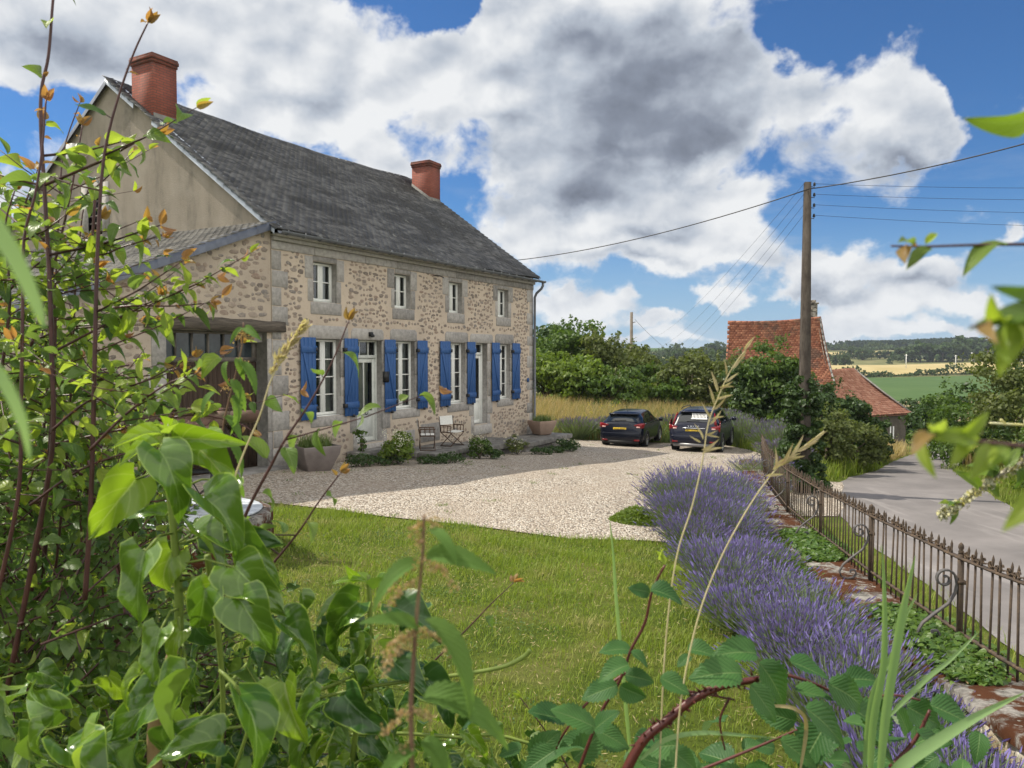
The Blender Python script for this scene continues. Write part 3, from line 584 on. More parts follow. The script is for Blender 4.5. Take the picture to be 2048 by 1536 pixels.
def rubble_stones(name, parent, x0, x1, z0, z1, y, avoid, topf=None, fill=.8, sc=1., seed=3):
    r = random.Random(seed); mb = MB(); V = []; F = []; z = z0
    while z < z1:
        hh = sc*r.uniform(.11, .19)*(1.15 if z < 1. else 1.); x = x0+r.uniform(0, .15)
        while x < x1:
            w = sc*r.choice([r.uniform(.09, .16), r.uniform(.13, .24), r.uniform(.2, .34)]); h = min(w*.9, hh*r.uniform(.6, 1.05)); cx = x+w/2; cz = z+hh/2+r.uniform(-.05, .05); x += w+r.uniform(.01, .06)
            if r.random() > fill or (topf and cz+h/2 > topf(cx)-.06) or any(a-.01-w/2 < cx < b+.01+w/2 and c-h/2-.01 < cz < d+h/2+.01 for a, b, c, d in avoid) or cx+w/2 > x1 or cx-w/2 < x0: continue
            n = r.choice([5, 6, 6, 7, 8]); ph = r.uniform(0, 6.28); tl = r.uniform(-.25, .25); ring = []
            for k in range(n):
                a = ph+2*math.pi*(k+r.uniform(-.22, .22))/n; ca, sa = math.cos(a), math.sin(a); p = .72; q = (abs(ca)**(2/p*.8)+abs(sa)**(2/p*.8))**(-p/1.6); rr = min(1.15, q)*r.uniform(.80, 1.08)*.53
                px_, pz_ = ca*rr*w, sa*rr*h; ring.append((px_*math.cos(tl)-pz_*math.sin(tl)*1., pz_*math.cos(tl)+px_*math.sin(tl)*.6))
            o = len(V); pr = r.uniform(.002, .010)
            for sc_, yy in ((1.05, .004), (1.0, -pr*.75), (.92, -pr)): V += [(cx+a*sc_, y+yy, cz+b*sc_) for a, b in ring]
            V.append((cx, y-pr, cz))
            F += [(o+m*n+k, o+m*n+(k+1) % n, o+(m+1)*n+(k+1) % n, o+(m+1)*n+k) for m in (0, 1) for k in range(n)]; F += [(o+2*n+k, o+2*n+(k+1) % n, o+3*n) for k in range(n)]
        z += hh+r.uniform(.0, .03)
    mb.add(V, F); return mb.build(name, 'rubble_stone', parent)
AV = [(a-.30, b+.30, c-.30, d+.06) for a, b, c, d in WIN+DR]+[(a-.26, b+.28, c-.34, 6.) for a, b, c, d in UPW]+[(1.2, 2.66, 3., 3.48), (2.78, 4.14, 3., 3.45), (4.44, 5.72, 3., 3.48), (7.23, 8.58, 3., 3.48), (8.71, 10.2, 3., 3.45), (10.36, 11.7, 3., 3.48), (5.9, 6.9, 0, .63), (4.7, 5.6, -.1, .5)]
rubble_stones('rubble_stonework', house, .34, LU-.32, -.3, 5.18, 0., AV, fill=.93, sc=.74)
# windows
def window(a, b, c, d, rows, leaf=2, curt=True, up=False):
    y = .17; f = MB(); t = .055; f.box(a, a+t, y, y+.07, c+.03, d-.01); f.box(b-t, b, y, y+.07, c+.03, d-.01); f.box(a+t, b-t, y, y+.07, d-.065, d-.01); f.box(a+t, b-t, y, y+.07, c+.03, c+.10)
    m = (a+b)/2; f.box(m-.05, m+.05, y-.015, y+.06, c+.10, d-.065)
    for s0, s1 in ((a+t, m-.05), (m+.05, b-t)): f.box(s0, s0+.035, y-.008, y+.05, c+.10, d-.065); f.box(s1-.035, s1, y-.008, y+.05, c+.10, d-.065)
    o = bevel(f.build('window', 'white_paint', house), .004)
    g_ = MB()
    for k in range(1, rows):
        z = c+.10+(d-.065-c-.10)*k/rows; 
        for s0, s1 in ((a+t+.035, m-.085), (m+.085, b-t-.035)): g_.box(s0, s1, y-.004, y+.04, z-.014, z+.014)
    g_.build('glazing_bar', 'white_paint', o)
    MB().add([(a+t, y+.03, c+.1), (b-t, y+.03, c+.1), (b-t, y+.03, d-.06), (a+t, y+.03, d-.06)], [(0, 1, 2, 3)]).build('glass', 'window_glass', o)
    s_ = MB(); s_.prism([(y-.10, c), (y+.07, c), (y+.07, c+.028), (y-.10, c+.015)], a-.0, b+.0, 0); s_.build('sill', 'white_paint', o)
    if curt:
        q = MB(); n = 18
        for x0, x1 in (((m+.02, b-.05),) if not up else ((a+.05, a+.25), (b-.28, b-.05))):
            xs = np.linspace(x0, x1, n); V = [(x, y+.16+.02*math.sin(i*1.9), z) for z in (c+.05, d-.05) for i, x in enumerate(xs)]
            q.add(V, [(i, i+1, n+i+1, n+i) for i in range(n-1)])
        q.build('curtain', 'curtain', o)
for wdw in WIN: window(*wdw, 4)
for wdw in UPW: window(*wdw, 2, up=True)
# doors
def door(a, b, c, d, two):
    y = .2; f = MB(); f.box(a, a+.07, y, y+.08, c, d); f.box(b-.07, b, y, y+.08, c, d); f.box(a+.07, b-.07, y, y+.08, d-.05, d); tz = 2.62 if two else 2.72
    f.box(a+.07, b-.07, y-.02, y+.08, tz, tz+.09)
    for k in ((1, 2) if two else (1,)): xx = a+(b-a)*k/(3 if two else 2); f.box(xx-.017, xx+.017, y, y+.05, tz+.09, d-.05)
    o = bevel(f.build('door_frame', 'old_white' if two else 'white_paint', house), .005)
    MB().add([(a+.07, y+.04, tz+.09), (b-.07, y+.04, tz+.09), (b-.07, y+.04, d-.05), (a+.07, y+.04, d-.05)], [(0, 1, 2, 3)]).build('transom_glass', 'window_glass', o)
    D_ = MB(); x0, x1, z0 = a+.075, b-.075, c+.01; zg = z0+.85; D_.box(x0, x0+.11, y+.02, y+.06, z0, tz-.01); D_.box(x1-.11, x1, y+.02, y+.06, z0, tz-.01); D_.box(x0+.11, x1-.11, y+.02, y+.06, tz-.12, tz-.01); D_.box(x0+.11, x1-.11, y+.02, y+.06, zg-.11, zg); D_.box(x0+.11, x1-.11, y+.035, y+.055, z0+.12, zg-.11); D_.box(x0+.11, x1-.11, y+.015, y+.06, z0, z0+.12)
    if two: xm = (x0+x1)/2; D_.box(xm-.018, xm+.018, y+.01, y+.055, zg, tz-.12); D_.box(xm-.01, xm+.01, y+.025, y+.05, z0+.12, zg-.11)
    dd = bevel(D_.build('door', 'old_white' if two else 'white_paint', house), .005)
    MB().add([(x0+.11, y+.04, zg), (x1-.11, y+.04, zg), (x1-.11, y+.04, tz-.12), (x0+.11, y+.04, tz-.12)], [(0, 1, 2, 3)]).build('glass', 'window_glass', dd)
    k = MB()
    if two: k.box(xm-.05, xm+.08, y-.01, y+.02, zg-.05, zg+.10); k.tube([(xm+.04+.065*math.cos(t), y-.04, zg-.03+.065*math.sin(t)) for t in np.linspace(0, 6.28, 14)], .012, 5)
    else: k.box(x0+.03, x0+.07, y-.01, y+.02, 1.3, 1.5); k.tube([(x0+.05, y-.04, 1.42), (x0+.16, y-.04, 1.42)], .01, 5)
    k.build('handle', 'iron_black', dd)
    q = MB(); n = 16; xs = np.linspace((a+b)/2+.02, b-.1, n); q.add([(x, y+.25+.02*math.sin(i*1.7), z) for z in (zg, tz) for i, x in enumerate(xs)], [(i, i+1, n+i+1, n+i) for i in range(n-1)]); q.build('curtain', 'curtain', o)
door(*DR[0], True); door(*DR[1], False)
# shutters with two battens and a brace
def shutter(a, b, flip, lean=0.):
    o = MB(); z0, z1 = 1.10, 3.15; n = 4; wd = (b-a)/n
    for k in range(n): o.box(k*wd+.003, (k+1)*wd-.003, -.028, 0, 0, z1-z0)
    o.box(.0, b-a, -.022, -.004, .01, z1-z0-.01)
    for z in (.20, z1-z0-.38): o.box(-.01, b-a+.01, -.055, -.0285, z, z+.17)
    x0, x1 = (.05, b-a-.13) if flip else (b-a-.05, .13); s = .04 if flip else -.04
    V = [(x0, .37), (x0+s*2, .37), (x1+s*2, z1-z0-.38), (x1, z1-z0-.38)]; o.prism(V if flip else V[::-1], -.052, -.0285, 1)
    m = bevel(o.build('shutter', 'blue_paint', house), .004); m.location = (a, -.05, z0)
    i = MB(); xx = b-a if not flip else 0
    for z in (.28, z1-z0-.30): i.box(xx-.03, xx+.05, -.07, .03, z-.05, z+.05)
    i.box((b-a)*.55, (b-a)*.55+.05, -.07, .0, -.04, .03); i.build('hinge', 'iron_black', m)
    return m
for (a, b), f, ln in [((.86, 1.37), 0, 0), ((2.45, 2.98), 1, 0), ((4.12, 4.61), 0, 0), ((5.68, 6.19), 1, 0), ((6.88, 7.43), 0, 0), ((8.46, 8.95), 1, 0), ((10.06, 10.58), 0, 0), ((11.52, 12.06), 1, 0)]: 
    m = shutter(a, b, f); m.rotation_euler = (0, 0, rng.uniform(-.05, .02) if f else rng.uniform(-.02, .0))
# roof
def tiles(mb, org, ud, sdir, nd_, ulen, slen, tw, ex, th=.012, sag=None, jit=.012, mat=0, lift=2.2, keep=None):
    nr = int(slen/ex)+1; nc = int(ulen/tw)+1; r, c = np.meshgrid(np.arange(nr), np.arange(nc), indexing='ij'); r = r.ravel(); c = c.ravel()
    u = (c+.5*(r % 2)-.25)*tw; s = r*ex; N = len(u); u = np.clip(u+rng.normal(size=N)*jit*.3, 0, ulen)
    P = np.array(org)+u[:, None]*np.array(ud)+s[:, None]*np.array(sdir)+np.array(nd_)*(th*.2+rnd(N, 0, th*.5))[:, None]
    if sag is not None: P[:, 2] += sag(u, s)
    wv = tw*rnd(N, .93, .985); 
    if keep is not None: m = keep(u, s); P, wv = P[m], wv[m]; N = len(P)
    a = rng.normal(size=N)*jit; X = np.array(ud)+a[:, None]*np.array(sdir); Y = np.array(sdir)-a[:, None]*np.array(ud); Z = np.repeat([nd_], N, 0)
    Mx = np.stack([X*wv[:, None], Y*ex*1.8, Z*th, P], 2)
    V = [(x, y, z+(lift if y == 0 else 0)) for z in (0, 1) for y in (0., 1.) for x in (-.5, .5)]; V[0] = (-.5, 0, lift*.5); V[1] = (.5, 0, lift*.5)
    mb.inst(V, [(4, 5, 7, 6), (0, 1, 5, 4), (0, 4, 6, 2), (1, 3, 7, 5)], Mx, mat)
k_ = 1/math.hypot(1, .724); sd_ = (0, k_, .724*k_); nr_ = (0, -.724*k_, k_)
sagf = lambda u, s: -.13*np.sin(np.pi*np.clip(u/13.5, 0, 1))*np.clip(s/7.6, 0, 1)-.05*np.sin(np.pi*np.clip(u/13.5, 0, 1)*1.)+.012*np.sin(u*2.1+s*.8)
mb = MB(); tiles(mb, (-.08, -.30, 5.62), (1, 0, 0), sd_, nr_, 13.5, 7.66, .205, .118, sag=sagf)
roof = mb.build('roof', 'slate', house)
mb = MB(); n = 24; U = np.linspace(-.05, LU+.1, n); 
V = [(u, w_, 5.58+.724*(w_+.3)+float(sagf(u, (w_+.3)/k_))) for w_ in (-.28, 5.9) for u in U]+[(u, 12.1, 5.58+.724*6.2-.724*6.2) for u in U]
mb.add(V, [(i, i+1, n+i+1, n+i) for i in range(n-1)]+[(n+i, n+i+1, 2*n+i+1, 2*n+i) for i in range(n-1)]); mb.build('roof_deck', 'slate_old', house)
mb = MB()
for k in range(33):
    u = k*.41-.05; z = 5.62+.724*6.2+float(sagf(u+.2, 7.6)); mb.prism([(5.72, z-.11), (5.9, z+.035), (6.08, z-.11), (5.9, z-.02)], u, u+.43, 0)
mb.build('ridge_capping', 'zinc_dark', house)
mb = MB()
for k in range(26):
    s = .0+k*.295
    if 5.25 < s < 6.15: continue
    w0, w1 = -.25+s*k_, -.25+(s+.30)*k_; z0, z1 = 5.66+.724*k_*s, 5.66+.724*k_*(s+.30)
    d_ = rng.uniform(0, .012); mb.add([(-.12-d_, w0, z0-.05), (-.12-d_, w1, z1-.06), (.10, w1, z1+.03), (.10, w0, z0+.05), (-.13-d_, w0, z0-.16), (-.13-d_, w1, z1-.16)], [(0, 3, 2, 1), (4, 0, 1, 5)])
mb.build('verge_slates', 'zinc', house)  # pale zinc colour puts the sun glint into these slates
mb = MB()
for k in range(26):
    w0, w1 = 5.9+k*.24, 5.9+(k+1)*.24+.01; z0, z1 = 10.14-.724*(w0-5.9), 10.14-.724*(w1-5.9)
    mb.add([(-.14, w0, z0-.2), (-.14, w1, z1-.2), (-.10, w0, z0), (-.10, w1, z1), (.1, w0, z0+.03), (.1, w1, z1+.03)], [(0, 1, 3, 2), (2, 3, 5, 4)])
mb.build('rear_verge', 'zinc_dark', house)
def chimney(u0, u1, w0, w1, z0, z1):
    c = MB(); c.box(u0, u1, w0, w1, z0, z1-.22); c.box(u0-.022, u1+.022, w0-.022, w1+.022, z1-.22, z1-.14); c.box(u0-.045, u1+.045, w0-.045, w1+.045, z1-.14, z1-.05)
    o = c.build('chimney', 'brick', house); f = MB(); f.box(u0-.03, u1+.03, w0-.03, w1+.03, z1-.05, z1); f.box(u0+.15, u1-.15, w0+.15, w1-.15, z1, z1+.01); f.build('chimney_cap', 'brick', o)
    f = MB(); a = rz(w0)+.02; b = rz(w1)+.02
    V = [(x, y, z) for x in (max(u0-.012, .03), u1+.012) for y, z in ((w0-.012, a-.1), (w1+.012, b-.1), (w1+.012, b+.14), (w0-.012, a+.14))]; f.add(V, [(0, 1, 2, 3), (4, 7, 6, 5), (0, 3, 7, 4), (1, 5, 6, 2), (3, 2, 6, 7)]); f.build('flashing', 'terrace_stone', o)
chimney(.02, .74, 4.18, 5.03, 8.2, 10.52); chimney(12.44, 13.20, 4.25, 5.1, 8.2, 10.5)
# gutter, downpipe, small fittings
mb = MB(); n = 9; prof = [(-.40+.075*math.cos(a), 5.585+.075*math.sin(a)) for a in np.linspace(math.pi, 2*math.pi, n)]
for i in range(n-1):
    (a, b), (c, d) = prof[i], prof[i+1]; mb.add([(-.1, a, b), (13.45, a, b-.05), (13.45, c, d-.05), (-.1, c, d)], [(0, 1, 2, 3)])
for k in range(25): x = .1+k*.55; mb.tube([(x, -.482, 5.60-x*.0037), (x, -.45, 5.515-x*.0037), (x, -.40, 5.495-x*.0037), (x, -.34, 5.52-x*.0037)], .012, 4)
mb.build('gutter', 'zinc_dark', house)
mb = MB(); mb.tube([(13.3, -.40, 5.46), (13.3, -.40, 5.36), (13.28, -.34, 5.24), (13.24, -.16, 5.08), (13.22, -.09, 4.92), (13.22, -.09, -.05), (13.2, -.16, -.16)], .05, 10); mb.tube([(13.22, -.09, 1.5), (13.22, -.09, 1.45)], .06, 10); mb.build('downpipe', 'zinc_dark', house, True)
mb = MB(); mb.box(3.48, 3.58, -.10, -.02, 3.22, 3.34); mb.lathe([(.045, 0), (.06, .03), (.04, .08)], (3.53, -.12, 3.2), 8); mb.build('wall_lamp', 'black', house)
mb = MB(); mb.box(4.10-.02, 4.10+.16, -.11, -.02, 1.95, 2.25); mb.build('letter_box', 'black', house)
mb = MB(); mb.box(12.72, 12.86, -.045, -.02, 1.70, 1.84); pl_ = mb.build('house_number', 'blue_paint', house)
mb = MB(); mb.tube([(6.6, -.02, 5.16), (6.6, -.25, 5.14), (6.75, -.28, 5.10)], .018, 5); mb.build('wall_bracket', 'iron_black', house)
# floodlight-like white box on a bent pipe on the gable
fl = thing('outdoor_antenna', 'white box antenna on a bent pipe fixed to the bare gable', 'antenna', tuple(loc2w(-.0, 6.55, 7.5)), HA)
mb = MB(); mb.tube([(0, -.12, -.1), (-.12, -.05, 0), (-.35, .35, .18), (-.38, .42, .3), (-.38, .42, .62)], .028, 7); mb.build('bracket', 'zinc', fl)
mb = MB(); mb.box(-.47, -.29, .36, .66, .55, .95); bevel(mb.build('housing', 'white_plastic', fl), .015, 2)
# ---------------------------------------------------------------- lean-to with the garage
shed = thing('lean_to_garage', 'rubble stone lean-to with a sloping slate roof and wide old wooden doors', 'garage', P0, HA)
zl = lambda u: 5.80+.394*u
mb = MB(); hol = (-2.83, -.14, .02, 3.24)
def fp(pts): mb.add([(a, .02, b) for a, b in pts], [tuple(range(len(pts)))])
fp([(-7, -1), (hol[0], -1), (hol[0], zl(hol[0])), (-7, zl(-7))]); fp([(hol[0], hol[3]), (hol[1], hol[3]), (hol[1], zl(hol[1])), (hol[0], zl(hol[0]))]); fp([(hol[1], -1), (0, -1), (0, zl(0)-.02), (hol[1], zl(hol[1]))])
a, b, c, d = hol; mb.add([(a, .02, c), (b, .02, c), (b, .02, d), (a, .02, d), (a, .5, c), (b, .5, c), (b, .5, d), (a, .5, d)], [(1, 5, 6, 2), (2, 6, 7, 3), (3, 7, 4, 0)], 1)
mb.add([(-7, .02, -1), (-7, 12, -1), (-7, 12, zl(-7)), (-7, .02, zl(-7))], [(0, 1, 2, 3)]); mb.build('wall', ['rubble_shed', 'granite_dark'], shed)
rubble_stones('rubble_stonework', shed, -6.9, -.02, -.3, 5.6, .02, [(-3.35, .05, -1., 3.52)], zl, .82, .88, 8)
stn = MB()
for z0, z1, w_ in [(-.2, .7, .4), (.7, 1.5, .32), (1.5, 2.4, .42), (2.4, 3.24, .34)]: stn.box(-2.83-w_, -2.83, -.0, .1, z0+.005, z1-.005)
for z0, z1, w_ in [(-.2, .9, .14), (.9, 2.0, .14), (2.0, 3.1, .14)]: stn.box(-.14, -.14+w_, -.0, .1, z0+.005, z1-.005)
stn.box(-.42, -.14, .15, .45, 3.0, 3.24); bevel(stn.build('granite_jamb', 'granite', shed), .015)
mb = MB(); n = 14
for i in range(n):
    x0, x1 = -3.33+3.72*i/n, -3.33+3.72*(i+1)/n+.001; f0 = lambda x: 3.245+.012*math.sin(x*5); f1 = lambda x: 3.50-.02*math.sin(x*1.3)+.012*math.sin(x*7)
    mb.add([(x, y, z) for x in (x0, x1) for y, z in ((-.07+.01*math.sin(x*3), f0(x)), (.05, f0(x)), (.05, f1(x)), (-.05, f1(x)))], [(0, 4, 7, 3), (3, 7, 6, 2), (0, 1, 5, 4)]+([(0, 3, 2, 1)] if i == 0 else [])+([(4, 5, 6, 7)] if i == n-1 else []))
mb.build('oak_beam', 'old_wood', shed)
mb = MB(); y = .36; mb.box(a, b, y, y+.08, 2.56, 2.66); mb.box(a, a+.06, y, y+.08, 2.66, d); mb.box(b-.12, b, y, y+.08, 2.66, d); mb.box(a+.06, b-.12, y, y+.08, d-.06, d)
for k in range(1, 6): x = a+.06+(b-.12-a-.06)*k/6; mb.box(x-.018, x+.018, y-.01, y+.06, 2.66, d-.06)
tw = mb.build('transom_window', 'grey_wood', shed); MB().add([(a+.06, y+.04, 2.66), (b-.12, y+.04, 2.66), (b-.12, y+.04, d-.06), (a+.06, y+.04, d-.06)], [(0, 1, 2, 3)]).build('panes', 'dirty_glass', tw)
for x0, x1 in ((a, a+1.30), (a+1.315, b)):
    mb = MB(); nn = 10 if x0 == a else 11
    for k in range(nn): xa = x0+(x1-x0)*k/nn; mb.box(xa+.004, xa+(x1-x0)/nn-.004, y+.01+rng.uniform(0, .006), y+.05, .08, 2.555)
    mb.box(x0+.003, x1-.003, y+.03, y+.045, .08, 2.55); mb.build('garage_door', 'door_wood', shed)
k2 = 1/math.hypot(1, .394); sd2 = (k2, 0, .394*k2); nr2 = (-.394*k2, 0, k2)
mb = MB(); tiles(mb, (-7.1, 12., zl(-7.1)+.02), (0, -1, 0), sd2, nr2, 12.1, 7.1/k2-.05, .21, .115, .013, jit=.02)
mb.build('roof', 'slate_old', shed)
mb = MB(); mb.add([(-7.1, -.08, zl(-7.1)-.02), (0, -.08, zl(0)-.02), (0, 12, zl(0)-.02), (-7.1, 12, zl(-7.1)-.02)], [(0, 1, 2, 3)]); mb.build('roof_deck', 'grey_wood', shed)
mb = MB()
for k in range(25):
    u0 = -7.1+k*.285; u1 = u0+.29; d_ = rng.uniform(0, .01); z0, z1 = zl(u0), zl(u1)
    mb.add([(u0, -.15-d_, z0-.14), (u1, -.15-d_, z1-.14), (u1, -.13-d_, z1+.03), (u0, -.13-d_, z0+.04), (u1, .08, z1+.06), (u0, .08, z0+.07)], [(0, 1, 2, 3), (3, 2, 4, 5)])
mb.build('verge_slates', 'slate_verge', shed)
mb = MB(); mb.box(-3.2, .1, -.42, .3, -.3, .10); bevel(mb.build('threshold', 'terrace_stone', shed), .03)
# ---------------------------------------------------------------- terrace, pots and chairs
ter = thing('stone_terrace', 'low worn stone terrace of grey slabs along the foot of the house', 'terrace', P0, HA)
for (u0, u1, w0, z1) in [(2.5, 4.5, -.75, .16), (4.52, 7.0, -1.45, -.03), (7.02, 9.9, -1.5, -.13), (9.92, 13.55, -1.55, -.26)]:
    mb = MB(); u = u0; nrow = 2
    while u < u1-.05:
        ue = min(u1, u+rng.uniform(.7, 1.3)); ue = u1 if u1-ue < .4 else ue
        wm = w0*rng.uniform(.4, .6)
        for (wa, wb) in ((w0+rng.uniform(-.05, .05), wm), (wm, -.03)): mb.box(u+.01, ue-.01, wa+.01, wb-.01, z1-.16-rng.uniform(0, .02), z1+rng.uniform(-.012, .012))
        mb.box(u+.03, ue-.03, w0+.10, -.04, z1-1.1, z1-.165)
        u = ue
    bevel(mb.build('slab', 'terrace_stone', ter), .02, 2)
def pot(label, loc, s, hh, mat, rz, group):
    t = thing('planter_pot', label, 'plant pot', loc, rz, group); mb = MB(); a, b = s*.30, s*.5
    V = []; 
    for r, z in ((a, 0), (b*.96, hh*.72), (b, hh), (b-.035, hh), (b-.05, hh-.10)): V += [(-r, -r, z), (r, -r, z), (r, r, z), (-r, r, z)]
    F = [(0, 3, 2, 1)]+[(4*i+j, 4*i+(j+1) % 4, 4*i+4+(j+1) % 4, 4*i+4+j) for i in range(4) for j in range(4)]+[(16, 17, 18, 19)]
    mb.add(V, F); bevel(mb.build('pot', mat, t), .015, 2)
    mb = MB(); n = 520; a = rnd(n, 0, 6.28); r = b*.85*rng.random(n)**.5; P = np.stack([r*np.cos(a), r*np.sin(a), np.full(n, hh-.1)], 1); blades(mb, P, rnd(n, .2, .46)*s, .016, .45)
    mb.build('plant', 'weed_green', t); return t
pot('large grey pot with a bushy green plant by the garage corner', (-4.62, 18.05, Hf(-4.6, 18)), .92, .60, 'pot_dark', R(38), 'square planters')
pot('brown clay pot with green shoots at the far end of the terrace', (1.12, 28.9, -.25), .80, .52, 'pot_clay', R(35), 'square planters')
def chair(label, loc, rz):
    t = thing('director_chair', label, 'chair', loc, rz, 'director chairs on the terrace'); W2, D2 = .28, .22
    for s in (-1, 1):
        mb = MB(); mb.box(s*W2-.012, s*W2+.012, -D2, D2, .60, .63); 
        for y in (-D2+.02, -.07, .07, D2-.02): mb.box(s*W2-.009, s*W2+.009, y-.009, y+.009, .42, .60)
        mb.box(s*W2-.012, s*W2+.012, -D2, D2, .40, .425); bevel(mb.build('arm', 'chair_wood', t), .003)
    for y in (-D2+.01, D2-.01):
        mb = MB(); mb.tube([(-W2, y, 0), (W2, y, .41)], .014, 4); mb.tube([(W2, y+.01, 0), (-W2, y+.01, .41)], .014, 4); mb.build('leg', 'chair_wood', t)
    mb = MB()
    for s in (-1, 1): mb.tube([(s*W2, -D2, .012), (s*W2, D2, .012)], .014, 4); mb.tube([(s*W2, D2-.0, .42), (s*W2, D2+.06, .88)], .013, 4)
    mb.build('frame', 'chair_wood', t)
    def cloth(nm, f):
        n = 9; V = [f(i/(n-1), j) for j in (0, 1) for i in range(n)]; V2 = [(x, y+.004, z+.004) for x, y, z in V]
        MB().add(V+V2, [(i, i+1, n+i+1, n+i) for i in range(n-1)]+[(2*n+i, 3*n+i, 3*n+i+1, 2*n+i+1) for i in range(n-1)]).build(nm, 'canvas', t)
    cloth('seat', lambda a, j: (-W2+2*W2*a, (-D2+.01, D2-.01)[j], .44-.035*math.sin(math.pi*a))); cloth('backrest', lambda a, j: (-W2+2*W2*a, D2+(.025, .06)[j]+.03*math.sin(math.pi*a), (.62, .88)[j]))
    return t
c1 = loc2w(5.15, -.78); c2 = loc2w(6.35, -.85)
chair('wooden director chair with white canvas, the nearer to the front door', (c1.x, c1.y, -.02), HA+R(38)); chair('wooden director chair with white canvas under the third window', (c2.x, c2.y, -.02), HA+R(-12))
# ---------------------------------------------------------------- stone well with its little roof
wx, wy = -4.55, 10.7; wz = Hf(wx, wy); well = thing('stone_well', 'round stone well with pale lid and small mossy tiled roof', 'well', (wx, wy, wz))
mb = MB(); mb.lathe([(1.16, -.2), (1.18, .2), (1.14, .34), (1.17, .36), (1.17, .50), (1.12, .52), (.98, .52), (.97, .3)], seg=36); mb.build('stone_ring', 'moss_stone', well)
mb = MB(); mb.lathe([(1.02, .525), (1.03, .55), (1.0, .56)], seg=30); mb.build('lid', 'slab', well)
for sx in (-.6, .5): mb = MB(); mb.tube([(sx, .1, .5), (sx, .1, 1.6)], .05, 8); mb.build('post', 'iron_grey', well)
rf = MB(); x0, x1 = -.72, .62; rdz, ez, hw = 1.86, 1.50, .55
for s in (-1, 1):
    kk = math.hypot(hw, rdz-ez); rot = np.array([0, -s*hw/kk, (rdz-ez)/kk]); nn_ = (0, s*(rdz-ez)/kk, hw/kk)
    tiles(rf, (x0, s*hw*1.05, ez-.03), (1, 0, 0), tuple(rot), nn_, x1-x0, kk*1.0, .17, .15, .018, jit=.04, lift=1.8)
rfo = rf.build('roof', 'moss_tile', well); mb = MB()
for k in range(5): xa = x0-.05+k*.36; mb.tube([(xa, 0, rdz-.02), (xa+.37, 0, rdz+rng.uniform(-.02, .03))], [.10, .085], 9)
mb.build('ridge_tile', 'moss_tile', rfo)
mb = MB(); mb.prism([(-hw, ez-.06), (hw, ez-.06), (0, rdz-.08)], x1-.12, x1-.08, 0); mb.prism([(-hw, ez-.06), (hw, ez-.06), (0, rdz-.08)], x0+.08, x0+.12, 0); mb.box(x0, x1, -.03, .03, ez-.1, ez-.02); mb.build('gable_board', 'door_wood', rfo)
mb = MB(); mb.tube([(.0+.36*math.cos(t), .05, 1.08+.36*math.sin(t)) for t in np.linspace(0, 6.283, 26)], .016, 6); [mb.tube([(0, .05, 1.08), (.36*math.cos(t), .05, 1.08+.36*math.sin(t))], .01, 4) for t in np.linspace(0, 5.24, 6)]; mb.tube([(-.6, .1, 1.08), (.5, .1, 1.08)], .03, 6); mb.build('winding_wheel', 'iron_black', well)
# ---------------------------------------------------------------- roadside wall and iron railings
bw = thing('roadside_wall', 'low old stone wall with mossy coping between lavender and road', 'wall', (0, 0, 0))
ys = np.arange(-2, 24.6, .17); sec = []
for y in ys:
    x = float(Xf(y)); z = float(Zw(y)); bl, br = Hf(x-.8, y)-.3, Hf(x+.3, y)-.4
    j = lambda s=.025: rng.normal()*s
    sec.append([(x-.52+j(), y, bl), (x-.53+j(), y, (bl+z)/2), (x-.52+j(), y, z-.17+j(.01)), (x-.50+j(), y, z-.10), (x+.07, y, z-.10), (x+.10+j(), y, z-.2), (x+.12+j(), y, (br+z)/2), (x+.12, y, br)])
mb = MB(); n = 8; mb.add(np.array(sec).reshape(-1, 3), [(i*n+j, i*n+j+1, (i+1)*n+j+1, (i+1)*n+j) for i in range(len(ys)-1) for j in range(n-1)]); mb.build('masonry', 'pale_stone', bw)
y = -2.
while y < 24:
    y1 = y+rng.uniform(.55, 1.15); mb = MB(); m = 5; V = []
    for yy in np.linspace(y+.012, y1-.012, m):
        x = float(Xf(yy)); z = float(Zw(yy)); a, b = x-.56+rng.normal()*.012, x+.10+rng.normal()*.01
        for q, (xx, dz) in enumerate([(a, -.10), (a, -.015), (a+.05, .0), (a+.22, .012+rng.normal()*.006), (a+.42, .012+rng.normal()*.006), (b-.04, .0), (b, -.02), (b, -.10)]): V.append((xx, yy, z+dz))
    mb.add(V, [(i*8+j, i*8+j+1, (i+1)*8+j+1, (i+1)*8+j) for i in range(m-1) for j in range(7)]+[tuple(range(8))[::-1], tuple(range((m-1)*8, m*8))])
    mb.build('coping_stone', 'moss_stone', bw, True); y = y1
fence = thing('iron_railings', 'rusty wrought iron railings with scroll finials on the mossy wall', 'railings', (0, 0, 0))
PY = [-.6, 1.9, 4.5, 7.0, 9.4, 12., 14.5, 17.2, 19.8, 22.6]
def fpt(y, h): return Vector((float(Xf(y)), y, float(Zw(y))+h))
for h, r, nm in ((.80, .020, 'top_rail'), (.115, .016, 'bottom_rail')):
    mb = MB(); yy = np.arange(-.6, 22.8, .4)
    for i in range(len(yy)-1):
        p, q = fpt(yy[i], h), fpt(yy[i+1], h); s = Vector((r, 0, 0)) if nm == 'bottom_rail' else Vector((.026, 0, 0)); t = Vector((0, 0, .009 if nm == 'top_rail' else .013))
        mb.add([p-s-t, p+s-t, p+s+t, p-s+t, q-s-t, q+s-t, q+s+t, q-s+t], [(0, 4, 7, 3), (1, 2, 6, 5), (3, 7, 6, 2), (0, 1, 5, 4)])
    mb.build(nm, 'rust', fence)
def spiral(c, r0, r1, a0, a1, n=14): return [(c[0]+(r0+(r1-r0)*t)*math.cos(a0+(a1-a0)*t), c[1]+(r0+(r1-r0)*t)*math.sin(a0+(a1-a0)*t)) for t in np.linspace(0, 1, n)]
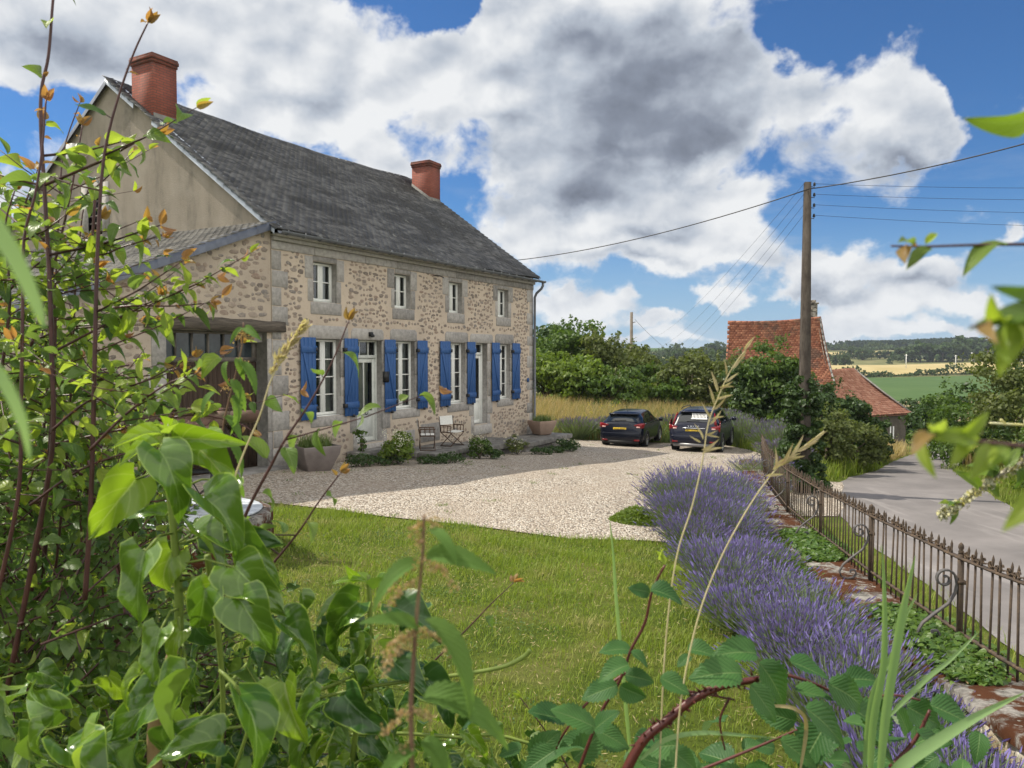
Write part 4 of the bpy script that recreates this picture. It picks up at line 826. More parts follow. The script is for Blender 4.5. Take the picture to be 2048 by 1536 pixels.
def ribbon(mb, pts, w, th, ax):     # flat bar bent in the (ax, z) plane
    pts = [Vector(p) for p in pts]; V = []
    for i, p in enumerate(pts):
        t = (pts[min(i+1, len(pts)-1)]-pts[max(i-1, 0)]).normalized(); nn = Vector((-t.y, t.x))*th/2
        for s, e in ((1, 1), (1, -1), (-1, -1), (-1, 1)):
            q = p+nn*s; V.append((q.x, e*w/2, q.y) if ax == 'x' else (e*w/2, q.x, q.y))
    k = len(pts); mb.add(V, [(i*4+j, i*4+(j+1) % 4, i*4+4+(j+1) % 4, i*4+4+j) for i in range(k-1) for j in range(4)]+[(0, 1, 2, 3), (4*k-1, 4*k-2, 4*k-3, 4*k-4)])
pk = MB(); pk.box(-.007, .007, -.009, .009, -.01, .79); pk.lathe([(.008, 0), (.014, .015), (.009, .03), (.013, .085), (.002, .125)], (0, 0, .805), 6)
ribbon(pk, spiral((.05, .835), .012, .032, 4.2, -1.9)+spiral((.10, .86), .055, .01, 3.6, 6.2, 4)[:1]+spiral((.152, .845), .034, .012, 3.7, 9.4), .014, .008, 'y')
proto = None
y = -.4; ns = []
while y < 22.5:
    if min(abs(y-q) for q in PY) > .07: ns.append(y)
    y += .152
ns = [q for q in ns if q > 4.6]
for i, y in enumerate(ns[:100]):
    if proto is None: o = pk.build('picket', 'rust', fence); proto = o
    else: o = proto.copy(); COL.objects.link(o); o.parent = fence
    o.location = fpt(y, 0); o.rotation_euler = (rng.normal()*.015, rng.normal()*.012, -math.atan2(float(Xf(y+.1)-Xf(y-.1)), .2))
mb = MB()
for y in ns[100:]: p = fpt(y, 0); mb.box(p.x-.008, p.x+.008, p.y-.008, p.y+.008, p.z, p.z+.92)
o = mb.build('far_pickets', 'rust', fence); o['kind'] = 'stuff'
ps = MB(); ps.box(-.021, .021, -.020, .020, -.03, .84); ps.lathe([(.022, 0), (.026, .02), (.017, .035), (.027, .06), (.022, .085), (.003, .105)], (0, 0, .84), 8)
ps.box(-.035, .035, -.034, .034, .565, .60)
bz = MB(); ribbon(bz, [(-.035, .62), (-.06, .64)][:0]+spiral((-.135, .605), .022, .10, 8.2, -.1, 20)+[(-.03, .56), (-.045, .48), (-.10, .38), (-.22, .28), (-.32, .19), (-.365, .10), (-.34, .035), (-.27, .012), (-.20, .03), (-.165, .08), (-.19, .125), (-.235, .12), (-.235, .09)], .036, .017, 'x')
for i, y in enumerate(PY):
    a = -math.atan2(float(Xf(y+.1)-Xf(y-.1)), .2); p = ps.build('post', 'rust', fence) if i == 0 else None
    if i == 0: pp = p; bb = bz.build('scroll_brace', 'iron_grey', p)
    else: p = pp.copy(); COL.objects.link(p); p.parent = fence; b_ = bb.copy(); COL.objects.link(b_); b_.parent = p
    p.location = fpt(y, 0); p.rotation_euler = (0, 0, a)
# ivy over the wall top
def ivymat(label, y0, y1, n, w=.5, s=.055):
    t = thing('wall_ivy', label, 'ivy', (float(Xf(y0)), y0, float(Zw(y0))), 0, 'ivy on the roadside wall'); mb = MB()
    Y = rnd(n, y0, y1); e = np.sin((Y-y0)/(y1-y0)*math.pi)**.4; X = Xf(Y)-.28+rng.normal(size=n)*.25*w*2*e; X = np.minimum(X, Xf(Y)+.14)
    over = np.maximum(0, Xf(Y)-.52-X); Z = Zw(Y)+.02+.10*rng.random(n)*e-over*2.2
    P = np.stack([X-Xf(y0), Y-y0, Z-Zw(y0)], 1); P[:, 0] += over*.75
    D = unit(rng.normal(size=(n, 3))*[1, 1, .25]+np.array([-.3, 0, -.1])); U = np.tile([0., 0, 1.], (n, 1))+rng.normal(size=(n, 3))*.35
    leaves(mb, P, D, U, s*rnd(n, .6, 1.4), 'ivy', Wd=.55, nu=1, nv=3, curl=.4); mb.build('foliage', 'hedge_leaf', t)
    st = MB(); [st.tube([(float(Xf(v)-Xf(y0))-rng.uniform(.1, .45), v-y0, float(Zw(v)-Zw(y0))+.02), (float(Xf(v+.5)-Xf(y0))-rng.uniform(.1, .45), v+.5-y0, float(Zw(v+.5)-Zw(y0))+.03)], .006, 4) for v in np.arange(y0, y1-.6, .3)]; st.build('stem', 'ivy_wood', t)
ivymat('low ivy mat on the wall coping beside the nearest large scroll brace', 5.9, 8.2, 2400, .5)
ivymat('bushy green ivy spilling over the wall between the middle railing posts', 10.4, 12.7, 2600, .62, .06)
# ---------------------------------------------------------------- lavender
def lavender(x, y, r, h, n, mat='lav_flower', label='', group='lavender bushes along the wall', lw=.006, fl=.07, flr=.78):
    z0 = Hf(x, y); t = thing('lavender_bush', label, 'lavender', (x, y, z0), 0, group)
    a = rnd(n, 0, 6.283); q = rng.random(n)**.5; ux, uy = np.cos(a)*q, np.sin(a)*q; ln = h*(1-.22*q**2)*rnd(n, .72, 1.1)
    B = np.stack([ux*r*.35, uy*r*.35, np.zeros(n)], 1); tilt = np.stack([ux*r*.95, uy*r*.95, ln], 1)+rng.normal(size=(n, 3))*[.09, .09, .03]
    T = B*.5+tilt; d = unit(T-B); sd2_ = unit(np.cross(d, rng.normal(size=(n, 3)))); w = sd2_*lw*.5
    M_ = (B+T)/2+np.stack([ux, uy, np.zeros(n)], 1)*-.05*r; i = np.arange(n)*6; mb = MB()
    mb.add(np.stack([B-w, B+w, M_+w, M_-w, T+w*.7, T-w*.7], 1).reshape(-1, 3), np.concatenate([np.stack([i, i+1, i+2, i+3], 1), np.stack([i+3, i+2, i+4, i+5], 1)])); 
    m = n//2; k = rng.choice(n, m); tt = rnd(m, .05, .45)[:, None]; blades(mb, B[k]*(1-tt)+T[k]*tt, rnd(m, .08, .26), .010, .5)
    mb.build('stems', 'lav_stem', t)
    k = rng.random(n) < flr; Tf, df = T[k], d[k]; n2 = len(Tf); fb = MB(); L = fl*rnd(n2, .6, 1.3)
    v = np.array([(0, 0, 0), (.5, .3, 0), (.32, .75, 0), (0, 1.05, 0), (-.32, .75, 0), (-.5, .3, 0)]); 
    for rot in (0, 1):
        X = unit(np.cross(df, rng.normal(size=(n2, 3)))); Z = np.cross(X, df); Mx = np.stack([X*(L*.20)[:, None], df*L[:, None], Z*L[:, None], Tf-df*(L*.3)[:, None]], 2); fb.inst(v, [(0, 1, 2, 3, 4, 5)], Mx)
    fb.build('flowers', mat, t)
lavs = [(3.05, 12.8, .72, .66, 1900), (3.65, 13.2, .66, .74, 1700), (3.2, 13.9, .8, .82, 2000), (3.95, 14.5, .72, .84, 1700), (3.6, 15.4, .8, .80, 1300), (4.5, 16.0, .5, .55, 600), (3.35, 12.3, .7, .62, 1300)]
for y in np.arange(11.9, 4.2, -.62):
    xr = float(Xf(y))-.92; xl = ip(y, [4, 7.5, 12], [2.35, 2.3, 2.45])
    for q in (.22, .72): lavs.append((xl+(xr-xl)*q+rng.uniform(-.12, .12), y+rng.uniform(-.2, .2), rng.uniform(.40, .58), rng.uniform(.36, .54), int(rng.uniform(480, 800))))
for i, (x, y, r, h, n) in enumerate(lavs): 
    lb = ('deep purple lavender bush in the tall round clump at the gravel edge' if i != 5 and i < 7 else 'low purple lavender bush at the back of the big clump by the wall' if i == 5 else 'purple lavender bush between lawn and wall in the long sloping row' if i < 21 else 'pale grey purple lavender bush in the near end of the row by the stone coping')
    lavender(x, y, r, h, n, 'lav_flower', lb)
lavender(6.2, 19.4, .75, .62, 1000, label='small purple lavender bush by the far end of the railings', group='lavender bushes along the wall')
lavender(6.9, 21.5, .8, .6, 700, label='small purple lavender bush by the far end of the railings', group='lavender bushes along the wall')
G2 = 'grey lavender behind the parked cars'
for x, y, r, h, lb in [(3.0, 35.3, .9, .95, 'dull lavender bush behind the black hatchback on its terrace side'), (4.4, 36.2, .9, .95, 'dull lavender bush behind the black hatchback on its terrace side'), (7.7, 36.4, .95, 1.15, 'dull purple lavender bush showing between the two parked cars'), (8.6, 36.8, .9, 1.1, 'dull purple lavender bush showing between the two parked cars'),
    (10.2, 33.6, 1.1, 1.25, 'broad grey green lavender bush next to the dark estate car'), (11.3, 32.2, 1.1, 1.25, 'broad grey green lavender bush next to the dark estate car'), (10.4, 30.2, 1., 1.0, 'broad grey green lavender bush next to the dark estate car'), (9.9, 35.6, 1.1, 1.5, 'broad grey green lavender bush next to the dark estate car'), (9.2, 26.2, .8, .7, 'broad grey green lavender bush next to the dark estate car')]:
    lavender(x, y, r, h, 850, 'lav_dull', lb, G2, .022, .14, .55)
# ---------------------------------------------------------------- grass, weeds and verges
def stuff(nm, mb, mat): o = mb.build(nm, mat); o['kind'] = 'stuff'; return o
mb = MB(); ok = lambda X, Y: ~in_gravel(X, Y) & (X < Xf(Y)-.5) & ((X-wx)**2+(Y-wy)**2 > 1.4) & (X > -.9*Y-2)
P = ground_pts(230000, -9, 4.2, 3.2, 15.4, ok, .72); cl = .5+.5*np.sin(P[:, 0]*2.3+np.sin(P[:, 1]*1.7)*2)*np.sin(P[:, 1]*2.9+P[:, 0]); k = rng.random(len(P)) < .35+.65*cl; P = P[k]; blades(mb, P, rnd(len(P), .025, .09)*(.6+.8*cl[k])*ip(P[:, 1], [3, 8, 15], [.8, 1, 1.1]), ip(P[:, 1], [3, 8, 15], [.0055, .008, .012]), .6); stuff('grass', mb, 'grass_blade')
mb = MB(); C_ = ground_pts(90, -6, 3.6, 4.2, 12.8, ok); k = rng.integers(0, len(C_), 9000); P = C_[k]+rng.normal(size=(9000, 3))*[.20, .20, 0]; P[:, 2] = H(P[:, 0], P[:, 1])+.02+rnd(9000, 0, .03); quads(mb, P, unit(rng.normal(size=P.shape)*.35+[0, 0, 1.]), .022, 0, 1.1, .1); stuff('clover', mb, 'tree_green')
mb = MB(); P = ground_pts(9000, -7, 3.8, 3.4, 13, ok, .8); P[:, 2] += .035; quads(mb, P, unit(rng.normal(size=P.shape)*.4+[0, 0, 1.]), .008, 0, 7., .1); stuff('dry_clippings', mb, 'straw')
mb = MB(); P = ground_pts(900, -7, 8, 13, 33, lambda X, Y: in_gravel(X, Y)); c_ = P[rng.integers(0, 60, 900)]+rng.normal(size=(900, 3))*[.07, .07, 0]; c_[:, 2] = H(c_[:, 0], c_[:, 1])+.02; blades(mb, c_, rnd(900, .02, .07), .012, .7); stuff('gravel_weeds', mb, 'weed_green')
mb = MB(); P = ground_pts(9000, -7.5, 3.4, 11.9, 16.4, lambda X, Y: ~in_gravel(X, Y) & in_gravel(X+.05, Y+.12+.35*rng.random(len(X)))); blades(mb, P, rnd(len(P), .04, .11), .011, .5)
P = ground_pts(16000, -9, 4, 4, 13, ok); k = (np.sin(P[:, 0]*1.9+2)*np.sin(P[:, 1]*1.3+P[:, 0]*.7) > .55); P = P[k]; blades(mb, P, rnd(len(P), .07, .15), .010, .5); stuff('tall_grass', mb, 'grass_blade')
mb = MB(); P = ground_pts(26000, 3.2, 12, 3, 24, lambda X, Y: (X > Xf(Y)+.15) & (X < ip(Y, [0, 5, 9.2, 12, 15.8, 18.6], [4.6, 5.4, 6.1, 6.65, 7.35, 7.2])+rng.normal(size=len(X))*.08)); blades(mb, P, rnd(len(P), .05, .2), .012, .5)
P = ground_pts(26000, 10, 20, 6, 30, lambda X, Y: (X > ip(Y, [0, 9.2, 15.8, 18.6, 21.4, 23.7, 26, 29], [10.6, 11.4, 12.1, 12.6, 13.5, 14.4, 15.2, 16.6])+rng.normal(size=len(X))*.1)); blades(mb, P, rnd(len(P), .08, .3), .02, .5)
P = ground_pts(20000, 7.6, 17, 21, 36, lambda X, Y: (X < ip(Y, [21.4, 23.7, 26, 29, 34], [8.7, 9.7, 11.2, 13.6, 16.6])+rng.normal(size=len(X))*.1) & (X > ip(Y, [21, 24.6, 24.7, 36], [8.8, 10.9, 9.4, 9.8]))); blades(mb, P, rnd(len(P), .2, .7), .025, .5); stuff('verge_grass', mb, 'grass_blade')
mb = MB(); P = ground_pts(42000, -4, 14, 35.2, 43, lambda X, Y: (X > -2+rng.normal(size=len(X)))); blades(mb, P, rnd(len(P), .35, 1.1)*ip(P[:, 1], [35, 37], [.5, 1.1]), .028, .4)
P = ground_pts(14000, 13, 22, 30, 41, lambda X, Y: X > ip(Y, [29, 34, 42], [16.9, 20.2, 25.7])); blades(mb, P, rnd(len(P), .5, 1.0), .03, .4)
P = ground_pts(9000, 12.6, 22, 34, 41, lambda X, Y: X < ip(Y, [29, 34, 42], [13.6, 16.6, 21.8])); blades(mb, P, rnd(len(P), .4, .9), .03, .4); stuff('dry_grass', mb, 'straw')
mb = MB(); P = ground_pts(60000, -4, 14, 34.9, 43, lambda X, Y: rng.random(len(X)) < ip(X, [-4, 2.5, 5, 14], [.12, .2, .55, .75])); blades(mb, P, rnd(len(P), .3, 1.05), .035, .5); stuff('green_weeds', mb, 'weed_green')
mb = MB(); P = ground_pts(520, -1, 13, 36, 41); P[:, 2] += rnd(len(P), .5, 1.05); c_ = P[rng.integers(0, 26, len(P))]; quads(mb, c_+rng.normal(size=P.shape)*[.25, .2, .12], unit(rng.normal(size=P.shape)), .05, 0, 1.); stuff('yellow_flowers', mb, 'yellow_petal')
# plants along the foot of the terrace
def shrub(nm, label, x, y, h, r, mat, n=900, ls=.05, flower=None, nf=0, group='plants along the foot of the terrace', cat='plant', plume=False):
    z0 = Hf(x, y); t = thing(nm, label, cat, (x, y, z0), 0, group); mb = MB(); crown(mb, (0, 0, h*.5), (r, r, h*.5), n, ls, 14, .45, hollow=.3); mb.build('foliage', mat, t)
    st = MB(); [st.tube([(0, 0, -.05), (rng.normal()*r*.4, rng.normal()*r*.4, h*.7)], .008, 4) for _ in range(8)]; st.build('stem', 'bark', t)
    if flower:
        fb = MB()
        for _ in range(nf):
            a = rng.uniform(0, 6.28); c = np.array([math.cos(a)*r*rng.uniform(.3, 1), math.sin(a)*r*rng.uniform(.3, 1), h*rng.uniform(.55, 1.05)]); m = 26 if plume else 8
            P = c+rng.normal(size=(m, 3))*([.045, .045, .09] if plume else [.022, .022, .01]); quads(fb, P, unit(rng.normal(size=(m, 3))+[0, 0, 1]), .035, 0, 1.1)
        fb.build('flowers', flower, t)
    return t
shrub('flowering_shrub', 'leafy shrub with white flower plumes in front of the doorstep slabs', -2.95, 20.1, .85, .5, 'tree_bright', 1500, .055, 'white_petal', 12, plume=True)
shrub('flowering_shrub', 'small shrub with white blooms beside the third window chair', -.95, 22.6, .72, .36, 'tree_green', 900, .05, 'white_petal', 8, plume=True)
shrub('daisy_clump', 'dark green clump with white daisies at the far terrace corner', 2.0, 27.3, .42, .5, 'tree_dark', 900, .05, 'white_petal', 26)
shrub('daisy_clump', 'thin clump with small white flowers growing under the white door', .15, 25.0, .6, .45, 'tree_olive', 500, .045, 'white_petal', 16)
for (x, y, h, r, lb) in [(-3.75, 19.2, .30, .45, 'low dark weeds between pot and doorstep'), (-3.2, 19.7, .22, .5, 'low dark weeds between pot and doorstep'), (-2.2, 20.6, .22, .45, 'low weeds in front of the nearer chair'), (-1.7, 21.1, .2, .5, 'low weeds in front of the nearer chair'), (-.6, 22.9, .25, .4, 'low weeds at the edge of the gravel below the terrace'), (.9, 25.3, .22, .4, 'low weeds at the edge of the gravel below the terrace'), (1.5, 26.5, .22, .4, 'low weeds at the edge of the gravel below the terrace')]: shrub('weed_clump', lb, x, y, h, r, 'tree_dark', 600, .04)
for (u, w_, h) in [(2.75, -.35, .95), (3.65, -.95, .7)]: p = loc2w(u, w_); shrub('hollyhock_stem', 'thin leafy stem beside the half glazed front door', p.x, p.y, h, .13, 'tree_green', 160, .06)
for (y0_, y1_, dx, lb) in ((4.6, 6.4, .72, 'green weeds under the wall face at the near end of the lavender'), (6.6, 8.6, .74, 'green weeds between lavender and wall beside the nearest scroll brace'), (9., 12.2, .76, 'green weeds between lavender and wall under the bushy ivy')):
    t = thing('wall_weeds', lb, 'weeds', (float(Xf(y0_))-dx, y0_, Hf(Xf(y0_)-dx, y0_)), 0, 'weeds along the foot of the wall'); n_ = int(1500*(y1_-y0_)); Y_ = rnd(n_, y0_, y1_); X_ = Xf(Y_)-dx+rng.normal(size=n_)*.10; mb = MB(); P = np.stack([X_, Y_, H(X_, Y_)+rng.random(n_)**1.5*.30], 1)-np.array(t.location); quads(mb, P, unit(rng.normal(size=(n_, 3))+[0, 0, .8]), .035*rnd(n_, .5, 1.3), 0, 1.3); blades(mb, P[:500]*[1, 1, 0]+[0, 0, 0]+np.stack([np.zeros(500), np.zeros(500), (H(X_[:500], Y_[:500])-t.location[2])], 1), rnd(500, .15, .4), .008, .4); mb.build('foliage', 'tree_green', t)
t = thing('grass_heap', 'small heap of cut green grass lying on the gravel', 'grass heap', (2.2, 13.6, Hf(2.2, 13.6)+.02)); mb = MB(); n = 2600; r = rng.random(n)**.6*.42; a = rnd(n, 0, 6.28); P = np.stack([r*np.cos(a)*1.25, r*np.sin(a), (.04+.24*rng.random(n))*(1-(r/.42)**1.5)], 1); D = rng.normal(size=(n, 3))*[1, 1, .25]; quads(mb, P, unit(rng.normal(size=(n, 3))+[0, 0, .8]), .022, 0, 4.5); mb.build('clippings', 'tree_bright', t)
# ---------------------------------------------------------------- pole, wires
px_, py_ = 8.52, 22.5; pz = Hf(px_, py_)
pole = thing('utility_pole', 'tall square concrete pole with four insulators, its foot wrapped in ivy', 'pole', (px_, py_, pz)); Ht = 4.99+2.7-pz
mb = MB(); n = 2; V = []
for z, a in ((-.5, .17), (Ht, .085)): V += [(-a, -a*.8, z), (a, -a*.8, z), (a, a*.8, z), (-a, a*.8, z)]
mb.add(V, [(i, (i+1) % 4, 4+(i+1) % 4, 4+i) for i in range(4)]+[(4, 5, 6, 7)]); po = mb.build('post', 'concrete_pole', pole)
mb = MB(); nk = 16
for k in range(nk): z = 2.6+k*(Ht-3.2)/nk; a = .17-.085*z/Ht; mb.box(a-.035, a+.006, -.035, .035, z, z+.30)
mb.build('foothole_rib', 'pole' if 'pole' in MATS else 'concrete_pole', po)
ins = []
for k in range(4):
    z = Ht-.12-k*.30; mb = MB(); mb.tube([(.06, 0, z), (.2, 0, z-.02), (.2, 0, z+.06)], .012, 5); mb.lathe([(.02, 0), (.045, .01), (.03, .04), (.04, .06), (.015, .10)], (.2, 0, z+.02), 8); mb.build('insulator', 'iron_black', pole); ins.append(Vector((px_+.2, py_, pz+z+.08)))
def wire(label, a, b, r, sag, nm='power_line', grp=None):
    t = thing(nm, label, 'cable', tuple(a), 0, grp); d = b-a; P = [tuple(d*s-Vector((0, 0, 4*sag*s*(1-s)))) for s in np.linspace(0, 1, 22)]; mb = MB(); mb.tube(P, r, 5); mb.build('cable', 'black', t)
A1 = at(1028, 521, 31.2); A2 = Vector((px_, py_-.15, pz+Ht-.22)); A3 = at(2420, 176, 15)
wire('thick black cable running from the farmhouse roof to the concrete pole', A1, A2, .016, .28); wire('thick black cable from the concrete pole out over the road', A2, A3, .016, .22)
for k in range(4):
    wire('thin overhead wire running level from the concrete pole across the open sky', ins[k], at(2500, (368, 394, 425, 456)[k], 23), .005, .12, 'overhead_wire', 'wires from the concrete pole'); wire('thin faint wire slanting down behind the concrete pole', ins[k]-Vector((.3, 0, 0)), at(1290+k*12, (680, 700, 715, 722)[k], 90), .0045, 1.0, 'overhead_wire', 'wires from the concrete pole')
wp = thing('wooden_pole', 'thin pale wooden pole standing among the trees behind the cars', 'pole', (9.25, 60, -1.2)); mb = MB(); mb.tube([(0, 0, 0), (0, 0, 7.25)], [.15, .11], 8); mb.build('post', 'pale_pole', wp); mb = MB(); mb.tube([(0, 0, 6.4), (.3, 0, 6.5)], .03, 5); mb.build('bracket', 'iron_grey', wp)
wire('short wire dropping from the thin wooden pole', Vector((9.5, 60, 5.5)), at(1352, 712, 75), .012, .2)
t = thing('pole_ivy', 'thick dark ivy column wrapped round the concrete pole foot', 'ivy', (px_, py_, pz)); mb = MB()
for z, r, n in ((.5, .56, 2600), (1.2, .54, 2600), (1.9, .50, 2200), (2.5, .48, 1800), (3.05, .42, 1300)): crown(mb, (-.02+rng.normal()*.06, -.05, z), (r, r, .5), n, .075, 16, .4, hollow=.5)
mb.build('foliage', 'tree_dark', t)
# ---------------------------------------------------------------- the two farm buildings down the lane
def tpatch(mb, p00, p10, p01, p11, tw, ex, th=.03, bow=0., jit=.02, wav=0.):
    p00, p10, p01, p11 = [np.array(p, float) for p in (p00, p10, p01, p11)]; ul = np.linalg.norm(p10-p00); sl = np.linalg.norm(p01-p00); nr, nc = int(sl/ex), int(ul/tw)
    r, c = np.meshgrid(np.arange(nr), np.arange(nc+1), indexing='ij'); r, c = r.ravel(), c.ravel(); u = np.clip((c+.5*(r % 2))/nc, .0, 1.0)[:, None]; s = (r/nr)[:, None]
    nn = unit(np.cross(p10-p00, p01-p00)); f = lambda u, s: (p00*(1-u)+p10*u)*(1-s)+(p01*(1-u)+p11*u)*s+nn*(-bow*4*s*(1-s))+np.array([0, 0, -wav])*np.sin(np.pi*u)*s
    P = f(u, s); Y = unit(f(u, s+.02)-P); X = unit(f(np.minimum(u+.01, 1.01), s)-f(u-.01, s)); Z = np.cross(X, Y); N = len(P); a = rng.normal(size=(N, 1))*jit; X2 = X+a*Y; Y2 = Y-a*X
    P = P+Z*rnd(N, 0, th*.4)[:, None]; V = [(x, y, z+(1.6 if y == 0 else 0)) for z in (0, 1) for y in (0., 1.) for x in (-.5, .5)]
    mb.inst(V, [(4, 5, 7, 6), (0, 1, 5, 4), (0, 4, 6, 2), (1, 3, 7, 5)], np.stack([X2*(tw*rnd(N, .94, .99))[:, None], Y2*ex*1.7, Z*th, P], 2))
    V = f(np.repeat(np.linspace(0, 1, 9), 9)[:, None], np.tile(np.linspace(0, 1, 9), 9)[:, None])-nn*.05; mb.add(V, [(i*9+j, i*9+j+1, i*9+j+10, i*9+j+9) for i in range(8) for j in range(8)])
b1 = thing('old_barn', 'old stone house with a sagging steep orange tiled roof and stone chimney', 'house', (0, 0, 0))
E0, E1, R0, R1 = at(1452, 778, 44.5), at(1669, 770, 43.2), at(1459, 645, 48), at(1639, 637, 46.6)
mb = MB(); tpatch(mb, E0, E1, R0, R1, .21, .17, .03, .32, .03, .12); back = [Vector(q)+(Vector(q)-Vector(e))*Vector((1, 1, 0))*1.0 for q, e in ((R0, E0), (R1, E1))]
B0 = Vector((2*R0.x-E0.x, 2*R0.y-E0.y, E0.z)); B1 = Vector((2*R1.x-E1.x, 2*R1.y-E1.y, E1.z)); mb.add([tuple(R0), tuple(R1), tuple(B1), tuple(B0)], [(0, 1, 2, 3)]); r1_ = mb.build('roof', 'red_tile', b1)
mb = MB(); dz = Vector((0, 0, -4.6)); i_ = Vector((0, .3, -.08)); q = [E0+i_, E1+i_+Vector((-.12, 0, 0)), B1-Vector((.12, .3, .08)), B0-Vector((0, .3, .08))]
for a, b in ((0, 1), (1, 2), (2, 3), (3, 0)): mb.add([q[a], q[b], q[b]+dz, q[a]+dz], [(0, 1, 2, 3)])
mb.add([q[1], q[2], R1+Vector((-.12, 0, -.1))], [(0, 1, 2)]); mb.add([q[0], q[3], R0+Vector((.05, 0, -.1))], [(0, 1, 2)]); mb.build('wall', 'drystone', b1)
mb = MB(); n = 12
for k in range(n):
    s0, s1 = k/n, (k+1)/n; f = lambda s: E1+(R1-E1)*s+Vector((0, -.55, .55))*(-.32*4*s*(1-s))*-.75*-1; a, b = f(s0), f(s1); mb.tube([a+Vector((.03, -.02, .03)), b+Vector((.03, -.02, .03))], .055, 5)
mb.build('verge', 'terrace_stone', r1_)
mb = MB()
for k in range(15): a, b = R0.lerp(R1, k/15), R0.lerp(R1, (k+1.05)/15); s = Vector((0, 0, .02-.12*math.sin(math.pi*(k+.5)/15))); mb.tube([a+s, b+s], [.085, .10], 7)
mb.build('ridge_tile', 'red_tile', r1_)
cx = at(1623, 640, 47.2); mb = MB(); mb.box(cx.x-.27, cx.x+.27, cx.y-.25, cx.y+.3, cx.z-1., cx.z+.95); mb.box(cx.x-.34, cx.x+.34, cx.y-.32, cx.y+.37, cx.z+.95, cx.z+1.05); mb.box(cx.x-.2, cx.x+.2, cx.y-.2, cx.y+.2, cx.z+1.05, cx.z+1.2); bevel(mb.build('chimney', 'drystone', r1_), .03)
grain('dark_wall', (.055, .048, .04), (.12, .105, .088), 3., .95, .1, .6, .02)
b2 = thing('farm_shed', 'lower outbuilding with a faded pinkish tiled roof behind the bushes', 'shed', (0, 0, 0))
F0, F1, T0, T1 = at(1668, 838, 49), at(1823, 828, 53), at(1650, 744, 54), at(1709, 740, 57.5)
mb = MB(); tpatch(mb, F0, F1, T0, T1, .26, .26, .05, .25, .03, .0); G1 = Vector((T1.x+1.5, T1.y+5, F1.z)); mb.add([tuple(T1), tuple(F1), tuple(G1)], [(0, 1, 2)]); mb.add([tuple(T0), tuple(T1), tuple(G1), (T0.x-1, T0.y+5, F0.z)], [(0, 1, 2, 3)]); r2_ = mb.build('roof', 'red_tile2', b2)
mb = MB(); q = [F0+Vector((.2, .3, -.05)), F1+Vector((-.25, .25, -.05)), G1, Vector((T0.x-1, T0.y+5, F0.z-.05))]; dz = Vector((0, 0, -3.4))
for a, b in ((0, 1), (1, 2), (2, 3)): mb.add([q[a], q[b], q[b]+dz, q[a]+dz], [(0, 1, 2, 3)])
mb.build('wall', 'dark_wall', b2)
mb = MB(); mb.tube([F1+Vector((.05, 0, .05)), F1.lerp(T1, .5)+Vector((.05, -.15, -.06)), T1+Vector((0, 0, .05))], .06, 6); mb.build('verge', 'terrace_stone', r2_)
mb = MB(); gq = at(1768, 870, 52.5); [mb.box(gq.x-.7+k*.2, gq.x-.62+k*.2, gq.y-.2, gq.y-.16, gq.z-.9, gq.z+.6) for k in range(7)]; mb.box(gq.x-.7, gq.x+.65, gq.y-.16, gq.y-.13, gq.z-.5, gq.z-.4); mb.build('gate', 'white_paint', b2)
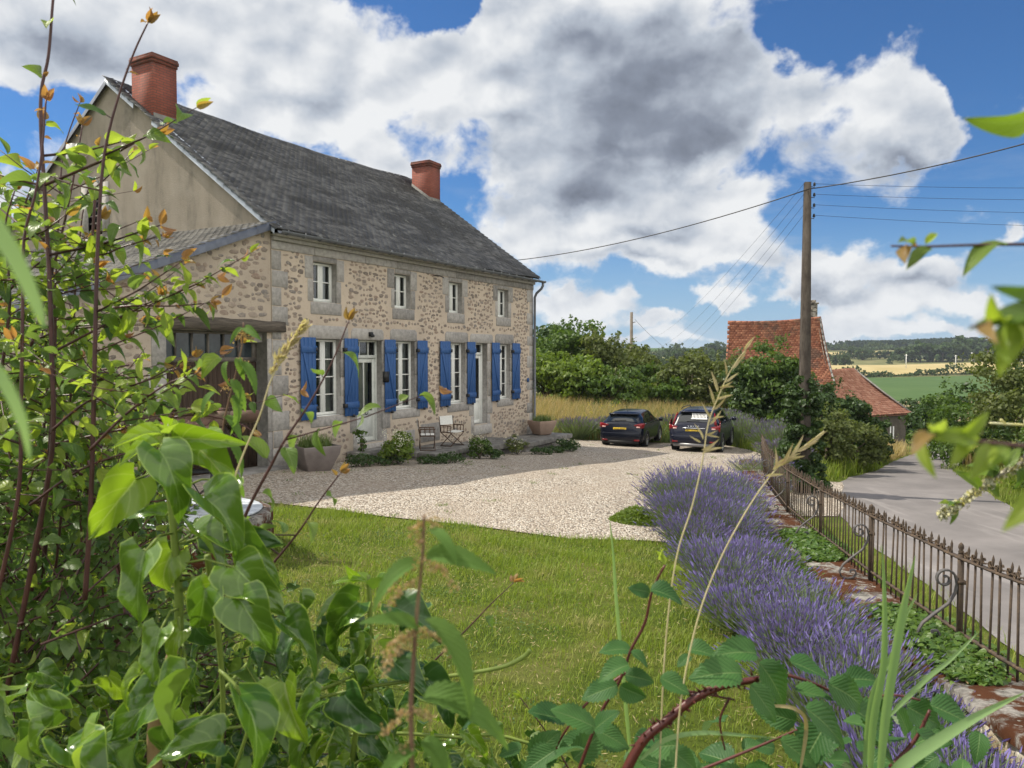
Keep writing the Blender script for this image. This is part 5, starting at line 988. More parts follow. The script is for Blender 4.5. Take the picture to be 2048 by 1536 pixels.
# ---------------------------------------------------------------- trees and bushes
def pt(px, D): return (px-1024)/FPX*D
def topz(py, D): return ZC+(711-py)/FPX*D
TB = 'trees behind the farmhouse'; BB = 'bushes by the old barn'
for (px, D, top, rx, mat, n, lb, g, tips) in [
    (1062, 56, 655, 3.2, 'tree_dark', 5000, 'dark tree just showing past the farmhouse corner', TB, 10), (1088, 45, 712, 1.9, 'tree_bright', 5500, 'bright green bushy tree nearest the farmhouse corner', TB, 14), (1148, 50, 642, 2.3, 'tree_green', 6500, 'tallest tree behind the farmhouse with a ragged top', TB, 22), (1150, 44, 705, 2.0, 'tree_bright', 6000, 'bright green bush in front of the tallest tree', TB, 14),
    (1205, 48, 672, 2.4, 'tree_olive', 7000, 'olive green tree beside the thin wooden pole', TB, 26), (1262, 50, 700, 2.2, 'tree_olive', 6000, 'loose olive tree behind the foot of the wooden pole', TB, 24), (1222, 43, 742, 1.7, 'tree_green', 4500, 'low bush in front of the olive tree', TB, 12), (1300, 46, 742, 1.5, 'tree_green', 3600, 'small bush with loose tips to the far side of the wooden pole', TB, 14), (1262, 43, 772, 1.2, 'tree_bright', 2600, 'small pale bush in the dry grass', TB, 6),
    (1385, 44, 716, 2.1, 'tree_olive', 6500, 'broad olive bush between wooden pole and old barn', BB, 10), (1445, 42, 722, 1.5, 'tree_olive', 4200, 'rounded bush against the old barn gable', BB, 8), (1340, 43, 765, 1.1, 'tree_green', 2400, 'low bush at the end of the broad olive bush', BB, 6),
    (1500, 38.5, 722, 1.3, 'tree_dark', 5200, 'dark leafy bush in front of the barn roof', BB, 8), (1545, 38, 692, 1.55, 'tree_green', 8000, 'tall dark green bush covering the middle of the barn roof', BB, 14), (1590, 37, 742, 1.0, 'tree_dark', 3200, 'bush behind the concrete pole', BB, 6), (1645, 31, 770, .45, 'tree_dark', 2600, 'slim dark bush right behind the ivy pole', BB, 4),
    (1668, 36, 778, .6, 'tree_dark', 4500, 'dark conical bush before the lower tiled roof', BB, 6), (1700, 33, 802, 1.0, 'tree_dark', 6000, 'rounded dark bush before the lower tiled roof', BB, 8), (1655, 27, 835, .8, 'tree_olive', 3600, 'low olive bush beside the ivy pole foot', BB, 6), (1705, 29, 838, 1.1, 'tree_olive', 5200, 'wide olive bush leaning over the road edge', BB, 10), (1738, 34, 842, .9, 'tree_dark', 3600, 'bush at the wall of the lower outbuilding', BB, 6),
    (1832, 60, 800, 1.5, 'tree_dark', 3200, 'dark round tree beyond the lower outbuilding', BB, 4), (1855, 62, 820, 1.8, 'tree_dark', 3200, 'second dark tree beyond the lower outbuilding', BB, 4), (1893, 90, 845, 2.0, 'tree_olive', 1500, 'small olive tree alone in the brown field', BB, 4)]:
    x = pt(px, D); b = Hf(x, D)+(.3 if D < 34 else 0.)-.25; h = topz(top, D)-b; tree('bush' if h < 4.2 else 'broadleaf_tree', lb, x, D, h, rx, mat=mat, n=n, ls=.0033*D, group=g, base=b, rz=h*.58, low=.0, tips=tips, cat='bush' if h < 4.2 else 'tree', trunk=.10, ncl=54)
TR = 'hedge trees along the far side of the lane'
for (x, y, h, rx, mat, n, ls, lb, rzf) in [(16.6, 24.5, 4.7, 1.9, 'tree_olive', 8000, .085, 'tall thin leaved tree on the verge across the lane', .44), (18.6, 26.5, 5.0, 2.2, 'tree_dark', 6000, .10, 'darker tree behind the thin leaved tree', .55), (15.5, 21.6, 2.2, 1.3, 'tree_green', 6000, .065, 'rounded bush by the lane under the tall thin tree', .66), (14.3, 18.6, 1.8, 1.2, 'tree_dark', 6000, .06, 'low dark bush hanging over the lane verge', .7), (17.9, 30.5, 2.8, 1.7, 'tree_green', 5000, .10, 'bush where the lane drops out of sight', .66), (14.6, 16., 2.0, 1.4, 'tree_dark', 5000, .06, 'broad dark hedge bush next to the lane', .7), (14.3, 13.3, 2.0, 1.2, 'tree_green', 4500, .055, 'broad dark hedge bush next to the lane', .7), (20.5, 35, 3.2, 1.9, 'tree_dark', 4000, .12, 'bush where the lane drops out of sight', .66), (17.0, 22.3, 2.6, 1.6, 'tree_dark', 6000, .075, 'dark undergrowth bush at the foot of the tall thin tree', .7)]:
    tree('hedge_tree' if h > 4 else 'hedge_bush', lb, x, y, h, rx, mat=mat, n=n, ls=ls, group=TR, tips=22 if h > 4 else 6, trunk=.09 if h > 4 else .04, ncl=50, spread=.30, rz=h*rzf)
# far countryside: woods, hedges and single trees
def far_tree(name, mat, h, rx, n, ls): 
    t = thing(name, 'far tree', 'tree', (0, 0, 0)); mb = MB(); crown(mb, (0, 0, h*.52), (rx, rx, h*.5), n, ls, 16, .42); mb.build('crown', mat, t); mb = MB(); mb.tube([(0, 0, -1), (0, 0, h*.5)], .4, 5); mb.build('trunk', 'bark', t); return t
pro = [far_tree('far_tree', 'tree_far', 11, 5.5, 420, 1.5), far_tree('far_tree', 'tree_far', 9, 6., 420, 1.5), far_tree('far_tree', 'tree_dark', 12, 5., 420, 1.5)]; used = [0, 0, 0]
FT = [(1708, 660, 1), (1725, 640, 1.), (1742, 650, .8), (1760, 655, .7), (1778, 650, .8), (1795, 620, .9), (1812, 600, 1.3), (1825, 610, 1.1), (1840, 600, 1.45), (1858, 605, 1.2), (1872, 600, 1.5), (1885, 590, 1.3), (1898, 610, 1.5), (1912, 600, 1.5), (1925, 610, 1.7), (1942, 620, 1.4), (1958, 640, 1.6), (1780, 575, .45), (1690, 520, .8), (1678, 540, .9), (1975, 600, 1.6), (1995, 620, 1.7), (2015, 600, 1.6), (2040, 620, 1.7), (2070, 620, 1.7), (1640, 560, 1.), (1290, 430, .7), (1308, 425, .8), (1325, 430, .7), (1345, 480, 1.), (1362, 500, 1.1), (1410, 700, 1.2), (1425, 700, 1.3), (1442, 720, 1.), (1456, 700, 1.1), (1380, 520, .9), (1398, 540, .9)]
for i, (px, D, s) in enumerate(FT):
    k = i % 3; t = pro[k] if not used[k] else copy_tree(pro[k]); used[k] = 1; x = pt(px, D); t.location = (x, D, Hf(x, D)-.5); t.scale = (s, s, s*.95); t.rotation_euler = (0, 0, rng.uniform(0, 6)); 
    t['label'] = 'round dark tree on the distant hillside beyond the yellow stubble field' if px > 1600 else 'small round dark tree on the distant ridge between pole and barn'; t['group'] = 'trees on the distant hillside' if px > 1600 else 'trees on the distant ridge'
mb = MB(); n = 2600; X = rnd(n, 395, 560); Y = 870+rnd(n, 0, 90)+(X-395)*.12; k = rng.random(n) < ip(X, [395, 410, 540, 560], [0, 1, 1, 0]); X, Y = X[k], Y[k]; Z = H(X, Y)
for q in range(3):
    m = len(X); P = np.stack([X+rng.normal(size=m)*1.5, Y, Z+q*3.5*rnd(m, .6, 1.2)+1], 1); quads(mb, P, unit(rng.normal(size=(m, 3))*[.6, 1, .3]), 5.5-q*1.4, 0, 1.5)
stuff('forest', mb, 'conifer_far')
def hedge(nm, label, pts, h, w_, n, ls, mat='tree_far'):
    t = thing(nm, label, 'hedge', (pts[0][0], pts[0][1], Hf(*pts[0])), 0, 'far hedges'); mb = MB(); P = np.array(pts, float); s = rng.random(n)*(len(P)-1); i = s.astype(int); f = (s-i)[:, None]; Q = P[i]*(1-f)+P[i+1]*f; z = H(Q[:, 0], Q[:, 1]); hh = h*(.6+.5*np.sin(Q[:, 0]*.13)+.3*np.sin(Q[:, 0]*.37))
    Q = np.stack([Q[:, 0]-pts[0][0]+rng.normal(size=n)*w_*.4, Q[:, 1]-pts[0][1]+rng.normal(size=n)*w_, z-Hf(*pts[0])+np.abs(hh)*rng.random(n)], 1); quads(mb, Q, unit(rng.normal(size=(n, 3))), ls, 0, 1.3); mb.build('foliage', mat, t)
hedge('far_hedge', 'dark hedge line between the green and the yellow field', [(60, 352), (150, 358), (230, 366), (330, 372)], 4., 2., 2600, 1.2); hedge('far_hedge', 'thin hedge at the near edge of the green field', [(50, 188), (90, 190), (140, 189)], 1.0, .8, 1300, .55); hedge('far_hedge', 'long wooded hedge under the hill with the fir wood', [(230, 690), (330, 680), (400, 650), (480, 640)], 4.5, 6, 2600, 1.8); hedge('far_hedge', 'wooded skyline strip at the foot of the fir wood', [(300, 860), (380, 845), (480, 850), (640, 880)], 6, 8, 2600, 3.); hedge('far_hedge', 'wooded valley strip between wooden pole and barn', [(60, 380), (100, 400), (135, 440)], 9, 8, 3000, 1.9); hedge('far_hedge', 'long dark ridge wood behind the old barn', [(100, 700), (180, 760), (300, 800)], 8, 8, 2600, 2.8); hedge('far_hedge', 'low scrub line across the brown field', [(40, 150), (62, 152), (90, 150)], .8, .8, 800, .4)
for i, (px, D, lb) in enumerate([(1812, 420, 'small white pole in the yellow stubble field nearer the barn roofs'), (1911, 480, 'small white pole in the yellow field near the big trees'), (1943, 560, 'small white pole half hidden by the hillside trees'), (1816, 700, 'tiny white pole on the upper tan field')]):
    x = pt(px, D); t = thing('field_pole', lb, 'pole', (x, D, Hf(x, D)), 0, 'white poles in the fields'); mb = MB(); mb.tube([(0, 0, 0), (0, 0, 8)], .22, 5); mb.build('post', 'white_paint', t); mb = MB(); mb.tube([(-.9, 0, 7.4), (.9, 0, 7.4)], .14, 4); mb.build('crossarm', 'white_paint', t)
# ---------------------------------------------------------------- cars
m, n, b = new('paint_black', .22, .3); setc(n, b, (.004, .006, .014)); b.inputs['Coat Weight'].default_value = .15; b.inputs['Coat Roughness'].default_value = .04
m, n, b = new('paint_navy', .25, .3); setc(n, b, (.007, .009, .022)); b.inputs['Coat Weight'].default_value = .25; b.inputs['Coat Roughness'].default_value = .04
plain('car_glass', (.010, .013, .015), .04, .8); plain('tyre', (.018, .018, .018), .85, .2); plain('rim', (.42, .43, .45), .3, .5, .7); plain('tail_red', (.20, .008, .012), .12, .5); plain('tail_clear', (.75, .45, .42), .2, .6)
plain('plate_yellow', (.72, .50, .03), .5); plain('chrome', (.7, .72, .75), .15, .5, 1.); plain('black_trim', (.02, .02, .021), .6, .3); plain('silver_trim', (.25, .25, .26), .4, .4, .5)
def text(nm, body, size, mat, parent, loc, rot, ext=.001):
    c = bpy.data.curves.new(nm, 'FONT'); c.body = body; c.size = size; c.extrude = ext; c.align_x = 'CENTER'; c.align_y = 'CENTER'; c.materials.append(MATS[mat]); o = bpy.data.objects.new(nm, c); COL.objects.link(o); me = bpy.data.meshes.new_from_object(o.evaluated_get(bpy.context.evaluated_depsgraph_get())); bpy.data.objects.remove(o); o = bpy.data.objects.new(nm, me); COL.objects.link(o); o.parent = parent; o.location = loc; o.rotation_euler = rot; return o
def car(name, label, loc, rz, st, paint, tw, wheels, wr_, spec):
    t = thing(name, label, 'car', loc, rz); st = np.array(st, float); L = st[-1, 0]
    def prof(y):
        v = [ip(y, st[:, 0], st[:, k]) for k in range(7)]; _, zb, ws, zbelt, wb, zt, wr = v
        return np.array([(0, zb), (ws*.8, zb), (ws*.97, zb+.05), (ws, zb+.16), (ws+.008, zbelt-.22), (wb, zbelt-.04), (wb-.012, zbelt), (wb*.94+wr*.06, zbelt+.08*(zt-zbelt)), ((wb*.5+wr*.5), (zbelt+zt)/2), (wr, zt-.07), (wr-.05, zt-.03), (wr*.78, zt), (wr*.4, zt+.014), (0, zt+.02)])
    Y = np.unique(np.concatenate([np.linspace(0, .5, 12), np.linspace(.5, L-.4, 26), np.linspace(L-.4, L, 8)])); V = []
    for y in Y:
        p = prof(y); full = np.concatenate([p, p[-2:0:-1]*[-1, 1]]); V += [(a, y, z) for a, z in full]
    m = 26; n = len(Y); mb = MB(); mb.add(V, [(i*m+j, i*m+(j+1) % m, (i+1)*m+(j+1) % m, (i+1)*m+j) for i in range(n-1) for j in range(m)]+[tuple(range(m))[::-1], tuple(range((n-1)*m, n*m))])
    mb.build('body', paint, t, True)
    def side(y, s, sx, off=.010): p = prof(y); q = p[7]*(1-s)+p[9]*s+np.array([.035*4*s*(1-s)*.6, 0]); return (sx*(q[0]+off), y, q[1])
    for sx in (-1, 1):
        for (a, b) in spec['win']:
            ys_ = np.linspace(a, b, 7); mb = MB(); V = [side(y, s, sx) for s in (.06, .35, .65, .97) for y in ys_]; mb.add(V, [(i*7+j, i*7+j+1, i*7+j+8, i*7+j+7) for i in range(3) for j in range(6)]); mb.build('side_window', 'car_glass', t, True)
        mb = MB(); mb.tube([side(y, .02, sx, .014) for y in np.linspace(spec['win'][0][0]-.1, spec['win'][-1][1], 10)], .008, 4); mb.build('window_trim', 'chrome' if spec['chrome'] else 'black_trim', t)
        q = spec['mirror']; mb = MB(); mb.lathe([(.01, -.09), (.09, -.07), (.10, .02), (.06, .08), (.01, .09)], (sx*(q[0]+.12), q[1], q[2]), 10); mb.box(min(sx*q[0], sx*(q[0]-.12)), max(sx*q[0], sx*(q[0]-.12)), q[1], q[1]+.05, q[2]-.08, q[2]-.03); mb.build('mirror', paint, t, True)
        mb = MB(); lp = spec['lamp']; k = len(lp); V = [(sx*(x+o_), y-o_, z) for o_, zz in ((.004, 0), (.022, 1), (.022, 2), (.004, 3)) for (x, y, z0, z1) in lp for z in [(z0, z0+.012, z1-.012, z1)[zz]]]; mb.add(V, [(i*k+j, i*k+j+1, (i+1)*k+j+1, (i+1)*k+j) for i in range(3) for j in range(k-1)]); tl = mb.build('tail_light', 'tail_red', t, True)
        x, y, z0, z1 = lp[1]; mb = MB(); mb.box(min(sx*(x-.14), sx*x), max(sx*(x-.14), sx*x), y-.05, y-.02, z0+.03, z0+.08); bevel(mb.build('reversing_light', 'tail_clear', tl), .01)
        mb = MB(); rx, rz_ = spec['refl']; mb.box(sx*rx-.11, sx*rx+.11, -.035, .05, rz_-.035, rz_+.04); bevel(mb.build('reflector', 'tail_red', t), .015)
        for wy_ in wheels:
            mb = MB(); c = [(sx*(tw+.004), wy_+(wr_+.055)*math.cos(a), wr_+(wr_+.055)*math.sin(a)) for a in np.linspace(-.25, math.pi+.25, 20)]; mb.tube(c, .03, 6); mb.add([(sx*(tw+.002), wy_, wr_)]+[(sx*(tw+.002), wy_+(wr_+.05)*math.cos(a), wr_+(wr_+.05)*math.sin(a)) for a in np.linspace(-.6, math.pi+.6, 20)], [(0, i, i+1) for i in range(1, 20)]); mb.build('wheel_arch', 'black_trim', t)
            wh = thing('wheel', None, None, (sx*(tw-.09), wy_, wr_)); wh.parent = t
            def lat(prof_, seg=28): return np.array([(sx*x, r*math.cos(2*math.pi*j/seg), r*math.sin(2*math.pi*j/seg)) for x, r in prof_ for j in range(seg)]), [(i*seg+j, i*seg+(j+1) % seg, (i+1)*seg+(j+1) % seg, (i+1)*seg+j) for i in range(len(prof_)-1) for j in range(seg)]
            MB().add(*lat([(-.12, wr_*.6), (-.12, wr_*.94), (-.09, wr_), (.07, wr_), (.105, wr_*.93), (.11, wr_*.70)])).build('tyre', 'tyre', wh, True)
            mb = MB(); mb.add(*lat([(.105, wr_*.70), (.11, wr_*.66), (.06, wr_*.62), (.02, wr_*.6)]));
            for q_ in range(spec['spokes']):
                a = 2*math.pi*q_/spec['spokes']+.3; ca, sa = math.cos(a), math.sin(a); e = .03
                mb.add([(sx*.085, ca*.03-sa*e, sa*.03+ca*e), (sx*.085, ca*.03+sa*e, sa*.03-ca*e), (sx*.10, ca*wr_*.66+sa*e*.8, sa*wr_*.66-ca*e*.8), (sx*.10, ca*wr_*.66-sa*e*.8, sa*wr_*.66+ca*e*.8)], [(0, 1, 2, 3)])
            mb.add(*lat([(.09, .07), (.10, .05), (.10, .005)], 12)); mb.build('rim', 'rim', wh)
            MB().add([(sx*.03, 0, 0)]+[(sx*.03, wr_*.63*math.cos(a), wr_*.63*math.sin(a)) for a in np.linspace(0, 6.2832, 20)], [(0, i, i+1) for i in range(1, 20)]).build('brake_disc', 'black_trim', wh)
    def top(a, b, f, nm, mat='car_glass', lift=.012, nx=11, ny=8, skew=None):
        V = []
        for y in np.linspace(a, b, ny):
            p = prof(y); wr = p[9][0]; fx = f(y)
            for x in np.linspace(-fx, fx, nx): z = ip(abs(x), [p[13][0], p[12][0], p[11][0], p[10][0], p[9][0]][0:5], [p[13][1], p[12][1], p[11][1], p[10][1], p[9][1]]); V.append((x, y-lift*.8, z+lift))
        return MB().add(V, [(i*nx+j, i*nx+j+1, (i+1)*nx+j+1, (i+1)*nx+j) for i in range(ny-1) for j in range(nx-1)]).build(nm, mat, t, True)
    r0, r1 = spec['rear']; top(r0, r1, lambda y: ip(y, [r0, (r0+r1)/2, r1], spec['rw']), 'rear_window'); w0, w1 = spec['wind']; top(w0, w1, lambda y: prof(y)[11][0], 'windscreen')
    mb = MB(); zt_ = prof(r1+.02)[11][1]; hw = spec['rw'][2]; mb.prism([(-hw-.04, r1-.20), (hw+.04, r1-.20), (hw+.05, r1+.12), (-hw-.05, r1+.12)], zt_-.025, zt_+.018); bevel(mb.build('spoiler', paint, t), .01)
    mb = MB(); mb.tube([(-.3, r0+.0, prof(r0)[12][1]+.03), (.18, r0+.02, prof(r0+.02)[12][1]+.035)], .012, 5); mb.build('rear_wiper', 'black_trim', t)
    px_, pz_, ptxt, py0 = spec['plate']; mb = MB(); mb.box(px_-.27, px_+.27, py0-.012, py0, pz_-.058, pz_+.058); pl = bevel(mb.build('number_plate', 'plate_yellow', t), .004); text('plate_lettering', ptxt, .112, 'black', pl, (px_, py0-.014, pz_), (R(90), 0, 0))
    mb = MB(); b0 = spec['bumper']; mb.prism([(-b0[0], .035), (-b0[0]+.08, -.03), (b0[0]-.08, -.03), (b0[0], .035), (b0[0]+.03, .28), (-b0[0]-.03, .28)], b0[1], b0[2]); bu = bevel(mb.build('bumper', paint, t), .035, 3)
    mb = MB(); mb.prism([(-b0[0]+.1, .02), (b0[0]-.1, .02), (b0[0]-.12, .2), (-b0[0]+.12, .2)], b0[1]-.13, b0[1]-.005); mb.build('diffuser', spec['diff'], t)
    mb = MB(); mb.tube([(0, 1.2, prof(1.2)[13][1]), (0, .95, prof(1.2)[13][1]+.2)] if spec['aerial'] else [(0, .9, prof(.9)[13][1]), (0, .8, prof(.9)[13][1]+.05)], [.012, .004], 5); mb.build('aerial', 'black', t)
    return t
SA = [(0, .40, .80, .62, .82, .70, .78), (.04, .30, .85, .66, .86, .86, .80), (.10, .25, .88, .86, .88, 1.00, .78), (.20, .23, .895, .95, .885, 1.09, .70), (.36, .22, .90, .96, .89, 1.24, .655), (.55, .21, .905, .97, .89, 1.38, .62), (.75, .2, .91, .965, .89, 1.445, .60), (1.3, .2, .91, .94, .885, 1.475, .61), (2.1, .2, .91, .93, .885, 1.485, .62), (2.6, .2, .91, .92, .885, 1.44, .62), (3.0, .2, .91, .92, .885, 1.27, .65), (3.35, .2, .905, .93, .885, 1.06, .72), (3.6, .2, .90, .90, .87, .99, .78), (4.1, .24, .86, .74, .80, .83, .72), (4.36, .35, .70, .55, .66, .62, .60)]
ax, ay = 4.42, 31.35; ca_ = car('parked_hatchback', 'black five door hatchback with yellow plate parked nearer the house', (ax, ay, Hf(5.1, 33.3)+.03), -R(22), SA, 'paint_black', .905, (.78, 3.43), .325,
    dict(win=[(.66, 1.18), (1.24, 2.02), (2.08, 3.05)], chrome=True, mirror=(.95, 2.85, 1.03), lamp=[(.52, .085, .93, .97), (.78, .075, .83, 1.04), (.885, .14, .84, 1.05), (.90, .30, .90, 1.04), (.905, .46, .97, 1.0)], refl=(.66, .36), rear=(.19, .56), rw=(.62, .66, .56), wind=(2.62, 3.36), spokes=10, plate=(-.05, .80, 'YF65 ENC', .03), bumper=(.82, .34, .66), diff='black_trim', aerial=True))
mb = MB(); mb.lathe([(.0, 0), (.075, .0), (.075, .004)], (0, 0, 0), 18); o = mb.build('oval_badge', 'white_plastic', ca_); o.location = (.50, .045, .74); o.rotation_euler = (R(90), 0, 0); o.scale = (1, .62, 1)
SB = [(0, .46, .82, .70, .84, .78, .80), (.05, .38, .90, .78, .90, .95, .86), (.12, .34, .935, 1.0, .93, 1.12, .84), (.25, .32, .945, 1.07, .935, 1.28, .77), (.40, .31, .95, 1.10, .935, 1.46, .71), (.56, .30, .95, 1.11, .935, 1.61, .67), (.8, .30, .95, 1.11, .935, 1.67, .65), (1.5, .30, .95, 1.09, .93, 1.70, .66), (2.3, .30, .95, 1.08, .93, 1.70, .67), (2.8, .30, .95, 1.08, .93, 1.62, .67), (3.25, .30, .95, 1.09, .93, 1.38, .70), (3.6, .30, .95, 1.07, .925, 1.17, .78), (3.9, .30, .94, 1.02, .91, 1.08, .82), (4.4, .34, .90, .85, .85, .94, .76), (4.63, .42, .75, .65, .70, .74, .62)]
bx, by = 6.90, 29.30; cb_ = car('parked_estate_car', 'dark blue tall estate car with tall red rear lamps parked beside the lavender', (bx, by, Hf(7.8, 31)+.03), -R(23), SB, 'paint_navy', .945, (.92, 3.70), .365,
    dict(win=[(.62, 1.30), (1.36, 2.15), (2.21, 3.20)], chrome=False, mirror=(.99, 3.05, 1.20), lamp=[(.60, .11, 1.00, 1.06), (.80, .10, .94, 1.10), (.93, .14, .88, 1.14), (.935, .28, .92, 1.26), (.86, .40, 1.10, 1.40)], refl=(.70, .50), rear=(.20, .57), rw=(.66, .62, .56), wind=(2.86, 3.62), spokes=10, plate=(-.05, .90, 'PH-069-B', .04), bumper=(.87, .44, .74), diff='silver_trim', aerial=False))
mb = MB(); mb.box(-.42, .42, .0, .03, 1.0, 1.03); bevel(mb.build('chrome_strip', 'chrome', cb_), .006)
for sx in (-1, 1):
    mb = MB(); mb.tube([(sx*.80, .16, 1.12), (sx*.755, .31, 1.36), (sx*.70, .49, 1.57)], [.05, .035, .02], 6); mb.build('upper_tail_light', 'tail_red', cb_, True)
    mb = MB(); mb.tube([(sx*.60, .75, 1.70), (sx*.61, 1.0, 1.745), (sx*.61, 2.5, 1.745), (sx*.61, 2.8, 1.67)], .018, 5); mb.build('roof_rail', 'black_trim', cb_)
mb = MB(); zz = lambda y: ip(y, [.25, .40, .56], [1.28, 1.46, 1.61])+.045
for k in range(11): x = -.12+k*.053; mb.add([(x, .30-.03, zz(.30)), (x+.03, .30-.03, zz(.30)), (x+.03, .43-.03, zz(.43)), (x, .43-.03, zz(.43))], [(0, 1, 2, 3)])
for a, b in ((.27, .30), (.43, .455)): mb.add([(-.14, a-.03, zz(a)), (.46, a-.03, zz(a)), (.46, b-.03, zz(b)), (-.14, b-.03, zz(b))], [(0, 1, 2, 3)])
mb.build('striped_reflection', 'white_plastic', cb_)  # white bars laid over the rear window, a reflection put in as shapes
text('tailgate_lettering', 'V  O  L  V  O', .075, 'chrome', cb_, (-.02, .055, 1.085), (R(70), 0, 0))
# ---------------------------------------------------------------- plants close to the camera
cam_p = Vector((0, 0, ZC))
def path(pts, D=None, n=5):
    """smooth world polyline through (px, py[, depth]) marks"""
    W_ = [at(p[0], p[1], p[2] if len(p) > 2 else D) for p in pts]; out = []
    for i in range(len(W_)-1):
        p0, p1, p2, p3 = W_[max(i-1, 0)], W_[i], W_[i+1], W_[min(i+2, len(W_)-1)]
        for k in range(n):
            t = k/n; out.append(.5*((2*p1)+(p2-p0)*t+(2*p0-5*p1+4*p2-p3)*t*t+(3*p1-p0-3*p2+p3)*t**3))
    return out+[W_[-1]]
class LB:       # collects leaves of several kinds for one plant
    def __init__(s): s.g = {}
    def add(s, key, P, D, U, L): s.g.setdefault(key, []).append((tuple(P), tuple(D), tuple(U), L))
    def build(s, parent, names):
        for key, l in s.g.items():
            mb = MB(); P, D, U, L = [np.array([q[i] for q in l], float) for i in range(4)]; kw = KINDS_[key[1]]
            leaves(mb, P, D, U, L, **kw); mb.build(names.get(key[0], 'leaves'), key[0], parent, True)
KINDS_ = {'plum': dict(kind='ovate', Wd=.30, nu=3, nv=9, fold=.22, curl=.65, wave=.12), 'twigleaf': dict(kind='ovate', Wd=.21, nu=3, nv=9, fold=.35, curl=.6, wave=.15), 'young': dict(kind='ovate', Wd=.24, nu=2, nv=5, fold=.4, curl=.3), 'ivy': dict(kind='ivy', Wd=.30, nu=4, nv=14, fold=.45, curl=.85, wave=.34), 'ivyflat': dict(kind='ivy', Wd=.37, nu=4, nv=13, fold=.30, curl=.6, wave=.24), 'ivylong': dict(kind='lance', Wd=.19, nu=2, nv=9, fold=.5, curl=.8, wave=.08),
    'nettle': dict(kind='serr', Wd=.165, nu=2, nv=22, fold=.3, curl=.9), 'bramble': dict(kind='serr', Wd=.36, nu=3, nv=20, fold=.16, curl=.35, wave=.07), 'small': dict(kind='ovate', Wd=.36, nu=1, nv=4, fold=.3, curl=.6)}
def v3(*a): return Vector(a)
def rv(s=1.): return Vector(tuple(rng.normal(size=3)*s))
def leaf_px(lb, mat, kind, base, tip, D=1., D2=None, tow=.6, up=.6, side=0.):
    a, b = at(*base, D), at(*tip, D2 or D); d = b-a; L = d.length; c = (cam_p-a).normalized(); lb.add((mat, kind), a, d, c*tow+Vector((side, 0, up))+rv(.38), L*1.04)
def shoot(name, label, marks, D, r0, r1, every=.05, L=.05, mats=('plum_leaf',), group=None, young=.25, cat='sapling', kind='plum', stem='plum_stem', start=.0, tipc='copper_leaf', sides=0, names=None, spread=1.):
    p = path(marks, D); base = p[0]; t = thing(name, label, cat, base, 0, group); q = [x-base for x in p]; n = len(q)
    sb = MB(); sb.tube(q, list(np.linspace(r0*.72, r1*.8, n)), 6); lb = LB(); acc = rng.uniform(0, every); dist = 0; tot = sum((q[i+1]-q[i]).length for i in range(n-1)); ang = rng.uniform(0, 6.28)
    for i in range(n-1):
        s = q[i+1]-q[i]; l = s.length
        while acc < l:
            f = (dist+acc)/tot; pos = q[i]+s*(acc/l); tt = s.normalized(); a = tt.cross(Vector((0, 1, .1))).normalized(); c = tt.cross(a); ang += 2.4
            out = a*math.cos(ang)+c*math.sin(ang)*.7
            if f > start:
                m = mats[rng.integers(len(mats))]; k = kind; ll = L*rng.uniform(.68, 1.2)*(1-.3*f)
                if f > 1-young*rng.random(): m = tipc; k = 'young'; ll *= .5
                d = (out*spread+tt*.45+Vector((0, 0, -.1))+rv(.15)).normalized(); pt_ = pos+d*ll*.22; sb.tube([pos, pt_], [r1*.7, r1*.4], 4, cap=False); lb.add((m, k), pt_, d+Vector((0, 0, -.15)), Vector((0, 0, 1))+tt*.3+rv(.45)+(cam_p-base).normalized()*.35, ll)
                if rng.random() < .22 and f < .95: lb.add((tipc, 'young'), pos, (out*-.6+tt+rv(.2)), out, ll*.42)
            acc += every*rng.uniform(.6, 1.4)
        acc -= l; dist += l
    tt = (q[-1]-q[-2]).normalized()
    for k in range(4): lb.add((tipc, 'young'), q[-1], tt+rv(.45), rv(1), L*.42)
    for _ in range(sides):
        i = rng.integers(int(n*max(start, .2)), max(int(n*max(start, .2))+1, int(n*.66))); d = (Vector((rng.choice([-1, 1])*rng.uniform(.6, 1.), rng.uniform(-.3, .5), rng.uniform(.1, .6)))).normalized(); ln = rng.uniform(.08, .22); e = q[i]+d*ln; sb.tube([q[i], q[i]+d*ln*.5+Vector((0, 0, -.005)), e], [r1*1.2, r1, r1*.5], 4)
        for k in range(int(ln/.028)): f = (k+.6)*.028/ln; pos = q[i]+d*ln*min(f, 1); lb.add((mats[rng.integers(len(mats))], kind), pos, d*.5+rv(.7)+Vector((0, 0, -.1)), Vector((0, 0, 1))+rv(.4), L*rng.uniform(.5, .95))
        for k in range(2): lb.add((tipc if rng.random() < .6 else 'lime_leaf', 'young'), e, d+rv(.4), rv(1), L*.5)
    sb.build('stem', stem, t, True); nm = {'copper_leaf': 'young_leaves', 'lime_leaf': 'young_leaves'}; nm.update(names or {}); lb.build(t, nm); return t
PM = ('plum_leaf', 'plum_leaf', 'hedge_leaf', 'plum_leaf', 'lime_leaf'); G3 = 'wild plum shoots in the hedge'
shoot('plum_shoot', 'tallest plum shoot of the hedge, dark stem running out of the top of the picture', [(10, 1400), (60, 1150), (104, 900), (103, 700), (98, 540), (90, 400), (82, 260), (83, 180), (97, 110), (106, 0), (118, -120)], 1.25, .0062, .0022, .075, .060, PM, G3, .25, sides=5, start=.2)
shoot('plum_shoot', 'plum shoot leaning across the brick chimney with a copper coloured tip', [(170, 1200), (182, 1000), (189, 740), (192, 600), (196, 480), (203, 360), (214, 280), (238, 190), (268, 105), (296, 45)], 1.2, .0056, .0014, .070, .055, PM, G3, .3, sides=4, start=.25)
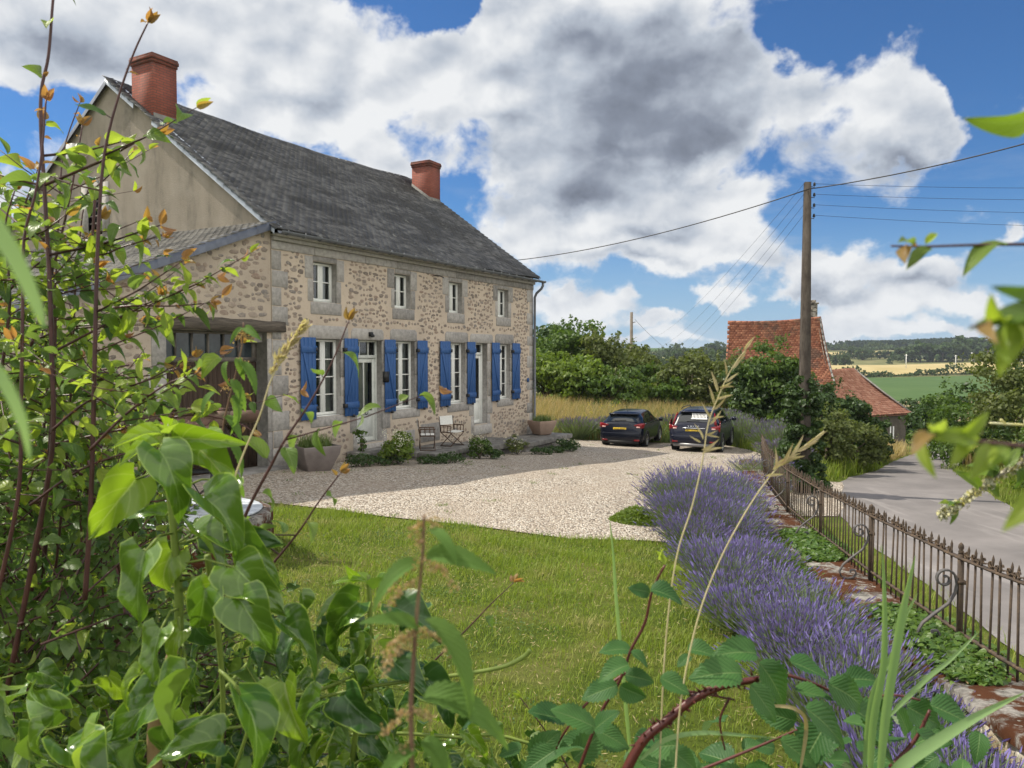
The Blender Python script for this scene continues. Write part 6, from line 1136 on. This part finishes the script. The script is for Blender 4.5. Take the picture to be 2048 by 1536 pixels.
shoot('plum_shoot', 'plum shoot with orange red new leaves left of the white gable box', [(60, 1200), (90, 1000), (104, 820), (110, 640), (97, 470), (88, 380), (83, 300), (86, 240)], 1.35, .005, .0018, .055, .055, PM, G3, .5, sides=4, start=.25)
shoot('plum_shoot', 'reddish brown plum shoot curving out at the edge of the picture', [(-20, 1250), (35, 1000), (42, 820), (45, 640), (48, 480), (70, 390), (84, 300), (92, 200)], 1.15, .0045, .0015, .07, .052, PM, G3, .3, sides=4, start=.2)
for (mk, D_, lb_) in [([(60, 700), (100, 560), (130, 440), (150, 340), (165, 250)], 1.4, 'leafy plum shoot between the gable box and the tallest shoot'), ([(0, 760), (20, 600), (10, 460), (30, 380)], 1.3, 'leafy plum shoot at the very edge of the picture')]:
    shoot('plum_shoot', lb_, mk, D_, .004, .0013, .038, .055, PM, G3, .2, sides=6, start=.1)
shoot('plum_shoot', 'thin plum shoot in front of the attic window', [(110, 1150), (135, 900), (145, 700), (152, 560), (165, 430), (178, 372)], 1.5, .0038, .0012, .06, .048, PM, G3, .35, sides=3, start=.2)
shoot('plum_shoot', 'thin forked plum shoot before the gable foot', [(80, 1100), (88, 860), (108, 620), (118, 420), (128, 300), (160, 205)], 1.6, .004, .0012, .055, .048, PM, G3, .35, sides=4, start=.3)
for i, (mk, D, lb_) in enumerate([([(105, 705), (200, 655), (280, 615), (325, 590)], 1.3, 'side branch reaching towards the oak beam above the garage'), ([(190, 622), (260, 612), (350, 612), (422, 605)], 1.25, 'long level branch ending in a yellow tip above the oak beam'), ([(105, 765), (200, 760), (290, 752), (360, 735)], 1.35, 'level branch reaching across the garage windows'), ([(105, 860), (180, 800), (290, 762), (385, 712)], 1.2, 'rising branch ending before the garage windows'), ([(180, 900), (250, 830), (330, 770), (392, 748)], 1.1, 'rising branch ending before the garage doors'), ([(100, 890), (230, 862), (380, 830), (470, 845), (505, 862)], 1.3, 'level branch crossing before the well roof'), ([(190, 400), (250, 545), (240, 500), (310, 478)][0:1]+[(190, 505), (250, 492), (325, 470)], 1.25, 'short branch with yellow leaves above the shed verge'), ([(60, 1010), (160, 940), (260, 905), (350, 895)], 1.2, 'low branch with grey green leaves before the well'), ([(20, 560), (90, 590), (150, 580), (210, 560)], 1.3, 'leafy branch before the shed roof edge'), ([(0, 600), (60, 540), (120, 500), (180, 470)], 1.4, 'leafy branch below the gable foot'),
    ([(30, 700), (120, 660), (200, 650), (250, 670)], 1.5, 'leafy branch left of the rubble wall'), ([(40, 800), (140, 790), (240, 800), (300, 820)], 1.5, 'leafy branch left of the garage door post'), ([(0, 950), (100, 900), (180, 850), (240, 860)], 1.45, 'leafy branch left of the well roof'), ([(20, 1000), (130, 1010), (230, 1000), (300, 960)], 1.35, 'leafy branch in front of the lawn left of the well'), ([(0, 480), (40, 430), (60, 380), (75, 340)], 1.5, 'leafy branch at the picture edge under the gable slope')]):
    shoot('plum_branch', lb_, mk, D, .0034, .001, .026, .044, ('plum_leaf', 'lime_leaf', 'hedge_leaf', 'lime_leaf'), 'side branches of the hedge', .25, cat='branch', sides=4)
shoot('plum_shoot', 'plum shoot with red stem rising across the first blue shutter', [(470, 1085), (500, 1010), (540, 935), (570, 880), (620, 805), (665, 722), (698, 640)], .95, .0034, .0010, .042, .040, ('plum_leaf',), 'plum shoots before the house', .2, sides=1)
shoot('plum_shoot', 'short plum shoot leaning over the gravel edge', [(500, 1180), (560, 1110), (600, 1060), (640, 1000), (682, 945)], 1.0, .003, .0010, .035, .036, ('plum_leaf', 'hedge_leaf'), 'plum shoots before the house', .2, sides=2)
shoot('plum_shoot', 'small dark plum shoot against the sunlit lawn', [(860, 1330), (930, 1262), (985, 1205), (1028, 1165)], 1.3, .0025, .0008, .07, .045, ('hedge_leaf',), 'plum shoots before the house', .15)
# dense hedge mass at the lower left: sprigs packed through a deep volume
hd = thing('hawthorn_hedge', 'dense dark leafed hedge filling the lower corner in front of the lawn', 'hedge', (-1.2, 1.9, 1.3)); hb = Vector((-1.2, 1.9, 1.3)); tw_ = MB(); lb = LB(); n = 0
while n < 1150:
    px = rng.uniform(-150, 620); py = rng.uniform(470, 1600); D = rng.uniform(1.25, 2.5)
    lim = ip(px, [-420, 0, 120, 260, 330, 430, 520, 620], [420, 520, 600, 760, 880, 1040, 1190, 1380]); 
    dens_ = ip(py-lim, [0, 180, 420, 700], [0.22, .5, .85, 1.]); dens_ *= ip(px, [-420, 330, 520, 620], [1, .85, .45, .3])
    if py < lim or rng.random() > dens_: continue
    c = at(px, py, D)-hb; d = (Vector((rng.uniform(-.6, .9), rng.uniform(-.6, .6), rng.uniform(-.2, .9)))).normalized(); ln = rng.uniform(.10, .28); a = c-d*ln*.5
    m_ = a+d*ln*.5+rv(.008); e = a+d*ln; tw_.tube([a, m_, e], [.0022, .0016, .0008], 4, cap=False)
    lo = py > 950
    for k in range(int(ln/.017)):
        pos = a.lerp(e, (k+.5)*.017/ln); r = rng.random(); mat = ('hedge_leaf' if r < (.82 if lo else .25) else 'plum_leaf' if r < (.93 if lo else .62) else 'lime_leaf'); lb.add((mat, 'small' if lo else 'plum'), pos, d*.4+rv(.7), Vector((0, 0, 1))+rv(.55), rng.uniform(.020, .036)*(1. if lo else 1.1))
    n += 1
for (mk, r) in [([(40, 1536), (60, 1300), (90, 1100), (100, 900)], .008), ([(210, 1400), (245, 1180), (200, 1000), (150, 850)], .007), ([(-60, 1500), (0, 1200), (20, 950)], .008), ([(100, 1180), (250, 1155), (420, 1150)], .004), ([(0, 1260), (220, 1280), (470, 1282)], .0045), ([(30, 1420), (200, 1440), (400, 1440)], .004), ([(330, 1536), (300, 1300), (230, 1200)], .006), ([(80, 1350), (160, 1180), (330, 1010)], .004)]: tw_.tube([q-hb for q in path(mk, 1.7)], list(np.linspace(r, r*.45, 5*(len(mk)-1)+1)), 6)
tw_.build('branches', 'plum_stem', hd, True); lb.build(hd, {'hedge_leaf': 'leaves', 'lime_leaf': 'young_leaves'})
# big ivy
iv = thing('ivy_plant', 'tall glossy ivy stem with big curling leaves rising in front of the well', 'ivy', (0, 0, 0)); sb = MB(); lb = LB()
def fk(mat, L): return [(mat,)+x for x in L]
ST = path([(335, 858, .9), (338, 960, .9), (350, 1090, .9), (357, 1180, .9), (358, 1262, .9)]); sb.tube(ST, list(np.linspace(.0034, .0055, len(ST))), 8)
for mk, r in [([(436, 1536, .95), (446, 1420, .95), (440, 1300, .95), (425, 1180, .93), (415, 1110, .92)], .0042), ([(470, 1536, .93), (500, 1420, .92), (440, 1340, .95)], .003), ([(735, 1150, 1.05), (740, 1230, 1.05), (735, 1330, 1.06), (715, 1440, 1.08), (700, 1560, 1.1)], .0045), ([(640, 1395, 1.), (760, 1370, 1.), (900, 1352, 1.), (1000, 1335, 1.), (1045, 1315, 1.), (1060, 1300, 1.)], .0032), ([(520, 1400, 1.), (640, 1380, 1.05), (800, 1310, 1.1)], .003), ([(350, 1500, 1.), (430, 1400, 1.), (520, 1300, 1.1)], .003)]: p = path(mk); sb.tube(p, list(np.linspace(r*.7, r, len(p))), 6)
IV = [((330, 870), (226, 884), 'ivy_young', 'ivylong', .88), ((322, 888), (232, 912), 'ivy_young', 'ivylong', .86), ((345, 878), (455, 872), 'ivy_young', 'ivylong', .9), ((330, 865), (312, 842), 'ivy_young', 'young', .9), ((338, 868), (352, 842), 'ivy_young', 'young', .88), ((334, 870), (330, 835), 'ivy_young', 'young', .92),
    ((318, 900), (397, 1003), 'ivy_leaf', 'ivyflat', .84), ((392, 893), (470, 955), 'ivy_young', 'ivyflat', .92), ((272, 958), (168, 1085), 'ivy_young', 'ivy', .9), ((408, 998), (525, 1052), 'ivy_leaf', 'ivy', .86), ((330, 1035), (282, 998), 'ivy_leaf', 'ivy', .95), ((465, 960), (405, 1040), 'ivy_leaf', 'ivy', .95),
    ((290, 1103), (246, 1250), 'ivy_leaf', 'ivy', .84), ((345, 1105), (262, 1240), 'ivy_young', 'ivy', .9), ((385, 1068), (480, 1090), 'ivy_leaf', 'ivy', .9), ((410, 1178), (396, 1312), 'ivy_leaf', 'ivy', .84), ((438, 1170), (420, 1290), 'ivy_young', 'ivy', .87), ((322, 1258), (282, 1366), 'ivy_leaf', 'ivy', .83), ((360, 1262), (300, 1350), 'ivy_young', 'ivy', .86),
    ((470, 1135), (556, 1215), 'ivy_leaf', 'ivyflat', .86), ((480, 1200), (545, 1300), 'ivy_leaf', 'ivyflat', .84), ((470, 1180), (420, 1150), 'ivy_leaf', 'ivy', .9), ((560, 1250), (660, 1290), 'ivy_leaf', 'ivy', .9), ((452, 1085), (565, 1105), 'ivy_leaf', 'ivy', .92), ((430, 1060), (540, 1085), 'ivy_dark', 'ivy', .95),
    ((378, 1362), (258, 1490), 'ivy_leaf', 'ivy', .82), ((330, 1375), (212, 1480), 'ivy_leaf', 'ivyflat', .86), ((280, 1350), (210, 1390), 'ivy_young', 'ivy', .84), ((480, 1395), (610, 1536), 'ivy_leaf', 'ivyflat', .78), ((570, 1365), (590, 1500), 'ivy_young', 'ivyflat', .83), ((440, 1480), (320, 1490), 'ivy_leaf', 'ivyflat', .8), ((330, 1500), (350, 1420), 'ivy_leaf', 'ivy', .83), ((370, 1330), (340, 1420), 'ivy_leaf', 'ivy', .9),
    ((90, 1455), (30, 1536), 'ivy_leaf', 'ivy', .82), ((190, 1460), (60, 1560), 'ivy_young', 'ivy', .8), ((130, 1500), (230, 1560), 'ivy_leaf', 'ivyflat', .82), ((120, 1420), (-10, 1400), 'ivy_leaf', 'ivy', .85),
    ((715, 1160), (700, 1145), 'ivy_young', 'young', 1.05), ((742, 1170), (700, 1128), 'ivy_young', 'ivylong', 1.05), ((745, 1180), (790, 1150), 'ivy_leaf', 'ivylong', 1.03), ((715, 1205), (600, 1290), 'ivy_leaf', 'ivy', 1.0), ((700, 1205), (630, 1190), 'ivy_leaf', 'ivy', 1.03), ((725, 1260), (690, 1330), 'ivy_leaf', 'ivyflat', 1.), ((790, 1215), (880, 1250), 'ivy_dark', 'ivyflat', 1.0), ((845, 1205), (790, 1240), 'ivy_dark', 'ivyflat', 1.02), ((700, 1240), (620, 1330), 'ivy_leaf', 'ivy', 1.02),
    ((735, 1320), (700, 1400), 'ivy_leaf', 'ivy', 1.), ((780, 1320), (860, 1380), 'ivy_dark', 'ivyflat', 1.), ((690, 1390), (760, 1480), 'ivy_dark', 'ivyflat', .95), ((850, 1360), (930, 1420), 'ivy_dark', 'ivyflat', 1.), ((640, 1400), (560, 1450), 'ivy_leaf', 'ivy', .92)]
for b_, t_, mt, kd, D in IV: leaf_px(lb, mt, kd, b_, t_, D, D-.03, .75, .75, -.25); q0 = at(*b_, D); near = min(ST, key=lambda p: (p-q0).length); (sb.tube([near, near.lerp(q0, .5)+Vector((0, 0, .008)), q0], [.0016, .0013, .0012], 5) if (near-q0).length < .12 and b_[0] < 560 else None)
wd = MB(); p = path([(358, 1255, .9), (338, 1330, .92), (318, 1400, .95), (308, 1470, .97), (312, 1570, 1.)]); wd.tube(p, list(np.linspace(.0055, .0095, len(p))), 8); wd.build('woody_stem', 'ivy_wood', iv, True)
sb.build('stem', 'ivy_stem', iv, True); lb.build(iv, {'ivy_young': 'young_leaves', 'ivy_dark': 'dark_leaves'})  # ivy_dark leaves are a deeper green, picked leaf by leaf
im = thing('ivy_mass', 'thick bank of ivy leaves covering the bottom of the view', 'ivy', (0, 0, 0)); sb = MB(); lb = LB(); n = 0
while n < 820:
    px, py, D = rng.uniform(-200, 1150), rng.uniform(1080, 1640), rng.uniform(.95, 1.9)
    lim = ip(px, [-200, 300, 480, 620, 760, 900, 1000, 1150], [1330, 1300, 1150, 1190, 1250, 1340, 1430, 1500])
    if py < lim or rng.random() > ip(py-lim, [0, 90, 260], [.2, .55, 1.]): continue
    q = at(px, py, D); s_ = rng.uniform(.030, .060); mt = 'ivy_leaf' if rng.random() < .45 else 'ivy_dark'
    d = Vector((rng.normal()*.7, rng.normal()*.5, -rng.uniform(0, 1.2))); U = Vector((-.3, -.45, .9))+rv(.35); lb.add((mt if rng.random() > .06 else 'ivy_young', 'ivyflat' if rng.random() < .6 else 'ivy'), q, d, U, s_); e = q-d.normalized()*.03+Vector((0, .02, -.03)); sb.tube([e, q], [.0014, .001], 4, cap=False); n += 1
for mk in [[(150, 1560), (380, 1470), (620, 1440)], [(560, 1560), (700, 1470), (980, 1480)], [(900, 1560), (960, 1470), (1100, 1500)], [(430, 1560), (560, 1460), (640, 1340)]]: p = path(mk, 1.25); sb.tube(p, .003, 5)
sb.build('stems', 'ivy_stem', im, True); lb.build(im, {'ivy_young': 'young_leaves', 'ivy_dark': 'dark_leaves'})  # deeper green leaves mixed in at random
# nettles
def tassel(mb, a, d, ln, n=60, r=.0045):
    """drooping string of tiny seeds"""
    for k in range(n): f = rng.random(); p = a+d*(ln*f)+Vector((0, 0, -ln*.9*f*f))+rv(r*.5); v = rng.normal(size=(1, 3)); quads(mb, np.array([tuple(p)]), unit(v), r*rng.uniform(.35, .8), 0, 1.2, .5)
def nettle(label, marks, D, LV, tas, r0, L=.0045):
    t = thing('nettle', label, 'nettle', (0, 0, 0), 0, 'nettles'); p = path(marks, D); mb = MB(); mb.tube(p, list(np.linspace(r0*.5, r0, len(p))), 6); mb.build('stem', 'nettle_stem', t, True); lb = LB()
    for b_, t_ in LV: leaf_px(lb, 'nettle_leaf', 'nettle', b_, t_, D, D-.02, .35, .9)
    lb.build(t, {}); mb = MB()
    for (x, y, dx, ln, n_) in tas: tassel(mb, at(x, y, D), Vector((dx, rng.normal()*.3, .15)).normalized(), ln, n_, L)
    mb.build('seed_tassels', 'nettle_seed', t); return t
nettle('blurred seeding nettle standing upright in the middle, close to the lens', [(848, 1030), (846, 1100), (838, 1180), (832, 1250), (826, 1340), (822, 1430), (826, 1600)], .42, [((842, 1128), (725, 1140)), ((852, 1112), (965, 1100)), ((856, 1060), (915, 1052)), ((850, 1238), (1005, 1375)), ((846, 1395), (1015, 1380)), ((845, 1480), (925, 1545)), ((838, 1262), (800, 1190)), ((830, 1500), (740, 1530))],
    [(842, 1130, -1, .019, 90), (842, 1130, 1, .024, 100), (838, 1170, -.8, .02, 70), (832, 1270, -1, .02, 110), (834, 1265, 1, .022, 100), (830, 1290, -.4, .02, 80), (826, 1425, -1, .017, 100), (828, 1420, .7, .012, 60), (824, 1490, -.7, .012, 50), (845, 1050, -1, .008, 40), (848, 1040, .6, .009, 40), (846, 1080, -.3, .006, 30)], .0016, .0030)
nettle('nettle with arching toothed leaves in front of the dark garage doors', [(487, 645), (484, 690), (472, 745), (458, 800), (447, 850), (438, 930), (432, 1010)], .98, [((457, 723), (428, 757)), ((481, 724), (524, 762)), ((463, 758), (496, 800)), ((430, 783), (380, 810)), ((465, 790), (502, 842)), ((447, 832), (488, 868)), ((476, 716), (482, 745)), ((484, 655), (458, 668)), ((488, 655), (515, 670)), ((450, 880), (510, 905)), ((440, 905), (395, 925)), ((442, 935), (492, 968)), ((436, 960), (398, 985))],
    [(486, 668, -1, .012, 45), (488, 668, .8, .01, 40), (476, 720, .5, .010, 25), (460, 775, -.5, .01, 20)], .0016, .0045)
# dry grass stalk and wild oat grasses
def grass_stalk(label, marks, D, r, spik, mat='straw_stem', g='long grass stalks'):
    t = thing('grass_stalk', label, 'grass', (0, 0, 0), 0, g); p = path(marks, D); mb = MB(); mb.tube(p, list(np.linspace(r*.5, r, len(p))), 5); mb.build('stem', mat, t, True)
    if spik:
        lb = MB(); P, Dd, U, L = [], [], [], []
        for (a, b) in spik: A, B = at(*a, D), at(*b, D); P.append(tuple(A)); Dd.append(tuple(B-A)); U.append(tuple(rv(.3)+Vector((0, -1, .3)))); L.append((B-A).length*1.05)
        leaves(lb, np.array(P), np.array(Dd), np.array(U), np.array(L), kind='lance', Wd=.065, nu=1, nv=6, fold=.8, curl=.15); lb.build('spikelets', 'seed', t, True)
    return t
grass_stalk('tall wild oat stalk crossing in front of the dark estate car', [(1500, 688), (1462, 740), (1434, 800), (1416, 850), (1406, 915), (1385, 1010), (1352, 1120), (1330, 1300), (1318, 1560)], .9, .0011, [((1488, 700), (1510, 672)), ((1478, 722), (1496, 690)), ((1466, 738), (1486, 712)), ((1452, 752), (1450, 718)), ((1450, 765), (1478, 745)), ((1436, 785), (1424, 742)), ((1440, 780), (1466, 762)), ((1428, 810), (1418, 770)), ((1420, 835), (1404, 805)), ((1424, 820), (1455, 795)), ((1432, 800), (1468, 788)), ((1422, 838), (1450, 832)), ((1418, 850), (1446, 822)), ((1406, 880), (1394, 846)), ((1410, 870), (1436, 862)), ((1402, 900), (1440, 880)), ((1404, 908), (1446, 893)), ((1402, 885), (1380, 872)), ((1438, 775), (1470, 772)), ((1410, 868), (1440, 875))])
grass_stalk('wild oat stalk leaning over the iron railings', [(1648, 862), (1592, 905), (1555, 935), (1500, 1010), (1440, 1120), (1395, 1240), (1362, 1400), (1350, 1560)], .85, .0011, [((1610, 892), (1655, 862)), ((1580, 912), (1612, 872)), ((1560, 930), (1588, 888)), ((1550, 938), (1556, 896)), ((1566, 922), (1602, 905)), ((1545, 940), (1608, 908)), ((1590, 905), (1640, 880)), ((1530, 952), (1570, 948))])
t = grass_stalk('beige feathery grass stalk before the first window', [(606, 655), (570, 705), (540, 765), (520, 830), (494, 890), (468, 960), (450, 1040)], .88, .0013, [])
mb = MB(); hp = path([(607, 653), (585, 682), (560, 715), (540, 752)], .88, 12); P, Dd = [], []
for k in range(170): i = rng.integers(0, len(hp)-1); P.append(tuple(hp[i]+rv(.0013))); Dd.append(tuple((hp[max(i-1, 0)]-hp[min(i+2, len(hp)-1)]).normalized()+rv(.38)))
leaves(mb, np.array(P), np.array(Dd), rng.normal(size=(len(P), 3)), rnd(len(P), .006, .012), kind='lance', Wd=.15, nu=1, nv=4, fold=.6, curl=.1); mb.build('seed_head', 'seed', t, True)
def blade(label, marks, D, w, mat='blade_pale', nm='wild_grass'):
    t = thing(nm, label, 'grass', (0, 0, 0), 0, 'broad grass blades'); p = path(marks, D); n = len(p); V = []
    for i, q in enumerate(p):
        tt = (p[min(i+1, n-1)]-p[max(i-1, 0)]).normalized(); s = tt.cross((cam_p-q).normalized()+Vector((.35, 0, .2))).normalized(); ww = w*.5*min(1, .45+i/n*3)*(1-(i/(n-1))**3); c = s.cross(tt)*w*.16
        V += [q-s*ww+c, q, q+s*ww+c]
    MB().add([tuple(v) for v in V], [(3*i+j, 3*i+j+1, 3*i+j+4, 3*i+j+3) for i in range(n-1) for j in (0, 1)]).build('blade', mat, t, True)
blade('broad pale blade standing upright before the mossy wall', [(1738, 1580), (1745, 1450), (1766, 1330), (1768, 1200), (1763, 1090)], .85, .0085); blade('broad pale blade leaning to the post with the big scroll', [(1756, 1580), (1772, 1420), (1800, 1250), (1812, 1190), (1830, 1110)], .83, .010)
blade('narrow upright blade beside the two broad ones', [(1725, 1580), (1742, 1400), (1790, 1300), (1812, 1230), (1836, 1185)], .86, .006); blade('long straight blade reaching up to the railings', [(1770, 1440), (1850, 1360), (1900, 1320), (1962, 1258)], .84, .0055)
blade('wide pale blade sweeping to the lower edge by the lavender', [(1760, 1600), (1800, 1535), (1880, 1478), (1960, 1430), (2050, 1385)], .74, .012); blade('dull grass blade in the lower middle', [(1280, 1520), (1330, 1480), (1400, 1466), (1480, 1470), (1560, 1478)], .9, .006); blade('thin upright blade on the lawn under the gravel heap', [(1265, 1560), (1250, 1400), (1232, 1200), (1226, 1110), (1218, 1030)], 1.1, .006)
blade('dry bent blade over the bramble leaves', [(1600, 1540), (1612, 1450), (1590, 1418), (1540, 1412), (1480, 1416)], .88, .005, 'straw'); blade('soft blurred green blade hanging at the picture edge by the shed roof', [(-60, 380), (0, 470), (40, 540), (75, 620), (88, 660)], .22, .0052); blade('soft blurred blade low at the picture edge', [(-40, 700), (10, 770), (45, 850), (60, 930)], .24, .004)
# bramble
bm_ = thing('bramble', 'bramble with toothed leaves and an arching dark red thorny cane', 'bramble', (0, 0, 0)); sb = MB(); th = MB()
for mk, D, r in [([(1225, 1600), (1280, 1490), (1335, 1440), (1385, 1400), (1440, 1374), (1516, 1358)], .9, .0062), ([(1150, 1560), (1200, 1430), (1240, 1360), (1262, 1300), (1290, 1245), (1305, 1180), (1330, 1130)], .92, .0022), ([(1460, 1395), (1440, 1440), (1450, 1500)], .9, .0016), ([(1516, 1358), (1570, 1350), (1640, 1372), (1700, 1400), (1780, 1390), (1840, 1400)], .92, .0022), ([(1355, 1380), (1400, 1386), (1470, 1400)], .9, .0016), ([(1780, 1536), (1830, 1480), (1860, 1420)], .93, .003), ([(1260, 1340), (1180, 1400), (1120, 1480), (1090, 1560)], 1.0, .002), ([(1350, 1560), (1500, 1500), (1640, 1440)], 1.0, .0022)]:
    p = path(mk, D); sb.tube(p, list(np.linspace(r, r*.6, len(p))), 8)
    for q in p[1:-1]:
        for _ in range(3 if r > .004 else 1): d = rv(1).normalized(); th.tube([q+d*r*.8, q+d*r*2.0+Vector((-.001, 0, .001))], [r*.28, .0002], 5)
sb.build('cane', 'bramble_cane', bm_, True); th.build('thorns', 'bramble_cane', bm_); lb = LB()
BR = [((1484, 1346), (1388, 1341)), ((1513, 1307), (1436, 1292)), ((1518, 1325), (1592, 1412)), ((1578, 1322), (1656, 1352)), ((1590, 1380), (1664, 1395)), ((1655, 1367), (1757, 1412)), ((1610, 1416), (1712, 1482)), ((1702, 1418), (1808, 1466)), ((1813, 1412), (1882, 1450)), ((1834, 1465), (1915, 1520)), ((1375, 1300), (1440, 1298)), ((1380, 1310), (1355, 1330)), ((1320, 1355), (1378, 1385)), ((1262, 1300), (1205, 1290)), ((1262, 1302), (1300, 1325)), ((1258, 1330), (1195, 1345)), ((1250, 1350), (1310, 1360)), ((1235, 1370), (1165, 1392)), ((1240, 1372), (1290, 1398)), ((1300, 1180), (1368, 1188)), ((1300, 1185), (1262, 1175)), ((1190, 1455), (1112, 1412)), ((1192, 1460), (1260, 1490)), ((1170, 1500), (1090, 1500)), ((1188, 1460), (1230, 1420)), ((1340, 1500), (1400, 1540)), ((1560, 1480), (1640, 1530)), ((1500, 1370), (1560, 1440)), ((1740, 1480), (1800, 1540)), ((1130, 1440), (1060, 1420)), ((1110, 1500), (1050, 1540)), ((1650, 1450), (1600, 1536)), ((1690, 1360), (1760, 1350)), ((1860, 1410), (1940, 1440))]
for b_, t_ in BR: D = rng.uniform(.84, .98); leaf_px(lb, 'bramble_leaf', 'bramble', b_, t_, D, D-.01, .62, .8, -.1)
for _ in range(70): px, py, D = rng.uniform(1020, 1960), rng.uniform(1440, 1600), rng.uniform(.95, 1.25); lb.add(('bramble_leaf', 'bramble'), at(px, py, D), Vector((rng.normal(), rng.normal()*.4, rng.normal()*.5)), Vector((-.1, -.5, .8))+rv(.3), rng.uniform(.035, .06))
for q_ in ((1330, 1130), (1340, 1140), (1322, 1120)): lb.add(('lime_leaf', 'young'), at(*q_, .92), rv(.6)+Vector((.2, 0, .6)), rv(1), .022)
lb.build(bm_, {'lime_leaf': 'young_leaves'})
shoot('plum_shoot', 'low plum shoot with pale leaf tips on the near edge of the lawn', [(1150, 1560), (1110, 1490), (1075, 1440), (1040, 1395)], 1.05, .002, .0009, .022, .034, ('hedge_leaf', 'lime_leaf'), 'plum shoots before the house', .3, tipc='lime_leaf')
# overhanging twigs at the right edge
def twig(label, marks, D, r, LV, mat='plum_stem', lm='lime_leaf', tm='copper_leaf', g='twigs hanging in at the right edge'):
    t = thing('overhanging_twig', label, 'twig', (0, 0, 0), 0, g); p = path(marks, D); mb = MB(); mb.tube(p, list(np.linspace(r, r*.5, len(p))), 6); mb.build('stem', mat, t, True); lb = LB()
    for x in LV: leaf_px(lb, x[2] if len(x) > 2 else lm, 'twigleaf', x[0], Vector(x[0]).lerp(Vector(x[1]), .6 if len(x) > 2 and x[2] == 'copper_leaf' else .88), D, D-.01, .45, .5)
    lb.build(t, {tm: 'young_leaves'}); return t
twig('thin red twig with yellow green leaves against the sky', [(3000, 480), (2100, 488), (1950, 490), (1850, 493), (1782, 492)], .42, .0011, [((1862, 497), (1810, 530), 'plum_leaf'), ((2010, 488), (1920, 480), 'plum_leaf'), ((1850, 488), (1880, 458)), ((1830, 492), (1778, 478), 'copper_leaf'), ((1825, 490), (1800, 465), 'plum_leaf'), ((1810, 493), (1775, 500), 'copper_leaf')])
twig('single dark leaf hanging in at the top right corner', [(3000, 180), (2150, 215), (2060, 236)], .36, .0011, [((2075, 228), (1985, 292), 'plum_leaf'), ((2090, 235), (2150, 300), 'plum_leaf')])
twig('blurred cluster of big leaves in front of the right hand tree', [(3200, 560), (2200, 600), (2080, 625), (2000, 640), (1940, 655)], .26, .0009, [((2120, 560), (1998, 600), 'hedge_leaf'), ((2130, 640), (2000, 560), 'hedge_leaf'), ((2060, 625), (1985, 700)), ((2080, 640), (2020, 690)), ((2020, 640), (1940, 672)), ((2000, 640), (1975, 600)), ((1975, 648), (1930, 640), 'copper_leaf'), ((2090, 650), (2070, 720))])
twig('blurred reddish twig with bright green leaves low over the lane', [(3200, 905), (2200, 898), (2048, 892), (1950, 882), (1880, 872), (1832, 868)], .30, .0012, [((1850, 872), (1822, 935)), ((1860, 868), (1818, 862), 'copper_leaf'), ((1885, 868), (1858, 822)), ((1920, 875), (1990, 835)), ((1960, 885), (1890, 850)), ((1985, 890), (1945, 955)), ((1940, 885), (1905, 920)), ((2020, 892), (1960, 925))])
twig('large blurred pale green leaf at the right edge', [(3000, 1000), (2180, 1000), (2120, 1010)], .24, .0010, [((2130, 990), (2010, 1075)), ((2120, 960), (2030, 1020))])
t = twig('lichen covered twig with small green leaves above the lane', [(3000, 880), (2150, 900), (2048, 925), (1990, 955), (1950, 985), (1912, 1012), (1884, 1030)], .75, .0030, [((1985, 955), (1992, 900), 'hedge_leaf'), ((1990, 958), (1945, 930), 'plum_leaf'), ((1960, 975), (1920, 940), 'plum_leaf'), ((1975, 965), (2010, 1000), 'plum_leaf'), ((1915, 1008), (1900, 985), 'plum_leaf'), ((1910, 1015), (1912, 1048), 'plum_leaf'), ((1905, 1012), (1880, 1000), 'lime_leaf'), ((2010, 935), (2045, 890), 'plum_leaf'), ((2035, 925), (2060, 985), 'hedge_leaf'), ((2000, 945), (1965, 905), 'plum_leaf')], 'twig')
mb = MB(); p = path([(2048, 925), (1990, 955), (1950, 985), (1912, 1012), (1884, 1030)], .75, 14); P = np.array([tuple(q+rv(.0022)) for q in p for _ in range(16)]); quads(mb, P, unit(rng.normal(size=P.shape)), .0032*rnd(len(P), .5, 1.4), 0, 1., .6); mb.build('lichen', 'lichen', t)
mb = MB(); [mb.tube(path(q, .78), [.0016]*(5*(len(q)-1))+[.0004], 5) for q in ([(2048, 850), (2010, 848), (1978, 846)], [(2048, 925), (2060, 880), (2048, 840)], [(2010, 848), (2000, 838)])]; mb.build('side_twig', 'lichen', t)

# ---------------------------------------------------------------- summer haze over the valley
m = bpy.data.materials.new('haze'); m.use_nodes = True; n = m.node_tree; n.nodes.clear(); o = n.nodes.new('ShaderNodeOutputMaterial')
pvv = nd(n, 'ShaderNodeVolumePrincipled', {'Color': (.80, .88, 1., 1), 'Density': .00015, 'Anisotropy': .2}); n.links.new(pvv.outputs[0], o.inputs['Volume']); MATS['haze'] = m
mb = MB(); mb.box(-3600, 3600, -2600, 4600, -40, 62); hz_ = mb.build('haze', 'haze'); hz_['kind'] = 'stuff'
